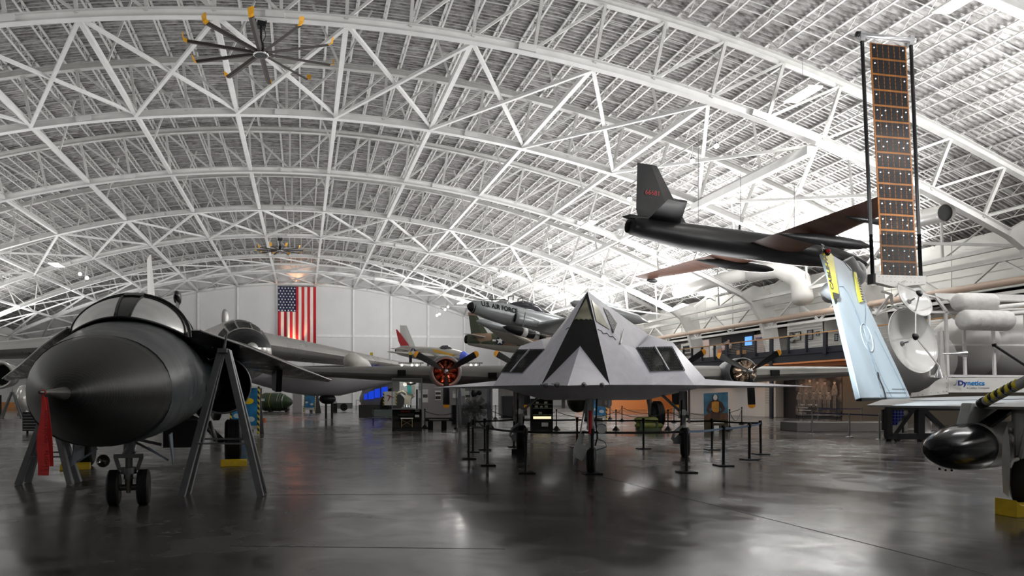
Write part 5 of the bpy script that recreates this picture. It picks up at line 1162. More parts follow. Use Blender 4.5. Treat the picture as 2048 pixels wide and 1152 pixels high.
# ---------------------------------------------------------------- lamps
LG_=glow('high_bay_panel',(1,.98,.94),14)
def highbay(c,l,w,lab,rz_=0):
    t=thing('high_bay_light',lab,'ceiling light',c,rz_); g=MB(); g.box((0,0,.05),(w,l,.1)); g.build('housing',WPAINT,t)
    g=MB(); 
    for k in range(4): g.b2((-w/2+.04+k*(w-.04)/4,-l/2+.04,-.03),(-w/2+.0+(k+1)*(w-.04)/4,l/2-.04,-.005))
    g.build('tube_row',LG_,t); g=MB(); g.tube([(0,-l/2,.1),(0,0,.9),(0,l/2,.1)],.01,5); g.tube([(0,0,.9),(0,0,2.)],.01,5); g.build('hanger',GREYM,t)
    area('area_light',tuple(Vector(c)-V(0,0,.08)),tuple(Vector(c)-V(0,0,5)),260,w,l,(1,.97,.92))
for x,y,d,lab in ((1605,190,37,'bright rectangular ceiling light left of the solar panel, the largest lit one'),(1920,3,30,'ceiling light at the top right edge of the roof'),(1178,449,60,'bright ceiling light above and left of the spy jet tail'),(1005,551,85,'ceiling light above the grey lettered jet'),(922,606,100,'distant ceiling light left of the grey lettered jet nose'),(113,530,62,'ceiling light low on the left roof slope')):
    highbay(atD(x,y,d),1.9,.8,lab,.0)
TL=glow('spot_lens',(1,.98,.95),30)
grp={}
for i,(x,y,d,lab) in enumerate(((1433,292,42,'track spot lamp above the spy jet tail, right one of the pair'),(1385,322,42,'track spot lamp above the spy jet tail, left one of the pair'),(1300,372,43,'track spot lamp shining beside the spy jet tail fin'),(1259,398,44,'track spot lamp left of the spy jet tail fin'),(1117,482,62,'upper of two far spot lamps left of the bright ceiling light'),(1100,493,62,'lower of two far spot lamps left of the bright ceiling light'),(978,568,85,'spot lamp above the nose of the grey jet, upper one'),(966,574,85,'spot lamp above the nose of the grey jet, lower one'),(896,614,98,'upper spot lamp of the row over the silver fighter'),(890,619,98,'second spot lamp of the row over the silver fighter'),(879,628,98,'third spot lamp of the row over the silver fighter'),(874,631,98,'lowest spot lamp of the row over the silver fighter'),(160,548,60,'left of two spot lamps on the left roof slope'),(174,556,60,'right of two spot lamps on the left roof slope'))):
    c=atD(x,y,d); t=thing('track_spotlight',lab,'spotlight',c); g=MB(); dn=Vector((0,0,H))-c; dn.normalize(); dn=(dn+V(0,0,-.4)).normalized()
    r=.16
    g.lathe([(-.35,.06),(-.3,r*.8),(0,r),(0,r*.8)],along((0,0,0),dn),16); g.build('housing',BLACK if d<50 else WPAINT,t,smooth=True); g=MB(); g.lathe([(.012,.001),(.012,r*.85),(.0,r*.85)],along((0,0,0),dn),16); g.build('lens',TL,t)
    g=MB(); g.tube([(0,0,.05),(0,0,.8)],.02,5); g.build('stem',WPAINT,t)
g=MB(); a=atD(1460,268,42); b=atD(1255,400,44); g.beam(a+V(0,0,.8),b+V(0,0,.8),.08,.08); o=g.build('lighting_track',STEEL2); tag(o,'long tan lighting rail carrying the spot lamps above the spy jet tail','rail')
# runway beam for hung craft
g=MB(); a=off(27.6,-.45)+V(0,trussY(1)+.3,0); b=off(21.7+6,-.45)+V(0,trussY(2),0); g.beam(a,b,.4,.45); o=g.build('suspension_beam',WHITE); tag(o,'heavy grey steel beam slung under the arches above the spy jet, with hanger clamps','steel beam')
# ---------------------------------------------------------------- pipe and ducts on the right
PT=mat('tan_pipe_paint',(.50,.38,.30),.4); 
p=atX(1673,619,39.6); g=MB(); g.tube([V(39.6,y,p.z+.02*math.sin(y)) for y in range(-10,116,6)],.22,12); o=g.build('service_pipe',PT,smooth=True); tag(o,'long tan service pipe running along the right side above the balcony','pipe')
g=MB(); z2=atX(1389,637,39.6).z
g.beam((39.8,-10,z2),(39.8,115,z2),.25,.3); g.beam((39.8,-10,z2-2.0),(39.8,115,z2-2.),.2,.2)
for k in range(21):
    y=-10+6*k; g.beam((39.8,y,z2),(39.8,y+3,z2-2),.13); g.beam((39.8,y+3,z2-2),(39.8,y+6,z2),.13)
o=struct('trim_%d'%tn,g,WHITE); tn+=1
DU=mat('white_duct',(.72,.71,.68),.35)
g=MB(); g.tube([atD(1893,425,38),atD(1840,437,40),atD(1700,462,50)],.45,20,cap=False); g.tube([atD(1893,425,38),atD(1886,427,38.3)],.46,20,cap=False); o=g.build('round_duct',DU,smooth=True); tag(o,'white round air duct with open dark end, high right behind the solar panel','air duct')
g=MB(); g.lathe([(0,.44),(0,.001)],along(atD(1889,426,38.2),atD(1893,425,38)-atD(1840,437,40)),20,cap=False); q_=g.build('duct_mouth',DARK,o); q_.parent=o
g=MB(); g.tube([atD(1355,585,72),atD(1420,565,66),atD(1500,545,62)],.55,16); g.tube([atD(1500,545,62),atD(1560,538,60),atD(1600,560,58),atD(1606,600,57)],.75,16); o=g.build('round_duct',DU,smooth=True); tag(o,'thick white air duct bending down the right wall below the spy jet','air duct')

# ---------------------------------------------------------------- balcony on the right
BX=35.; t=thing('balcony','long dark steel balcony with brown handrail along the right side','balcony',(BX,0,0))
NV_=mat('dark_navy_steel',(.018,.02,.028),.45); HR=mat('oak_handrail',(.42,.23,.09),.35)
g=MB(); g.b2((0,18,4.1),(.25,112,5.02)); g.b2((-.06,18,4.62),(0,112,4.68)); g.build('fascia',NV_,t)
g=MB(); g.b2((.25,18,4.72),(12.3,112,4.95)); g.build('floor_slab',mat('balcony_floor',(.12,.11,.1),.5),t)
g=MB(); g.b2((-.08,18,5.95),(.08,112,6.03)); g.build('handrail',HR,t)
k=0; y=21.
def pyY(px_): return atX(px_,690,BX).y
ps=[pyY(x) for x in (1368,1385,1405,1430,1455,1483,1512,1544,1578,1614,1652,1691)]
for i,y in enumerate(ps+[pyY(1735),ps[-1]-9,ps[-1]-12.5,ps[-1]-16]):
    big=i in (4,7,10); w=.3 if big else .13; g=MB(); g.b2((-.12,y-w/2,4.75 if not big else (0.0 if i in(7,) else 4.5)),(.04,y+w/2,5.96)); g.build('post',NV_,t)
g=MB()
for k in range(6): g.b2((-.01,18,5.15+.13*k),(.01,112,5.165+.13*k))
g.build('rail_cables',mat('thin_steel_cable',(.4,.38,.34),.4),t)['kind']='stuff'
g=MB(); g.b2((-.05,18,3.98),(.35,112,4.1)); g.build('orange_soffit_trim',mat('orange_wood',(.55,.2,.06),.45),t)
# soffit and lower wall
g=MB(); g.b2((BX+.25,18,3.72),(37,112,3.98)); struct('trim_%d'%tn,g,mat('orange_soffit',(.5,.17,.06),.6)); tn+=1
GW_=mat('gallery_white_wall',(.62,.57,.53),.6); GK=mat('gallery_charcoal_wall',(.028,.026,.024),.5); GB_=mat('gallery_brown_wall',(.10,.08,.055),.5)
def ws(px0,px1,m,z1=3.98,x=37.,z0=0.,t_=.3):
    a=atX(px0,790,x).y; b=atX(px1,790,x).y; g=MB(); g.b2((x,min(a,b),z0),(x+t_,max(a,b),z1)); return g,m,(a+b)/2
nwall=0
for a,b,m,x in ((1300,1530,GW_,37.),(1550,1592,GK,37.),(1684,2048,GB_,37.),(1592,1684,GK,37.02)):
    g,m_2,_=ws(a,b,m,x=x); struct('wall_gallery',g,m_2)
g,_,_=ws(1529,1551,None,x=36.3,z1=3.6,t_=.7); o=g.build('text_pillar',mat('lit_cream_pillar',(.5,.45,.38),.6),bevel=.05); tag(o,'cream pillar panel with a round emblem and lines of text under the balcony','exhibit pillar')
ey=(atX(1529,790,36.3).y+atX(1551,790,36.3).y)/2
g=MB(); g.lathe([(0,.4),(.01,.4),(.01,.001)],along((36.29,ey,2.95),(-1,0,0)),24); q_=g.build('round_emblem',WPAINT,o)
g=MB()
for k in range(7): g.b2((36.285,ey-.55,2.3-.2*k),(36.295,ey+.55,2.33-.2*k))
g.build('printed_lines',mat('grey_print',(.2,.18,.16),.6),o)
# mural of a bomber crew
def poly_person(g,M,x,z,h,sc=1.,d=0.):
    def P(u,v): return M@V(x+u*sc,z+v*h,d)
    def disc(cx,cz,rx,rz,n=12): return [P(cx+rx*math.cos(2*PI*k/n),cz+rz*math.sin(2*PI*k/n)) for k in range(n)]
    nn=(M.to_3x3()@V(0,0,1))*.004
    g.mi=0; g.prism(disc(0,.93,.10,.065),nn); g.mi=1
    g.prism([P(-.13,.5),P(.13,.5),P(.15,.82),P(.06,.87),P(-.06,.87),P(-.15,.82)],nn)
    g.prism([P(-.15,.82),P(-.24,.6),P(-.2,.45),P(-.14,.47),P(-.12,.7)],nn); g.prism([P(.15,.82),P(.24,.6),P(.2,.45),P(.14,.47),P(.12,.7)],nn)
    g.mi=2; g.prism([P(-.13,.5),P(.13,.5),P(.12,0),P(.02,0),P(0,.42),P(-.02,0),P(-.12,0)],nn)
    g.mi=3; g.prism([P(.1*math.cos(a),.95+.06*math.sin(a)) for a in [PI*k/8 for k in range(9)]],nn*1.6); g.mi=0
t=thing('crew_mural','dark wall mural photograph of an air crew with a bomber, under the balcony','mural',(36.98,0,0))
y0=atX(1592,790,36.98).y; y1=atX(1684,790,36.98).y; Mm=frame((-.01,y0,0),(0,-1,0),(-1,0,0)); WW=abs(y1-y0)
g=MB(); g.b2((-.03,min(y0,y1),.25),(0,max(y0,y1),3.72)); 
def mural_mat():
    m,nt,b=new_mat('sepia_mural_print'); N=nt.nodes; L=nt.links; tc=N.new('ShaderNodeTexCoord'); n=N.new('ShaderNodeTexNoise'); n.inputs['Scale'].default_value=.7; n.inputs['Detail'].default_value=4; L.new(tc.outputs['Object'],n.inputs['Vector'])
    r=N.new('ShaderNodeValToRGB'); r.color_ramp.elements[0].position=.45; r.color_ramp.elements[0].color=(.015,.01,.008,1); r.color_ramp.elements[1].position=.72; r.color_ramp.elements[1].color=(.35,.27,.22,1); L.new(n.outputs['Fac'],r.inputs[0]); L.new(r.outputs[0],b.inputs['Base Color']); b.inputs['Roughness'].default_value=.5; return m
mu=g.build('print_sheet',mural_mat(),t)
FC=mat('print_face',(.45,.36,.30),.6); JA=mat('print_jacket',(.20,.16,.13),.6,noise=.4,scale=6); TR=mat('print_trousers',(.12,.10,.085),.6,noise=.3,scale=6); CP=mat('print_cap',(.06,.05,.04),.6)
g=MB()
for i,(f,h,z,s_) in enumerate(((.14,1.75,.9,1.3),(.33,2.1,.85,1.3),(.5,1.95,.85,1.3),(.66,1.9,.85,1.25),(.86,1.95,.8,1.25))): poly_person(g,Mm,f*WW,z,h,s_,.03)
for f in (.08,.25,.42,.56,.74): poly_person(g,Mm,f*WW,.85,1.15,1.2,.035)
g.build('printed_crew',[FC,JA,TR,CP],mu)
TW=mat('print_white',(.7,.68,.64),.5)
text('lettering','“To huge to think of that plane',.17,TW,mu,Mm@Matrix.Translation((.25,.98,.035)),ext=.003); text('lettering','as an old friend.”',.17,TW,mu,Mm@Matrix.Translation((.3,.76,.035)),ext=.003)
text('lettering','CAPTAIN JOE B.',.13,TW,mu,Mm@Matrix.Translation((.3,.36,.035)),ext=.003); g=MB(); g.box(Mm@V(WW*.2,.62,.03),(.01,WW*.32,.03)); g.build('rule_line',TW,mu)
# upper gallery display
ux=42.
def up(px0,py0,px1,py1,m,nm,lab,cat,x=ux,th=.12,grp=None):
    a=atX(px0,py0,x); b=atX(px1,py1,x); g=MB(); g.b2((x,min(a.y,b.y),min(a.z,b.z)),(x+th,max(a.y,b.y),max(a.z,b.z))); o=g.build(nm,m); tag(o,lab,cat,grp); return o,a,b
SD=mat('white_siding',(.72,.71,.69),.5)
a=atX(1574,640,43.); b=atX(1644,702,43.); g=MB(); n=14; z0,z1=4.95,8.24
for k in range(n): 
    zA=z0+(z1-z0)*k/n; g.prism([(43,min(a.y,b.y),zA),(43.06,min(a.y,b.y),zA+(z1-z0)/n),(43.2,min(a.y,b.y),zA+(z1-z0)/n),(43.2,min(a.y,b.y),zA)],(0,abs(a.y-b.y),0))
o=struct('wall_display',g,SD)
a2=atX(1735,640,44.5); g=MB(); g.b2((44.5,a2.y,4.95),(44.7,b.y,8.24)); g.b2((43.1,b.y,4.95),(44.7,b.y+.15,8.24)); struct('wall_display',g,WALLM)
FRK=mat('black_picture_frame',(.02,.02,.02),.4)
for j,(x0,y0,x1,y1,c,lab) in enumerate(((1580,666,1586,676,(.3,.32,.3),'small framed picture at the left end of the upstairs white wall'),(1580.5,674,1588,684.5,(.35,.34,.3),'framed picture below the leftmost small one on the upstairs white wall'),(1590,665,1600.7,679.5,(.55,.55,.5),'wide framed landscape picture upstairs, second from left'),(1615,661,1625,678.5,(.25,.26,.3),'tall framed portrait picture upstairs on the white wall'),(1633,664,1638.5,671,(.2,.35,.55),'small blue picture at the right end of the upstairs white wall'),(1670,669,1675.5,681,(.15,.25,.3),'dark framed picture upstairs near the folded wing'))):
    a=atX(x0,y0,42.9); b=atX(x1,y1,42.9); t=thing('framed_picture',lab,'picture',(42.9,(a.y+b.y)/2,(a.z+b.z)/2)); w=abs(a.y-b.y); h=abs(a.z-b.z)
    g=MB(); 
    for s in (-1,1): g.box((0,s*w/2,0),(.06,.07,h+.07)); g.box((0,0,s*h/2),(.06,w,.07))
    g.build('frame',FRK,t); g=MB(); g.box((.01,0,0),(.03,w,h)); g.build('print',mat('print_%d'%j,c,.5,noise=.5,scale=4),t)
o,_,_=up(1443,669,1508,707,mat('dark_room_shade',(.03,.03,.035),.6),'dark_room_panel','flat dark panel standing for the dark room upstairs, behind the blue screen','display',x=44.,th=.3)  # flat dark sheet stands for the shade of the room behind
o,_,_=up(1489.7,674,1502,690,glow('blue_screen',(.12,.35,.9),1.3),'video_screen','small glowing blue video screen upstairs behind the railing','screen',x=43.88)
PK_=mat('pale_pink_panel',(.62,.50,.46),.5)
for (x0,y0,x1,y1,lab,title) in ((1508,670,1528,706,'tall pale info panel upstairs to the right of the blue screen','THE DAY'),(1396,682,1418,714,'pale info panel upstairs left of the persons','THE')):
    o,a,b=up(x0,y0,x1,y1,PK_,'info_panel',lab,'info panel',x=42.6,th=.08)
    text('lettering',title,.28,BL,o,frame((42.58,max(a.y,b.y)-.25,max(a.z,b.z)-.45),(0,-1,0),(-1,0,0)),ext=.004)
    g=MB()
    for k in range(6): g.b2((42.585,min(a.y,b.y)+.25,max(a.z,b.z)-.75-.18*k),(42.595,max(a.y,b.y)-.5,max(a.z,b.z)-.70-.18*k))
    g.build('printed_lines',GI,o)
o,a,b=up(1362,688,1394,712,mat('grey_photo_board',(.55,.54,.52),.5),'photo_board','white board of small portrait photographs upstairs at the far left of the gallery','photo board',x=43.,th=.08)
g=MB()
for r in range(3):
    for c in range(7): yy=max(a.y,b.y)-.6-c*(abs(a.y-b.y)-1)/7; zz=max(a.z,b.z)-.3-r*.42; g.b2((42.97,yy-.2,zz-.3),(42.99,yy+.1,zz))
g.build('portraits',FRK,o)
o,_,_=up(1435.5,699,1445,713,mat('orange_kiosk',(.6,.14,.03),.5),'kiosk','orange kiosk upstairs beside the person in a pale shirt','kiosk',x=41.,th=.6)
o,_,_=up(1473,701,1482,712,mat('wood_counter',(.45,.22,.06),.5),'display_case','small wooden case upstairs behind the railing','display case',x=40.,th=.5)
# visitors upstairs
def skinned(name,verts,edges,radii,m,parent,root_i=0,sub=1):
    me=bpy.data.meshes.new(name); me.from_pydata([tuple(v) for v in verts],edges,[]); o=bpy.data.objects.new(name,me); C.objects.link(o); o.parent=parent
    md=o.modifiers.new('skin','SKIN'); 
    for i,r in enumerate(radii): me.skin_vertices[0].data[i].radius=(r,r)
    me.skin_vertices[0].data[root_i].use_root=True; s=o.modifiers.new('sub','SUBSURF'); s.levels=sub; s.render_levels=sub; me.materials.append(m); md.use_smooth_shade=True; return o
SKN=mat('skin',(.5,.3,.22),.5)
def person(loc,h,lab,shirt,hair,rz_):
    t=thing('person',lab,'person',loc,rz_); k=h/1.75
    vv=[(0,0,.95),(0,0,1.15),(0,0,1.38),(0,.01,1.5),(0,0,1.60),(-.17,0,1.40),(-.25,.02,1.13),(-.22,.16,.93),(.17,0,1.40),(.25,.02,1.13),(.22,.16,.93),(-.1,0,.9),(-.11,.02,.5),(-.11,-.02,.08),(-.11,.13,.04),(.1,0,.9),(.11,.02,.5),(.11,-.02,.08),(.11,.13,.04)]
    ed=[(0,1),(1,2),(2,3),(3,4),(2,5),(5,6),(6,7),(2,8),(8,9),(9,10),(0,11),(11,12),(12,13),(13,14),(0,15),(15,16),(16,17),(17,18)]
    ra=[.14,.13,.14,.055,.07,.065,.045,.035,.065,.045,.035,.10,.07,.05,.04,.10,.07,.05,.04]
    b=skinned('body',[V(*v)*k for v in vv],ed,[r*k for r in ra],SKN,t)
    g=MB(); g.ball(V(0,.01,1.635)*k,.1*k,16,(.8,.95,1.2)); g.ball(V(0,.11,1.62)*k,.018*k,8); g.ball(V(-.08,.01,1.62)*k,.022*k,8); g.ball(V(.08,.01,1.62)*k,.022*k,8); hd=g.build('head',SKN,t,smooth=True)
    g=MB(); g.ball(V(0,-.015,1.665)*k,.107*k,16,(.82,.95,1.05)); g.build('hair',hair,hd,smooth=True)
    s=skinned('shirt',[V(*v)*k for v in ((0,0,.93),(0,0,1.15),(0,0,1.38),(0,.01,1.46),(-.18,0,1.40),(-.24,.01,1.2),(.18,0,1.40),(.24,.01,1.2))],[(0,1),(1,2),(2,3),(2,4),(4,5),(2,6),(6,7)],[r*k for r in (.165,.155,.165,.08,.085,.07,.085,.07)],shirt,t)
    p=skinned('trousers',[V(*v)*k for v in ((0,0,.95),(-.1,0,.88),(-.11,.02,.5),(-.11,-.02,.14),(.1,0,.88),(.11,.02,.5),(.11,-.02,.14))],[(0,1),(1,2),(2,3),(0,4),(4,5),(5,6)],[r*k for r in (.15,.12,.085,.07,.12,.085,.07)],mat('dark_trousers',(.02,.022,.03),.7),t)
    return t
pa=atX(1447,712,37.5); pb=atX(1457,712,38.2)
person((pa.x,pa.y,4.95),1.45,'smaller person in a pink and white shirt at the upstairs railing, from behind',mat('pink_white_shirt',(.70,.52,.55),.7,noise=.15,scale=9),mat('brown_hair',(.12,.06,.03),.6),-1.2)
person((pb.x,pb.y,4.95),1.78,'taller person with reddish hair and a white shirt, half behind an upstairs railing post',mat('white_shirt',(.72,.70,.68),.7),mat('red_grey_hair',(.35,.2,.14),.6),2.2)

# ---------------------------------------------------------------- floor level exhibits
def M_at(px_,py_,rz_=-TH):
    b=gnd(px_,py_); return b,Matrix.Translation(b)@Matrix.Rotation(rz_,4,'Z'),H*F/(py_-HY)
# A-boards
SKY=mat('blue_sky_print',(.02,.19,.42),.4,noise=.5,scale=2.2); HZ=None
def hazard():
    m,nt,b=new_mat('yellow_black_stripes'); N=nt.nodes; L=nt.links; tc=N.new('ShaderNodeTexCoord'); w=N.new('ShaderNodeTexWave'); w.bands_direction='DIAGONAL'; w.inputs['Scale'].default_value=2.6; mp=N.new('ShaderNodeMapping'); L.new(tc.outputs['Object'],mp.inputs[0]); L.new(mp.outputs[0],w.inputs[0]); gt=N.new('ShaderNodeMath'); gt.operation='GREATER_THAN'; gt.inputs[1].default_value=.5; L.new(w.outputs['Fac'],gt.inputs[0]); mx=N.new('ShaderNodeMixRGB'); L.new(gt.outputs[0],mx.inputs[0]); mx.inputs[1].default_value=(.8,.6,.02,1); mx.inputs[2].default_value=(.01,.01,.01,1); L.new(mx.outputs[0],b.inputs['Base Color']); return m
HZ=hazard(); YB_=mat('yellow_burst',(.85,.6,.02),.4); WB_=mat('white_cloud_print',(.6,.7,.75),.5)
def aboard(px_,py_,w,h,lean,lab,rz_=-TH):
    b,M,d=M_at(px_,py_,rz_); t=thing('sandwich_board',lab,'sign',b,rz_); R=Matrix.Rotation(-lean,4,'X')
    def bx(a,c): 
        g.prism([R@V(a[0],a[1],a[2]),R@V(c[0],a[1],a[2]),R@V(c[0],a[1],c[2]),R@V(a[0],a[1],c[2])],(R.to_3x3()@V(0,c[1]-a[1],0)))
    g=MB(); bx((-w/2,0,.22*h*.6),(w/2,.04,h)); bx((-w/2,0,0),(-w*.3,.04,h*.15)); bx((w*.3,0,0),(w/2,.04,h*.15)); bx((-w/2,.0,h*.12),(w/2,.04,h*.2)); f=g.build('front_panel',WPAINT,t)
    g=MB(); bx((-w*.43,-.012,.2*h),(w*.43,-.002,h*.97)); g.build('printed_sheet',SKY,f)
    for s in (-1,1): g=MB(); bx((s*w*.465-w*.035,-.014,.03*h),(s*w*.465+w*.035,-.002,h)); g.build('hazard_strip',HZ,f)
    g=MB(); P=[R@V(.12*w+w*.17*(1+.12*(k%2))*math.cos(2*PI*k/32),-.02,h*.70+w*.10*(1+.12*(k%2))*math.sin(2*PI*k/32)) for k in range(32)]; g.prism(P,(0,-.008,0)); g.build('yellow_burst',YB_,f)
    g=MB(); 
    for x,z,r in ((-.2,.82,.09),(-.1,.85,.1),(.02,.80,.07),(-.25,.4,.08),(.2,.33,.09)): P=[R@V(w*x+w*r*1.6*math.cos(2*PI*k/14),-.016,h*z+w*r*math.sin(2*PI*k/14)) for k in range(14)]; g.prism(P,(0,-.003,0))
    g.build('printed_cloud',WB_,f)
    g=MB(); g.prism([V(-w/2,.04+h*math.sin(lean),h*math.cos(lean)),V(w/2,.04+h*math.sin(lean),h*math.cos(lean)),V(w/2,h*.55,0),V(-w/2,h*.55,0)],(0,.03,0)); g.build('back_panel',GREYM,t)
    return t
aboard(489,871,1.28,2.12,.06,'large blue sky sandwich board with striped edges and yellow burst, behind the right A-frame stand')
aboard(618,826,1.25,2.6,.14,'narrow distant blue sandwich board leaning right of the green bomb',-TH-.35)
# green bomb
b,M,d=M_at(556,823.5); t=thing('green_bomb','fat dark green bomb on a low black cradle, left of the distant blue board','bomb',b,-TH); s=d/F
GR=mat('olive_green_gloss',(.035,.065,.028),.3,noise=.1)
g=MB(); R=19*s; g.lathe([(-40*s,R*.7),(-28*s,R*.97),(-25*s,R),(-24.4*s,R*.97),(2*s,R*.97),(3*s,R),(5*s,R),(5.5*s,R*.95),(9*s,R*.93),(10*s,R*.87),(14*s,R*.84),(15*s,R*.75),(22*s,R*.55),(28*s,R*.35),(33*s,.02)],along((0,0,1.02+.0),(1,-.25,0)),36); g.build('bomb_body',GR,t,auto=.4)
g=MB(); g.lathe([(-12*s,R*.985),(-11.2*s,R*.985)],along((0,0,1.02),(1,-.25,0)),36,cap=False); g.build('yellow_band',YELLOW,t)
g=MB(); g.b2((-1.2,-.5,.12),(1.2,.5,.3)); g.b2((-.9,-.7,.0),(-.6,.7,.5)); g.b2((.8,-.7,0),(1.1,.7,.5)); g.b2((-.8,-.6,.3),(-.3,-.5,.45)); g.build('cradle',BLACK,t)
# orange kerb post and notice
t=thing('notice_post','thin grey post with a white notice and orange foot beside the large blue board','sign post',gnd(522,843),-TH)
g=MB(); g.b2((-.05,-.05,0),(.05,.05,2.2)); g.build('post',mat('brown_post',(.12,.05,.03),.5),t); g=MB(); g.b2((-.3,-.3,0),(.3,.3,.22)); g.build('foot',mat('orange_foot',(.6,.16,.03),.5),t); g=MB(); g.b2((-.2,-.08,1.35),(.25,-.06,1.5)); g.build('notice',WPAINT,t)
# glass display case
CLEAR=glassmat('case_glass',(.96,.98,.98),.05); CG2=mat('case_base_charcoal',(.055,.055,.05),.35)
def edges_box(g,a,b,w):
    for x in (a[0],b[0]):
        for y in (a[1],b[1]): g.beam((x,y,a[2]),(x,y,b[2]),w)
    for z in (a[2],b[2]):
        for y in (a[1],b[1]): g.beam((a[0],y,z),(b[0],y,z),w)
        for x in (a[0],b[0]): g.beam((x,a[1],z),(x,b[1],z),w)
b,M,d=M_at(814,862); s=d/F; t=thing('glass_display_case','tall glass display case with white robot-like instrument above a dark base, in mid floor','display case',b,-TH); w=30*s; 
g=MB(); g.b2((-w,-.0,0),(w,1.05,.16)); g.build('plinth',BLACK,t)
g=MB(); g.b2((-w,.75,.16),(w,1.0,44*s)); g.b2((-w,.0,44*s-.04),(w,1.0,44*s)); g.b2((-w,0,.16),(-w+.03,.8,44*s)); g.b2((w-.03,0,.16),(w,.8,44*s)); g.build('base_cabinet',CG2,t)
g=MB(); edges_box(g,(-w,0,44*s),(w,1.0,105*s),.035); g.build('glass_frame',GREYM,t)
g=MB(); 
for bb in (((-w,0,44*s),(w,.008,105*s)),((-w,0,44*s),(-w+.008,1.0,105*s)),((w-.008,0,44*s),(w,1.0,105*s))): g.b2(*bb)
g.build('glass_panes',CLEAR,t)
b2,M2,_=M_at(814,856); spot('spot_light',M@V(.2,.2,105*s),M@V(0,.7,44*s),45,90,(1,.9,.75),.08); t2=thing('white_instrument','white and brass optical instrument standing inside the tall glass case','instrument',M@V(0,.5,44*s+.001),-TH)
WI=mat('ivory_plastic',(.62,.58,.48),.4); TE=mat('teal_panel',(.02,.25,.27),.4)
g=MB(); g.lathe([(0,.28),(.06,.28),(.08,.2),(.2,.18)],None,20); g.build('turntable',CHROME,t2,auto=.5)
g=MB(); g.loft([[V(-.14,-.14,.2),V(.12,-.14,.2),V(.12,.14,.2),V(-.14,.14,.2)],[V(-.1,-.13,.6),V(.22,-.13,.62),V(.22,.13,.62),V(-.1,.13,.6)],[V(-.02,-.1,.8),V(.2,-.1,.8),V(.2,.1,.8),V(-.02,.1,.8)]]); g.tube([(0,-.0,.72),(-.25,-.05,.86),(-.5,-.05,.74)],[.11,.09,.07],10); g.tube([(.1,0,.5),(.35,-.05,.66)],.09,8); g.build('arm_body',WI,t2,auto=.6)
g=MB(); g.prism([V(.05,-.15,.75),V(.25,-.15,.72),V(.2,-.15,1.15),V(0,-.15,1.15)],(0,.3,0)); g.build('screen_head',TE,t2); g=MB(); g.b2((.25,-.14,.72),(.4,.14,1.15)); g.build('side_cover',mat('steel_sheet',(.4,.4,.38),.3,.7),t2)
g=MB(); g.ball((.15,0,1.25),.25,12,(1.3,.9,.35)); g.tube([(.5,.1,0),(.5,.1,.95)],.05,8); g.build('dark_mount',BLACK,t2)
t3=thing('small_display_stand','little table with brass legs and models in the lower part of the glass case','display stand',M@V(0,.35,.162),-TH)
BRS=mat('brass',(.55,.42,.2),.3,.8)
g=MB(); 
for x in (-.26,.26): g.tube([(x,-.1,0),(x,-.1,.42)],.018,6)
g.tube([(-.26,-.1,.08),(.26,-.1,.38)],.01,5); g.tube([(.26,-.1,.08),(-.26,-.1,.38)],.01,5); g.build('legs',BRS,t3)
g=MB(); g.b2((-.3,-.2,.42),(.3,.2,.47)); g.build('table_top',WPAINT,t3); g=MB(); g.b2((-.3,-.15,.55),(.35,.15,.68)); g.tube([(-.45,-.1,.6),(-.2,-.1,.58)],.06,8); g.build('dark_model',BLACK,t3); g=MB(); g.b2((-.3,-.12,.75),(.15,.1,.82)); g.build('red_model',mat('dark_red_model',(.3,.03,.02),.5),t3); g=MB(); g.b2((.4,-.1,.5),(.6,.0,.62)); g.b2((.4,-.1,.76),(.62,.0,.9)); g.build('white_cards',WPAINT,t3)
# benches
def bench(px_,py_,w,lab,m,back=True,rz_=-TH):
    b,M,d=M_at(px_,py_,rz_); t=thing('bench',lab,'bench',b,rz_); g=MB(); g.b2((-w/2,0,.42),(w/2,.5,.46)); g.build('seat',m,t)
    if back: g=MB(); g.prism([V(-w/2,.5,.5),V(w/2,.5,.5),V(w/2,.58,.9),V(-w/2,.58,.9)],(0,.03,0)); g.build('backrest',m,t)
    for s in (-1,1):
        g=MB(); x=s*(w/2-.06); g.tube([(x,.02,0),(x,.05,.42),(x,.05,.62),(x,.5,.64)],.022,6); g.tube([(x,.55,0),(x,.5,.45),(x,.58,.9)],.022,6); g.build('leg',BLACK,t)
bench(770,851,1.5,'pale metal bench left of the tall glass case, its legs black',mat('pale_bench_metal',(.28,.34,.34),.3,.5))
bench(1346,822,1.5,'small mesh bench under the balcony far behind the nose gear',GREYM)
bench(1645,844,2.6,'low bench in front of the crew mural',GREYM,False)
t=thing('low_sign_table','low black table-like sign rail with pale lettering, right of the tall glass case','sign',gnd(878,859),-TH); s=H/69
g=MB(); g.prism([V(-28*s,-.1,20*s),V(28*s,-.1,20*s),V(28*s,.15,23.5*s),V(-28*s,.15,23.5*s)],(0,.02,-.08)); tt=g.build('sloping_top',BLACK,t)
for x in (-17,10): g=MB(); g.b2((x*s-.13,-.02,0),(x*s+.13,.12,20*s)); g.build('leg',BLACK,t)
g=MB(); g.box((0,-.112,19.6*s),(40*s,.006,.03)); g.build('printed_line',WPAINT,tt)
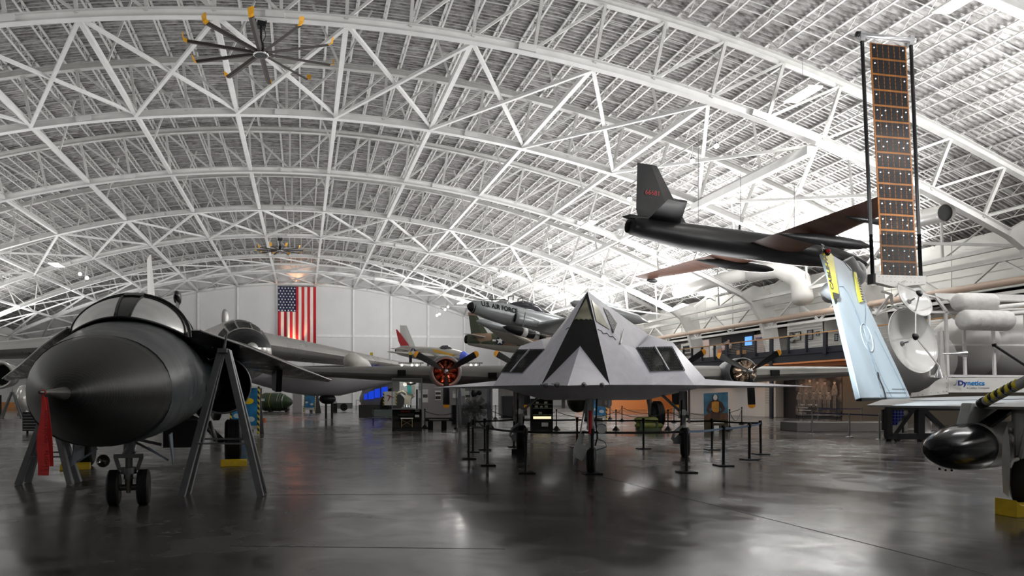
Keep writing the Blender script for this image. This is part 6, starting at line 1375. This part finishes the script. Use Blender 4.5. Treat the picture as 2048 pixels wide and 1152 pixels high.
# radial engine in a glass box
b,M,d=M_at(952,862); s=d/F; t=thing('radial_engine','dark radial aircraft engine on a stand inside a glass box, left of centre','engine',M@V(0,.5,.1),-TH)
DM=mat('dark_engine_metal',(.06,.06,.058),.35,.6,noise=.3,scale=8)
for k in range(9):
    a=2*PI*k/9+PI/2; dd_=V(math.cos(a),0,math.sin(a)); o0=V(0,0,1.0); g=MB(); g.tube([o0+dd_*.22,o0+dd_*.4],.1,8)
    for q_ in range(5): g.tube([o0+dd_*(.36+.055*q_),o0+dd_*(.385+.055*q_)],.14,10)
    g.tube([o0+dd_*.3+V(0,-.15,0),o0+dd_*.62+V(0,-.08,0)],.015,5); g.build('cylinder',DM,t)
g=MB(); g.lathe([(-.3,.3),(.1,.28),(.2,.2),(.35,.12),(.4,.14),(.42,.05)],along((0,0,1.0),(0,-1,0)),20); g.build('crankcase',DM,t,auto=.6)
g=MB(); g.ball((-.05,-.15,1.72),.17,10); g.ball((.2,-.1,1.75),.13,10); g.tube([(-.1,-.1,1.55),(-.1,-.1,1.9)],.06,8); g.build('accessory',DM,t); g=MB(); g.tube([(0,.1,.0),(0,.1,.7)],.08,8); g.tube([(-.5,.1,0),(0,.1,.5),(.5,.1,0)],.05,6); g.b2((-.6,-.3,0),(.6,.4,.05)); g.build('stand',BLACK,t)
t=thing('glass_enclosure','tall clear glass box with pale column posts around the dark radial engine','glass case',b,-TH)
g=MB(); g.b2((-36*s,0,0),(30*s,1.0,.1)); g.build('base',mat('grey_base',(.2,.2,.19),.5),t); g=MB(); edges_box(g,(-36*s,0,.1),(30*s,1.0,2.2),.03); g.build('frame',GREYM,t); g=MB(); g.b2((-36*s,0,.1),(30*s,.008,2.2)); g.b2((-36*s,0,.1),(-36*s+.008,1.0,2.2)); g.b2((30*s-.008,0,.1),(30*s,1.0,2.2)); g.build('glass_panes',CLEAR,t)
for x in (-31,26): g=MB(); g.tube([(x*s,.2,.1),(x*s,.2,2.18)],.07,12); g.build('corner_post',mat('pale_plastic_post',(.4,.4,.46),.3),t,smooth=True)
g=MB(); g.b2((-.5,-.4,0),(.5,.4,1.15)); o=g.build('black_cabinet',BLACK,bevel=.02); o.location=gnd(920,848); o.rotation_euler=(0,0,-TH); tag(o,'plain black cabinet left of the radial engine box','cabinet')
# shelf unit
b,M,d=M_at(1085,860); s=d/F; t=thing('lit_shelf_cabinet','black cabinet with three lit shelves of small white boxes, right of the left main wheel','cabinet',b,-TH); w=21*s
g=MB(); g.b2((-w,.0,0),(w,.5,6*s)); g.b2((-w,.4,0),(w,.5,62*s)); g.b2((-w,0,6*s),(-w+.05,.5,62*s)); g.b2((w-.05,0,6*s),(w,.5,62*s)); g.b2((-w,0,61*s),(w,.5,62.5*s)); g.b2((-w,.1,6*s),(w,.5,21*s)); g.build('body',BLACK,t)
for z in (30,43,51): g=MB(); g.b2((-w+.05,.02,z*s),(w-.05,.4,(z+.9)*s)); g.build('shelf',mat('green_edge_glass',(.35,.42,.3),.3),t)
g=MB(); g.b2((-w+.08,.08,22*s),(w-.08,.1,27*s)); g.build('light_strip',glow('warm_strip',(1,.82,.5),1.2),t)
g=MB(); g.b2((-.05,-.02,7*s),(.28,-.0,15*s)); g.build('notice',WPAINT,t)
for k,(x,z,ww) in enumerate(((-9,52,5),(8,52,6),(-11,44,6),(-1,44,5),(9,44,6),(-3,31,6))):
    g=MB(); g.box((0,0,ww*s*.35),(ww*s,.12,ww*s*.7)); o=g.build('small_box',mat('cream_carton',(.6,.56,.45),.5)); o.location=M@V(x*s,.2,z*s+.9*s); o.rotation_euler=(0,0,-TH)
    tag(o,['white box at the left on the top lit shelf','white box at the right on the top lit shelf','white box at the left on the middle lit shelf','white box in the centre of the middle lit shelf','white box at the right on the middle lit shelf','pale box on the lowest lit shelf'][k],'box','boxes in the lit shelf cabinet')
# bomb stack
b,M,d=M_at(1296,860); s=d/F; t=thing('bomb_rack','stack of yellow-green bombs on a low cradle between the jet wheels','bombs',b,-TH)
YG=mat('yellow_green_paint',(.22,.24,.05),.4,noise=.15)
for z,x0,x1,r in ((20,-28,24,.17),(9,-26,30,.17),(20,-20,20,.16)):
    y=0.2 if (z==20 and x0==-20) else 0; g=MB(); M3=along((x0*s,y,z*s),(1,0,0)); L_3=(x1-x0)*s; g.lathe([(0,r*.3),(.1,r*.8),(.3,r),(L_3-.3,r),(L_3-.1,r*.8),(L_3,r*.3)],M3,16); g.build('bomb',YG,t,smooth=True)
g=MB(); g.b2((-20*s,-.2,0),(24*s,.4,.1)); g.b2((-18*s,-.2,.1),(-14*s,.4,.5)); g.b2((14*s,-.2,.1),(18*s,.4,.5)); g.build('cradle',mat('olive_frame',(.06,.09,.04),.5),t)
# pilot cut-out board
b,M,d=M_at(1432,862); s=d/F; t=thing('pilot_cutout_board','photo board painted with an airman in a brown jacket, oval face hole, blue sky','photo board',b,-TH)
def PB_(x,y,o=0): return V((x-1432)*s,-o,(862-y)*s)
g=MB(); g.prism([PB_(1408,787),PB_(1456,784),PB_(1457,861),PB_(1409,861)],(0,.05,0)); bd_=g.build('board',mat('painted_sky_blue',(.05,.17,.26),.5,noise=.5,scale=2.),t)
def pz(x,y): return (1340+x/5.762,760+y/5.762)
BRN=mat('painted_brown_leather',(.06,.025,.015),.5,noise=.2); VST=mat('painted_yellow_vest',(.55,.25,.03),.5,noise=.15); OLV=mat('painted_dark_ground',(.05,.04,.02),.6,noise=.4,scale=4)
def pp(pts,m,nm,o=.01): g=MB(); g.prism([PB_(*pz(*p),o) for p in pts],(0,-.006,0)); return g.build(nm,m,bd_)
pp([(390,455),(668,455),(672,600),(392,600)],OLV,'painted_caption_area'); pp([(395,410),(440,385),(660,380),(668,455),(390,455)],mat('painted_plane',(.12,.05,.02),.6,noise=.4,scale=5),'painted_plane',.012)
pp([(465,250),(500,225),(545,225),(600,260),(635,330),(620,360),(590,380),(570,370),(600,335),(570,300),(575,400),(570,450),(475,450),(470,400),(480,310),(450,340),(475,375),(445,380),(420,345),(430,300)],BRN,'painted_jacket',.016)
pp([(478,255),(515,245),(560,250),(560,360),(545,375),(500,370),(478,345)],VST,'painted_vest',.022); pp([(486,190),(500,168),(540,168),(555,190),(552,235),(525,250),(492,235)],BRN,'painted_helmet',.016)
g=MB(); g.prism([PB_(*pz(519+24*math.cos(a),201+32*math.sin(a)),.024) for a in [2*PI*k/24 for k in range(24)]],(0,-.006,0)); g.build('face_hole',WPAINT,bd_)
pp([(485,485),(620,485),(620,498),(485,498)],WPAINT,'caption_line',.02); pp([(505,525),(560,525),(563,585),(505,590)],WPAINT,'white_label',.02)
for x in (-18,20): g=MB(); g.b2((x*s-.03,-.35,0),(x*s+.03,.4,.05)); g.build('foot',BLACK,t)
# raised plinth and silver posts
g=MB(); a=M_at(1700,864)[0]; g.box((0,.0,.22),(5.2,1.6,.44)); o=g.build('display_plinth',mat('grey_plinth',(.17,.16,.15),.5),bevel=.02); o.location=a+V(.4,1.0,0); o.rotation_euler=(0,0,-TH-.02); tag(o,'low grey display plinth behind the silver barrier posts','plinth')
SP=[(1624.3,867.8,'leftmost silver post in front of the grey plinth'),(1698.6,874,'middle silver post in front of the grey plinth'),(1759,879,'rightmost silver post in front of the grey plinth, by the cart'),(1636,850,'left silver post behind the grey plinth'),(1723.6,850.4,'right silver post behind the grey plinth'),(1508,829.5,'lone silver post by the pale wall under the balcony')]
NB=mat('navy_belt',(.01,.015,.07),.5); s0=None
for i,(x,y,lab) in enumerate(SP):
    p=gnd(x,y)
    if not s0:
        s0=thing('silver_post','','belt post',p,-TH,'silver barrier posts by the plinth'); g=MB(); g.lathe([(0,.17),(.02,.17),(.04,.06),(.04,.001)],None,20); g.build('base',CHROME,s0,auto=.5); g=MB(); g.lathe([(.03,.032),(1.0,.032),(1.0,.001)],None,14); g.build('pole',mat('brushed_steel',(.35,.36,.37),.3,.9),s0,auto=.5); e=s0
    else: e=copy_tree(s0,loc=p)
    e['label']=lab
bpy.context.view_layer.update()
for i,j in ((0,1),(1,2),(3,4)):
    e=[o for o in bpy.data.objects if o.get('label')==SP[i][2]][0]; a=gnd(SP[i][0],SP[i][1])+V(0,0,.94); b=gnd(SP[j][0],SP[j][1])+V(0,0,.94); Mi=e.matrix_world.inverted(); u=(b-a).normalized()*.04; g=MB(); g.beam(Mi@(a+u),Mi@(b-u),.004,.05); g.build('belt',NB,e)
# rope posts round the propeller bomber
RP=[(849.7,857.4,'rope post at the right foot of the tall glass case'),(914.7,858.7,'rope post at the left corner of the radial engine box'),(982.5,857.7,'rope post at the right of the radial engine box'),(1113,860,'rope post right of the lit shelf cabinet'),(1232,860.7,'rope post left of the bomb stack'),(1336,860.7,'rope post right of the bomb stack'),(1459,859,'rope post beside the right edge of the pilot board'),(1483.5,849,'rope post farthest right, behind the pilot board'),(1348,846,'far rope post left of the right main wheel'),(1244,843,'far rope post behind the bomb stack, right one of two'),(1220,839,'far rope post behind the bomb stack, left one of two'),(991,839,'far rope post behind the left main wheel')]
r0=None
for i,(x,y,lab) in enumerate(RP):
    p=gnd(x,y)
    if not r0:
        r0=thing('rope_post','','rope post',p,0,'black rope posts around the propeller bomber'); g=MB(); g.lathe([(0,.19),(.02,.19),(.2,.04),(.2,.001)],None,4); g.build('base',PB,r0); g=MB(); g.lathe([(.1,.028),(.95,.028),(.96,.045),(1.0,.045),(1.04,.02),(1.04,.001)],None,12); g.build('pole',PB,r0,auto=.6); e=r0
    else: e=copy_tree(r0,loc=p)
    e['label']='black '+lab
bpy.context.view_layer.update()
for i,j in ((0,1),(1,2),(2,3),(3,4),(4,5),(5,6),(6,7),(7,8),(8,9),(9,10),(11,2)):
    e=[o for o in bpy.data.objects if o.get('label')=='black '+RP[i][2]][0]; Mi=e.matrix_world.inverted(); a=gnd(*RP[i][:2])+V(0,0,.9); b=gnd(*RP[j][:2])+V(0,0,.9); L3=(b-a).length
    g=MB(); g.tube([Mi@(a.lerp(b,.02+.96*k/10)-V(0,0,min(.55,.1*L3)*4*(k/10)*(1-k/10))) for k in range(11)],.016,6); g.build('rope',BLACK,e)
# grey exhibit wall behind with photographs
Yw=50.; 
def gw(x0,x1,z1,m,nm='wall_exhibit',yy=Yw,z0=0):
    a=atY(x0,790,yy); b=atY(x1,790,yy); g=MB(); g.b2((a.x,yy,z0),(b.x,yy+.2,z1)); return struct(nm,g,m)
LGW=mat('lilac_grey_exhibit_wall',(.30,.28,.29),.6)
gw(838,985,3.2,LGW)
for k,(x0,y0,x1,y1,m) in enumerate(((837,781,843,796,WPAINT),(845,779,856,805,WPAINT),(870,781,882,800,WPAINT),(905,783,914,796,WPAINT),(917,777,930,792,WPAINT),(930,782,942,803,WPAINT))):
    a=atY(x0,y0,Yw-.05); b=atY(x1,y1,Yw-.05); t=thing('exhibit_sheet',['narrow white text sheet at the left end of the grey exhibit wall','tall white sheet of text and photo on the grey exhibit wall','sheet with two photographs left of the hanging propeller blade','blank white sheet right of the propeller blade on the grey wall','pale sheet left of the radial engine, upper one','tall sheet with a photo just left of the radial engine'][k],'poster',((a.x+b.x)/2,Yw-.05,(a.z+b.z)/2)); w=b.x-a.x; h=a.z-b.z
    g=MB(); g.box((0,0,0),(w,.03,h)); g.build('paper',WPAINT,t); 
    if k in (1,2,5): g=MB(); g.box((0,-.02,-.0 if k!=2 else .2*h),(w*.86,.01,h*.25)); g.build('photograph',mat('dark_photo_print',(.06,.06,.06),.5,noise=.5,scale=8),t)
    if k in (0,1,3): 
        g=MB(); [g.box((0,-.02,h*(.42-.07*q_)),(w*.8,.006,.02)) for q_ in range(4)]; g.build('printed_lines',GI,t)
    if k==2: g=MB(); g.box((0,-.02,-.25*h),(w*.86,.01,h*.32)); g.build('photograph',mat('dark_photo_print2',(.05,.05,.05),.5,noise=.5,scale=8),t)
g=MB(); a=atY(600,822,72); 
# display blocks in the dark mid distance
gw(585,604,2.6,mat('pale_sign_wall',(.5,.48,.5),.6),yy=74)
gw(1150,1330,3.4,mat('orange_light_tinted_wall',(.5,.3,.18),.6),yy=84.)  # first wall: orange light of this area is put into its colour
gw(998,1060,2.4,mat('dim_interior_wall',(.16,.15,.15),.6),yy=66.)
g=MB(); a=atY(1296,790,70).x; g.b2((a,70,0),(a+2.6,70.2,3.4)); o=g.build('orange_doorway',mat('orange_door_paint',(.7,.22,.05),.5)); tag(o,'orange doorway panel glowing far back between the jet wheels','door panel')
g=MB(); c=gnd(1396,826); g.lathe([(0,.9),(3.9,.9)],None,28); o=g.build('round_column',mat('cream_column',(.6,.55,.5),.5),auto=.5); o.location=c; tag(o,'white round column under the balcony behind the right main wheel','column')
# cockpit section lit blue
b,M,d=M_at(762,833); s=d/F; t=thing('cockpit_section','silver bomber nose section with blue lit windows, left of the tall glass case','aircraft section',b,-TH)
g=MB(); rings=[]
for x,wz,hz in ((-44,.2,.3),(-38,.9,.9),(-20,1.25,1.3),(0,1.35,1.65),(20,1.4,1.75),(37,1.4,1.7)):
    rings.append([V(x*s,1.0+1.3*wz/1.4*math.cos(a),1.25+hz*1.02*max(-.25,math.sin(a))) for a in [2*PI*k/24 for k in range(24)]])
g.loft(rings); g.build('nose_shell',AL,t,auto=.6)
BGL=glow('blue_lit_glass',(.01,.06,.75),.7)  # blue light on the panes is put in as glow
for x0,x1,z0,z1 in ((-34,-27,1.35,1.9),(-25,-14,1.4,2.1),(-13,-2,1.5,2.3),(1,13,1.6,2.45),(15,24,1.6,2.35)):
    g=MB(); k_=.25 if x0<-30 else 0; g.prism([V(x0*s,-.36+k_,z0),V(x1*s,-.38+k_,z0+.05),V(x1*s,-.08+k_,z1),V(x0*s,-.08+k_,z1-.1)],(0,-.06,0)); g.build('window_pane',BGL if x0<14 else WG,t)
g=MB(); g.lathe([(0,1.05),(.02,1.05),(.02,.001)],along((24*s,-.42,.95),(0,-1,0)),28); g.build('opening',DARK,t)
g=MB(); g.b2((-44*s,-.35,0),(10*s,2,.95)); g.b2((-44*s,-.5,0),(-22*s,-.35,.95)); g.build('base',CG2,t)
t=thing('small_plane_poster','small white poster of a red aircraft with striped border in front of the cockpit section','poster',gnd(780,838),-TH)
g=MB(); g.b2((-.42,0,1.0),(.42,.03,2.0)); pf=g.build('paper',WPAINT,t)
for s_ in (-1,1): g=MB(); g.b2((s_*.46-.05,-.005,1.0),(s_*.46+.05,.03,2.0)); g.build('hazard_strip',HZ,pf)
g=MB(); g.prism([V(-.3,-.01,1.72),V(-.1,-.01,1.75),V(.3,-.01,1.55),V(.28,-.01,1.5),V(.05,-.01,1.6),V(-.12,-.01,1.3),V(-.2,-.01,1.28),V(-.06,-.01,1.62)],(0,-.004,0)); g.build('printed_plane',mat('dull_red_print',(.35,.08,.07),.5),pf); g=MB(); g.b2((-.05,.03,0),(.05,.08,1.5)); g.build('stand',BLACK,t)
t=thing('reclining_display_chair','white angled seat shape on a small dark base below the pale transport','display chair',gnd(668,824.5),-TH); g=MB(); g.prism([V(-.9,0,1.75),V(-.1,0,1.95),V(.3,0,.95),V(-.45,0,.85)],(0,.1,0)); g.build('seat_shell',mat('lilac_white',(.45,.42,.48),.5),t); g=MB(); g.b2((-.3,0,0),(.3,.4,.9)); g.build('base',BLACK,t)
for k,(x,y,w,h,lab) in enumerate(((1018,835,1.2,1.7,'black draped stand behind the left main wheel of the stealth jet'),(1178,839,.7,.9,'dark equipment block behind the nose wheel'))):
    g=MB(); g.box((0,0,h/2),(w,.6,h)); o=g.build('equipment_block',BLACK,bevel=.05); o.location=gnd(x,y); tag(o,lab,'equipment block')
t=thing('parked_engine_parts','small dark wheeled carts with red parts in the gloom under the pale transport','cart',gnd(716,823),-TH)
g=MB(); g.b2((-2.3,0,.3),(-.6,1,.9)); g.tube([(-.2,0,.1),(-.2,0,1.2),(1.2,0,1.2),(1.2,0,.1)],.04,6); g.build('frame',GREYM,t); g=MB(); g.tube([(-1.5,0,.45),(-1.5,.4,.45)],.4,14); g.tube([(.4,0,.3),(.4,.3,.3)],.28,12); g.build('wheel',RUBBER,t); g=MB(); g.b2((.3,-.1,.6),(.8,.2,.9)); g.build('red_part',mat('dark_red_part',(.25,.04,.03),.5),t)
aboard(1196,843,1.2,2.0,.05,'blue board with striped edge partly hidden behind the nose gear')

BULB=glow('warm_bulb',(1,.85,.6),9)
for x,lab in ((822,'small light bar with warm bulbs above the grey wing, left of the red lit engine'),(940,'small light bar with warm bulbs above the grey wing, right of the red lit engine')):
    c=atD(x,727,44); t=thing('light_bar',lab,'light fixture',c,-TH); g=MB(); g.b2((-.75,-.05,0),(.75,.05,.06)); g.b2((-.6,-.05,-.45),(-.55,.05,0)); g.b2((.55,-.05,-.45),(.6,.05,0)); g.tube([(0,0,0),(0,0,-c.z)],.03,6); g.build('bar',GREYM,t)
    for k in (-.55,.05,.35): g=MB(); g.ball((k,-.06,-.1),.07,8); g.build('bulb',BULB,t)
# ---------------------------------------------------------------- light
W=bpy.data.worlds.new('world'); bpy.context.scene.world=W; W.use_nodes=True
W.node_tree.nodes['Background'].inputs[0].default_value=(.9,.95,1,1); W.node_tree.nodes['Background'].inputs[1].default_value=.4
for y in (0,24,48,72,96):  # added uplights along both eaves, without fixtures
    area('area_light',(38,y,10.5),(31,y,30),10500,2.5,16,(1,.99,.985))
    area('area_light',(-39,y,10.5),(-33,y,30),3000,2.5,16,(1,.99,.985))
for y in (18,46,74,100):  # added uplights in empty air to brighten the roof
    for x,pw in ((-24,950),(-3,750),(20,2300)):
        area('area_light',(x,y,7.6),(x,y,30),pw,12,14,(1,.99,.985))
for y in (20,50,80,108):
    area('area_light',(39,y,12.6),(42.5,y,9.8),260,.8,14,(1,.98,.93))  # added wash to brighten the upper right wall
    area('area_light',(45,y,8.1),(43.5,y,5),200,2.,12,(1,.95,.9))
for y in (14,45,80,105):
    area('area_light',(27,y,14),(26,y,0),950,2,10,(1,.99,.985))
area('area_light',(4,106,16),(4,121,8),480,22,2,(1,.99,.985))
area('area_light',(16,100,15),(14,121,9),500,6,2,(1,.99,.985))
# cool spot on the folded wing, warm gallery lights under the balcony
spot('spot_light',atD(1500,250,10.5),atD(1735,660,12.8),3600,34,(.8,.92,1),.3)
for px_ in (1350,1430,1500,1540,1600,1640,1668,1700): 
    p=atX(px_,730,36.2); spot('spot_light',(p.x-.4,p.y,3.7),(37.2,p.y,1.4),55 if px_<1560 else 90,95,(1,.62,.38),.08)
for px_ in (1240,1285,1330): p=atY(px_,800,80); spot('spot_light',(p.x,78,3.6),(p.x,82,0),500,120,(1,.5,.22),.2)
spot('spot_light',MB_@V(4.5,-7.3,2.2),MB_@V(2.5,-7.3,2.95),50,60,(1,.25,.12),.05)
spot('spot_light',(19,17,13.5),atD(1900,690,27),2600,42,(1,.99,.97),.5)
spot('spot_light',MB_@V(5.5,7.3,2.6),MB_@V(2.5,7.3,2.9),45,50,(1,.9,.8),.05)  # added to brighten the right-hand engine
p_=gnd(765,850); spot('spot_light',(p_.x,p_.y,2.6),gnd(770,833)+V(0,0,1.5),120,80,(1,.97,.92),.2)  # added to brighten the cockpit section
p_=gnd(814,868); spot('spot_light',(p_.x,p_.y,2.3),gnd(814,862)+V(0,.3,.6),30,60,(1,.93,.8),.1)  # added to brighten the lower part of the glass case
vs.exposure=-.1
